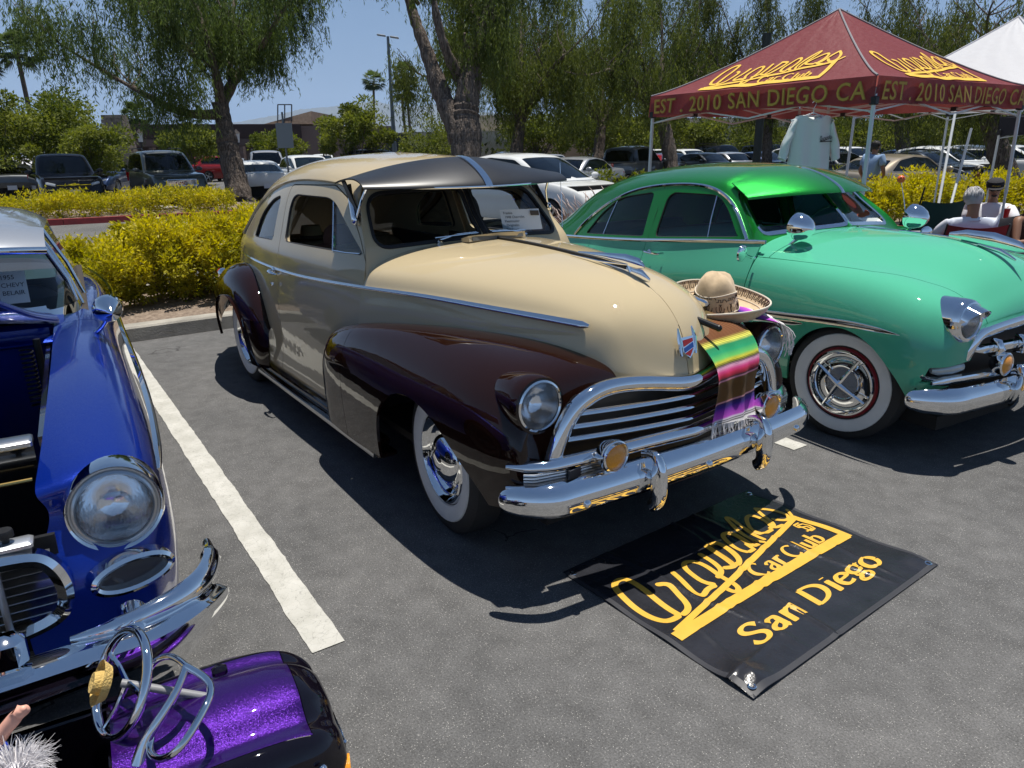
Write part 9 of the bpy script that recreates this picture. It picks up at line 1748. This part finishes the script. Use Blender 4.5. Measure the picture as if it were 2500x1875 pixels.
# details on the nearer ones
for o_, txt, dz in ((pk, None, 0), (sv, None, 0)):
 pass
b = MB(); b.prism([(-.16, 0), (-.15, .04), (-.05, .04), (-.05, .065), (.07, .065), (.07, .04), (.16, .04), (.15, 0), (.05, 0), (.05, -.025), (-.07, -.025), (-.07, 0)], 0, .02, Matrix(((0, 1, 0, 2.685), (1, 0, 0, 0), (0, 0, 1, .80), (0, 0, 0, 1)))); b.build('front_emblem', CHROME, pk)
b = MB(); b.box(2.41, 2.46, -.52, .52, .66, .90, bev=.05); b.build('chrome_grille', CHROME, sv); lm = MB(); text_on(lm, 'GMC', (2.475, -.22, .71), (0, 1, 0), (0, 0, 1), .17); lm.build('grille_lettering', mat('red_badge', (.3, .02, .02), rough=.3), sv)
# ================================================================== shops, lamps, signs
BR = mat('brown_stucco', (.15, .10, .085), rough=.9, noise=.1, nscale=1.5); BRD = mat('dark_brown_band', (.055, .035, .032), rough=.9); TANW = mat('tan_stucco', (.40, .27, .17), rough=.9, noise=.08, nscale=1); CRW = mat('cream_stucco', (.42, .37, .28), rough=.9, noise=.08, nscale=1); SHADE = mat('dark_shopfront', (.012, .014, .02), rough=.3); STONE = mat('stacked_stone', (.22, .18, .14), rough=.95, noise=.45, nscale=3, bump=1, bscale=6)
def block(parent, nm, px0, px1, dp0, dp1, z0, z1, m, thick=6, dz=0):
 a_, b_ = gp(px0, dp0), gp(px1, dp1); n_ = Vector((-(b_ - a_).y, (b_ - a_).x, 0)).normalized(); n_ = n_ if n_.dot(Vector((a_.x - CAM_POS.x, a_.y - CAM_POS.y, 0))) > 0 else -n_; n_ = n_ * thick; b = MB(); o = n_.normalized() * dz; q = [a_ + o, b_ + o, b_ + n_ + o, a_ + n_ + o]; b.add([(p.x, p.y, z0) for p in q] + [(p.x, p.y, z1) for p in q], [[0,1,5,4], [1,2,6,5], [2,3,7,6], [3,0,4,7], [4,5,6,7]]); return b.build(nm, m, parent, smooth=False)
def zat(px, py, dp): return at_depth(px, py, dp).z
sh = thing('shop_building', 'long low brown shop building with dark recessed shopfronts', 'building')
block(sh, 'wall', 268, 655, 58, 62, 0, zat(400, 268, 58), BR); block(sh, 'parapet_band', 264, 660, 57.6, 61.6, zat(400, 300, 58), zat(400, 270, 58), BRD, 1.5)
block(sh, 'canopy_soffit', 266, 655, 57.2, 61.2, zat(400, 316, 58), zat(400, 301, 58), BR, 2)
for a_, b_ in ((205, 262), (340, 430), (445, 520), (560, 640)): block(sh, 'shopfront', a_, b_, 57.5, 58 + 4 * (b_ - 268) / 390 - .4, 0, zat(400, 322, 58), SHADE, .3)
for px in (300, 335, 437, 528, 650): block(sh, 'pier', px - 4, px + 4, 57.3, 57.3, 0, zat(400, 318, 58), BR, .6)
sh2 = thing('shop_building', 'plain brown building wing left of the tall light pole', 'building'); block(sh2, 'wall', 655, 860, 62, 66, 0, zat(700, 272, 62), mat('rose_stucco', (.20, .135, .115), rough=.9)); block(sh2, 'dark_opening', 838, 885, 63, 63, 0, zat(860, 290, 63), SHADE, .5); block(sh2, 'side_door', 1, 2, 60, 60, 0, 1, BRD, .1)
tw = thing('stone_pillar', 'tapered stone-clad pillar of the brown shop building', 'pillar'); b = MB(); a_ = gp(270, 50); zt = zat(270, 250, 50)
for k in range(16):
 z0, z1 = zt * k / 16, zt * (k + 1) / 16 - .02; w = 1.15 - .5 * k / 16
 for j in range(4):
  o = random.uniform(-.06, .06); b_ = MB(); b_.box(-w + j * w / 2, -w + (j + 1) * w / 2 - .02, -w * .6 + o * .5, w * .6, z0, z1, Matrix.Translation(a_) @ Matrix.Rotation(RZ0 + PI / 2, 4, 'Z')); b_.build('stone', STONE, tw, smooth=False)
gab = thing('gable_roof', 'brown gabled roof with open frame showing over the shops', 'roof'); q0, q1, q2 = at_depth(570, 268, 64), at_depth(672, 240, 64), at_depth(672, 268, 64); b = MB(); d_ = Vector((FW.x, FW.y, 0)).normalized() * 8; b.add([q0, q1, q2, q0 + d_, q1 + d_, q2 + d_], [[0, 1, 2], [3, 5, 4], [0, 3, 4, 1], [1, 4, 5, 2]]); b.build('gable', mat('shingle', (.20, .15, .11), rough=.9, noise=.2, nscale=4), gab, smooth=False)
b = MB()
for px in (600, 615, 630): b.tube([at_depth(px, 262, 63.8), at_depth(px, 226, 63.8)], .06, 4)
b.tube([at_depth(600, 226, 63.8), at_depth(630, 226, 63.8)], .06, 4); b.build('roof_frame', BLACK, gab)
s3 = thing('shop_building', 'cream shop wall behind the forked pepper tree', 'building'); block(s3, 'wall', 880, 1180, 66, 70, 0, zat(1000, 285, 68), CRW); block(s3, 'upper_wall', 1010, 1130, 69, 70, 0, zat(1060, 250, 69), CRW)
s4 = thing('shop_building', 'tan building wall with a row of small square openings', 'building'); block(s4, 'wall', 1190, 1410, 60, 64, 0, zat(1300, 285, 62), TANW)
for px in (1312, 1328, 1344, 1362, 1380): a_ = zat(px, 313, 60.5); block(s4, 'square_opening', px - 4.5, px + 4.5, 60 + 4 * (px - 1190) / 220 - .06, 60 + 4 * (px + 9 - 1190) / 220 - .06, a_, zat(px, 304, 60.5), mat('amber_niche', (.26, .13, .06), rough=.8), .05)
s5 = thing('shop_building', 'pale building with trellis seen below the maroon canopy', 'building'); block(s5, 'wall', 1400, 1700, 70, 74, 0, zat(1550, 268, 72), CRW); block(s5, 'upper_band', 1440, 1700, 72, 75, zat(1550, 285, 72), zat(1550, 255, 72), mat('grey_stucco', (.30, .29, .27), rough=.9))
for k in range(8): px = 1520 + 10 * k; block(s5, 'trellis_bar', px, px + 1.2, 69.5, 69.5, zat(px, 335, 70), zat(px, 318, 70), mat('trellis_brown', (.10, .07, .05), rough=.9), .05)
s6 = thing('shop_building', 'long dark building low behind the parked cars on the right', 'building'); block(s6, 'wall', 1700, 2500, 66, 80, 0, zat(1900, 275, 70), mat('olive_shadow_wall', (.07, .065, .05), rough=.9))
s7 = thing('umbrella_cafe', 'low dark shade roof at the far left edge', 'shade roof'); block(s7, 'roof', -60, 95, 52, 52, zat(40, 312, 52), zat(40, 300, 52), BRD, 3)
for px in (18, 90): block(s7, 'post', px, px + 3, 52, 52, 0, zat(px, 312, 52), BRD, .1)
um = thing('market_umbrella', 'white market umbrella at the far left between the parked cars', 'umbrella', tuple(gp(42, 40))); b = MB(); z = zat(42, 338, 40); b.lathe([(1.5, z - .45), (.8, z - .15), (.0001, z)], None, 8); b.build('umbrella_canopy', WCAN, um, smooth=False); b = MB(); b.tube([(0, 0, 0), (0, 0, z)], .03, 6); b.build('umbrella_pole', STEEL, um)
LPM = mat('lamp_post_brown', (.03, .022, .02), rough=.6); LGL = mat('lantern_glass', (.62, .60, .58), rough=.5)
def lantern(px, py, dp, lb):
 q = gp(px, dp); h = zat(px, py, dp); t = thing('street_lamp', lb, 'lamp post', tuple(q), group='lantern lamp posts along the shops'); b = MB(); b.tube([(0, 0, 0), (0, 0, h - .9)], .06, 8); b.build('post', LPM, t); b = MB(); b.lathe([(.14, h - .9), (.20, h - .3)], None, 6); b.build('lantern_glass', LGL, t, smooth=False); b = MB(); b.lathe([(.26, h - .3), (.06, h - .08), (.02, h)], None, 6); b.lathe([(.16, h - .95), (.16, h - .88)], None, 6); b.build('lantern_cap', LPM, t, smooth=False)
for px, py, lb in ((360, 313, 'lantern lamp post left of the SUV roof'), (593, 313, 'lantern lamp post left of the grey sign pole'), (796, 317, 'lantern lamp post beside the round green tree'), (1212, 327, 'lantern lamp post near the second pepper trunk'), (950, 325, 'small lantern lamp post right of the tall light pole')):
 pass
for px, py, lb in ((318, 278, 'lantern lamp post above the SUV roof'), (523, 279, 'lantern lamp post right of the weeping tree trunk'), (704, 281, 'lantern lamp post left of the round green tree'), (1153, 328, 'lantern lamp post near the second pepper trunk'), (868, 325, 'lantern lamp post right of the tall light pole')): lantern(px, py, 50, lb)
q = gp(856, 50); t = thing('light_pole', 'tall grey parking lot light pole with a double head', 'light pole', tuple(q)); h = zat(838, 92, 50); b = MB(); b.tube([(0, 0, 0), (0, 0, h)], [.17, .09], 10); b.build('pole', mat('galvanised', (.16, .18, .19), rough=.5, metal=.3), t); b = MB()
for s in (-1, 1): M = Matrix.Translation((0, 0, h)) @ Matrix.Rotation(RZ0 + PI / 2, 4, 'Z') @ Matrix.Rotation(R(-9) , 4, 'Y'); b.box(s * .15 - (.55 if s < 0 else 0), s * .15 + (.55 if s > 0 else 0), -.14, .14, -.05, .05, M, bev=.02)
b.build('lamp_head', mat('lamp_grey', (.30, .31, .31), rough=.5), t)
q = gp(855, 49.7); t = thing('parking_sign', 'white sign plates on the tall light pole', 'sign', tuple(q), RZ0 + PI)
for z0, z1 in ((zat(855, 345, 49.7), zat(855, 330, 49.7)), (zat(855, 354, 49.7), zat(855, 347, 49.7))): b = MB(); b.box(0, .03, -.32, .32, z0, z1); b.build('sign_plate', mat('sign_white', (.6, .6, .6), rough=.5), t)
q = gp(631, 24.5); t = thing('sign_post', 'grey sign post seen edge-on above the coupe roof', 'sign', tuple(q)); b = MB(); b.tube([(0, 0, 0), (-.05, 0, zat(625, 245, 24.5))], .035, 6); b.build('post', mat('galvanised'), t); b = MB(); b.box(-.10, .02, -.25, .25, zat(625, 320, 24.5) * 1.0, zat(625, 268, 24.5), Matrix.Rotation(RZ0 - PI / 2 + .12, 4, 'Z') if False else Matrix.Rotation(RZ0 + .15, 4, 'Z')); b.build('sign_plate', mat('sign_back', (.20, .23, .24), rough=.5, metal=.4), t)
for px, py, dp, lb in ((40, 365, 34, 'small green and white sign above the far left cars'), (257, 365, 36, 'small white sign between the pickup and the SUV'), (68, 345, 50, 'thin white sign post at the far left')):
 q = gp(px, dp); t = thing('parking_sign', lb, 'sign', tuple(q), RZ0 + PI); h = zat(px, py - 2, dp); b = MB(); b.tube([(0, 0, 0), (0, 0, h)], .03, 6); b.build('post', mat('galvanised'), t); b = MB(); b.box(.03, .05, -.22, .22, h - .55, h); b.build('sign_plate', mat('sign_white'), t)
q = gp(1627, 24); t = thing('dark_post', 'thick dark post rising under the canopy left of the shirt', 'post', tuple(q)); b = MB(); b.tube([(0, 0, 0), (0, 0, 5)], .13, 10); b.build('post_shaft', mat('post_green', (.03, .035, .03), rough=.6), t)
# utility cover by the far hedge
q = ground(350, 462); t = thing('utility_slab', 'pale concrete utility cover on the red-kerbed island', 'slab', (q.x, q.y, .15)); b = MB(); b.box(-.5, .5, -.3, .3, -.12, .06, Matrix.Rotation(.3, 4, 'Z'), bev=.02); b.build('slab_block', CONC, t)
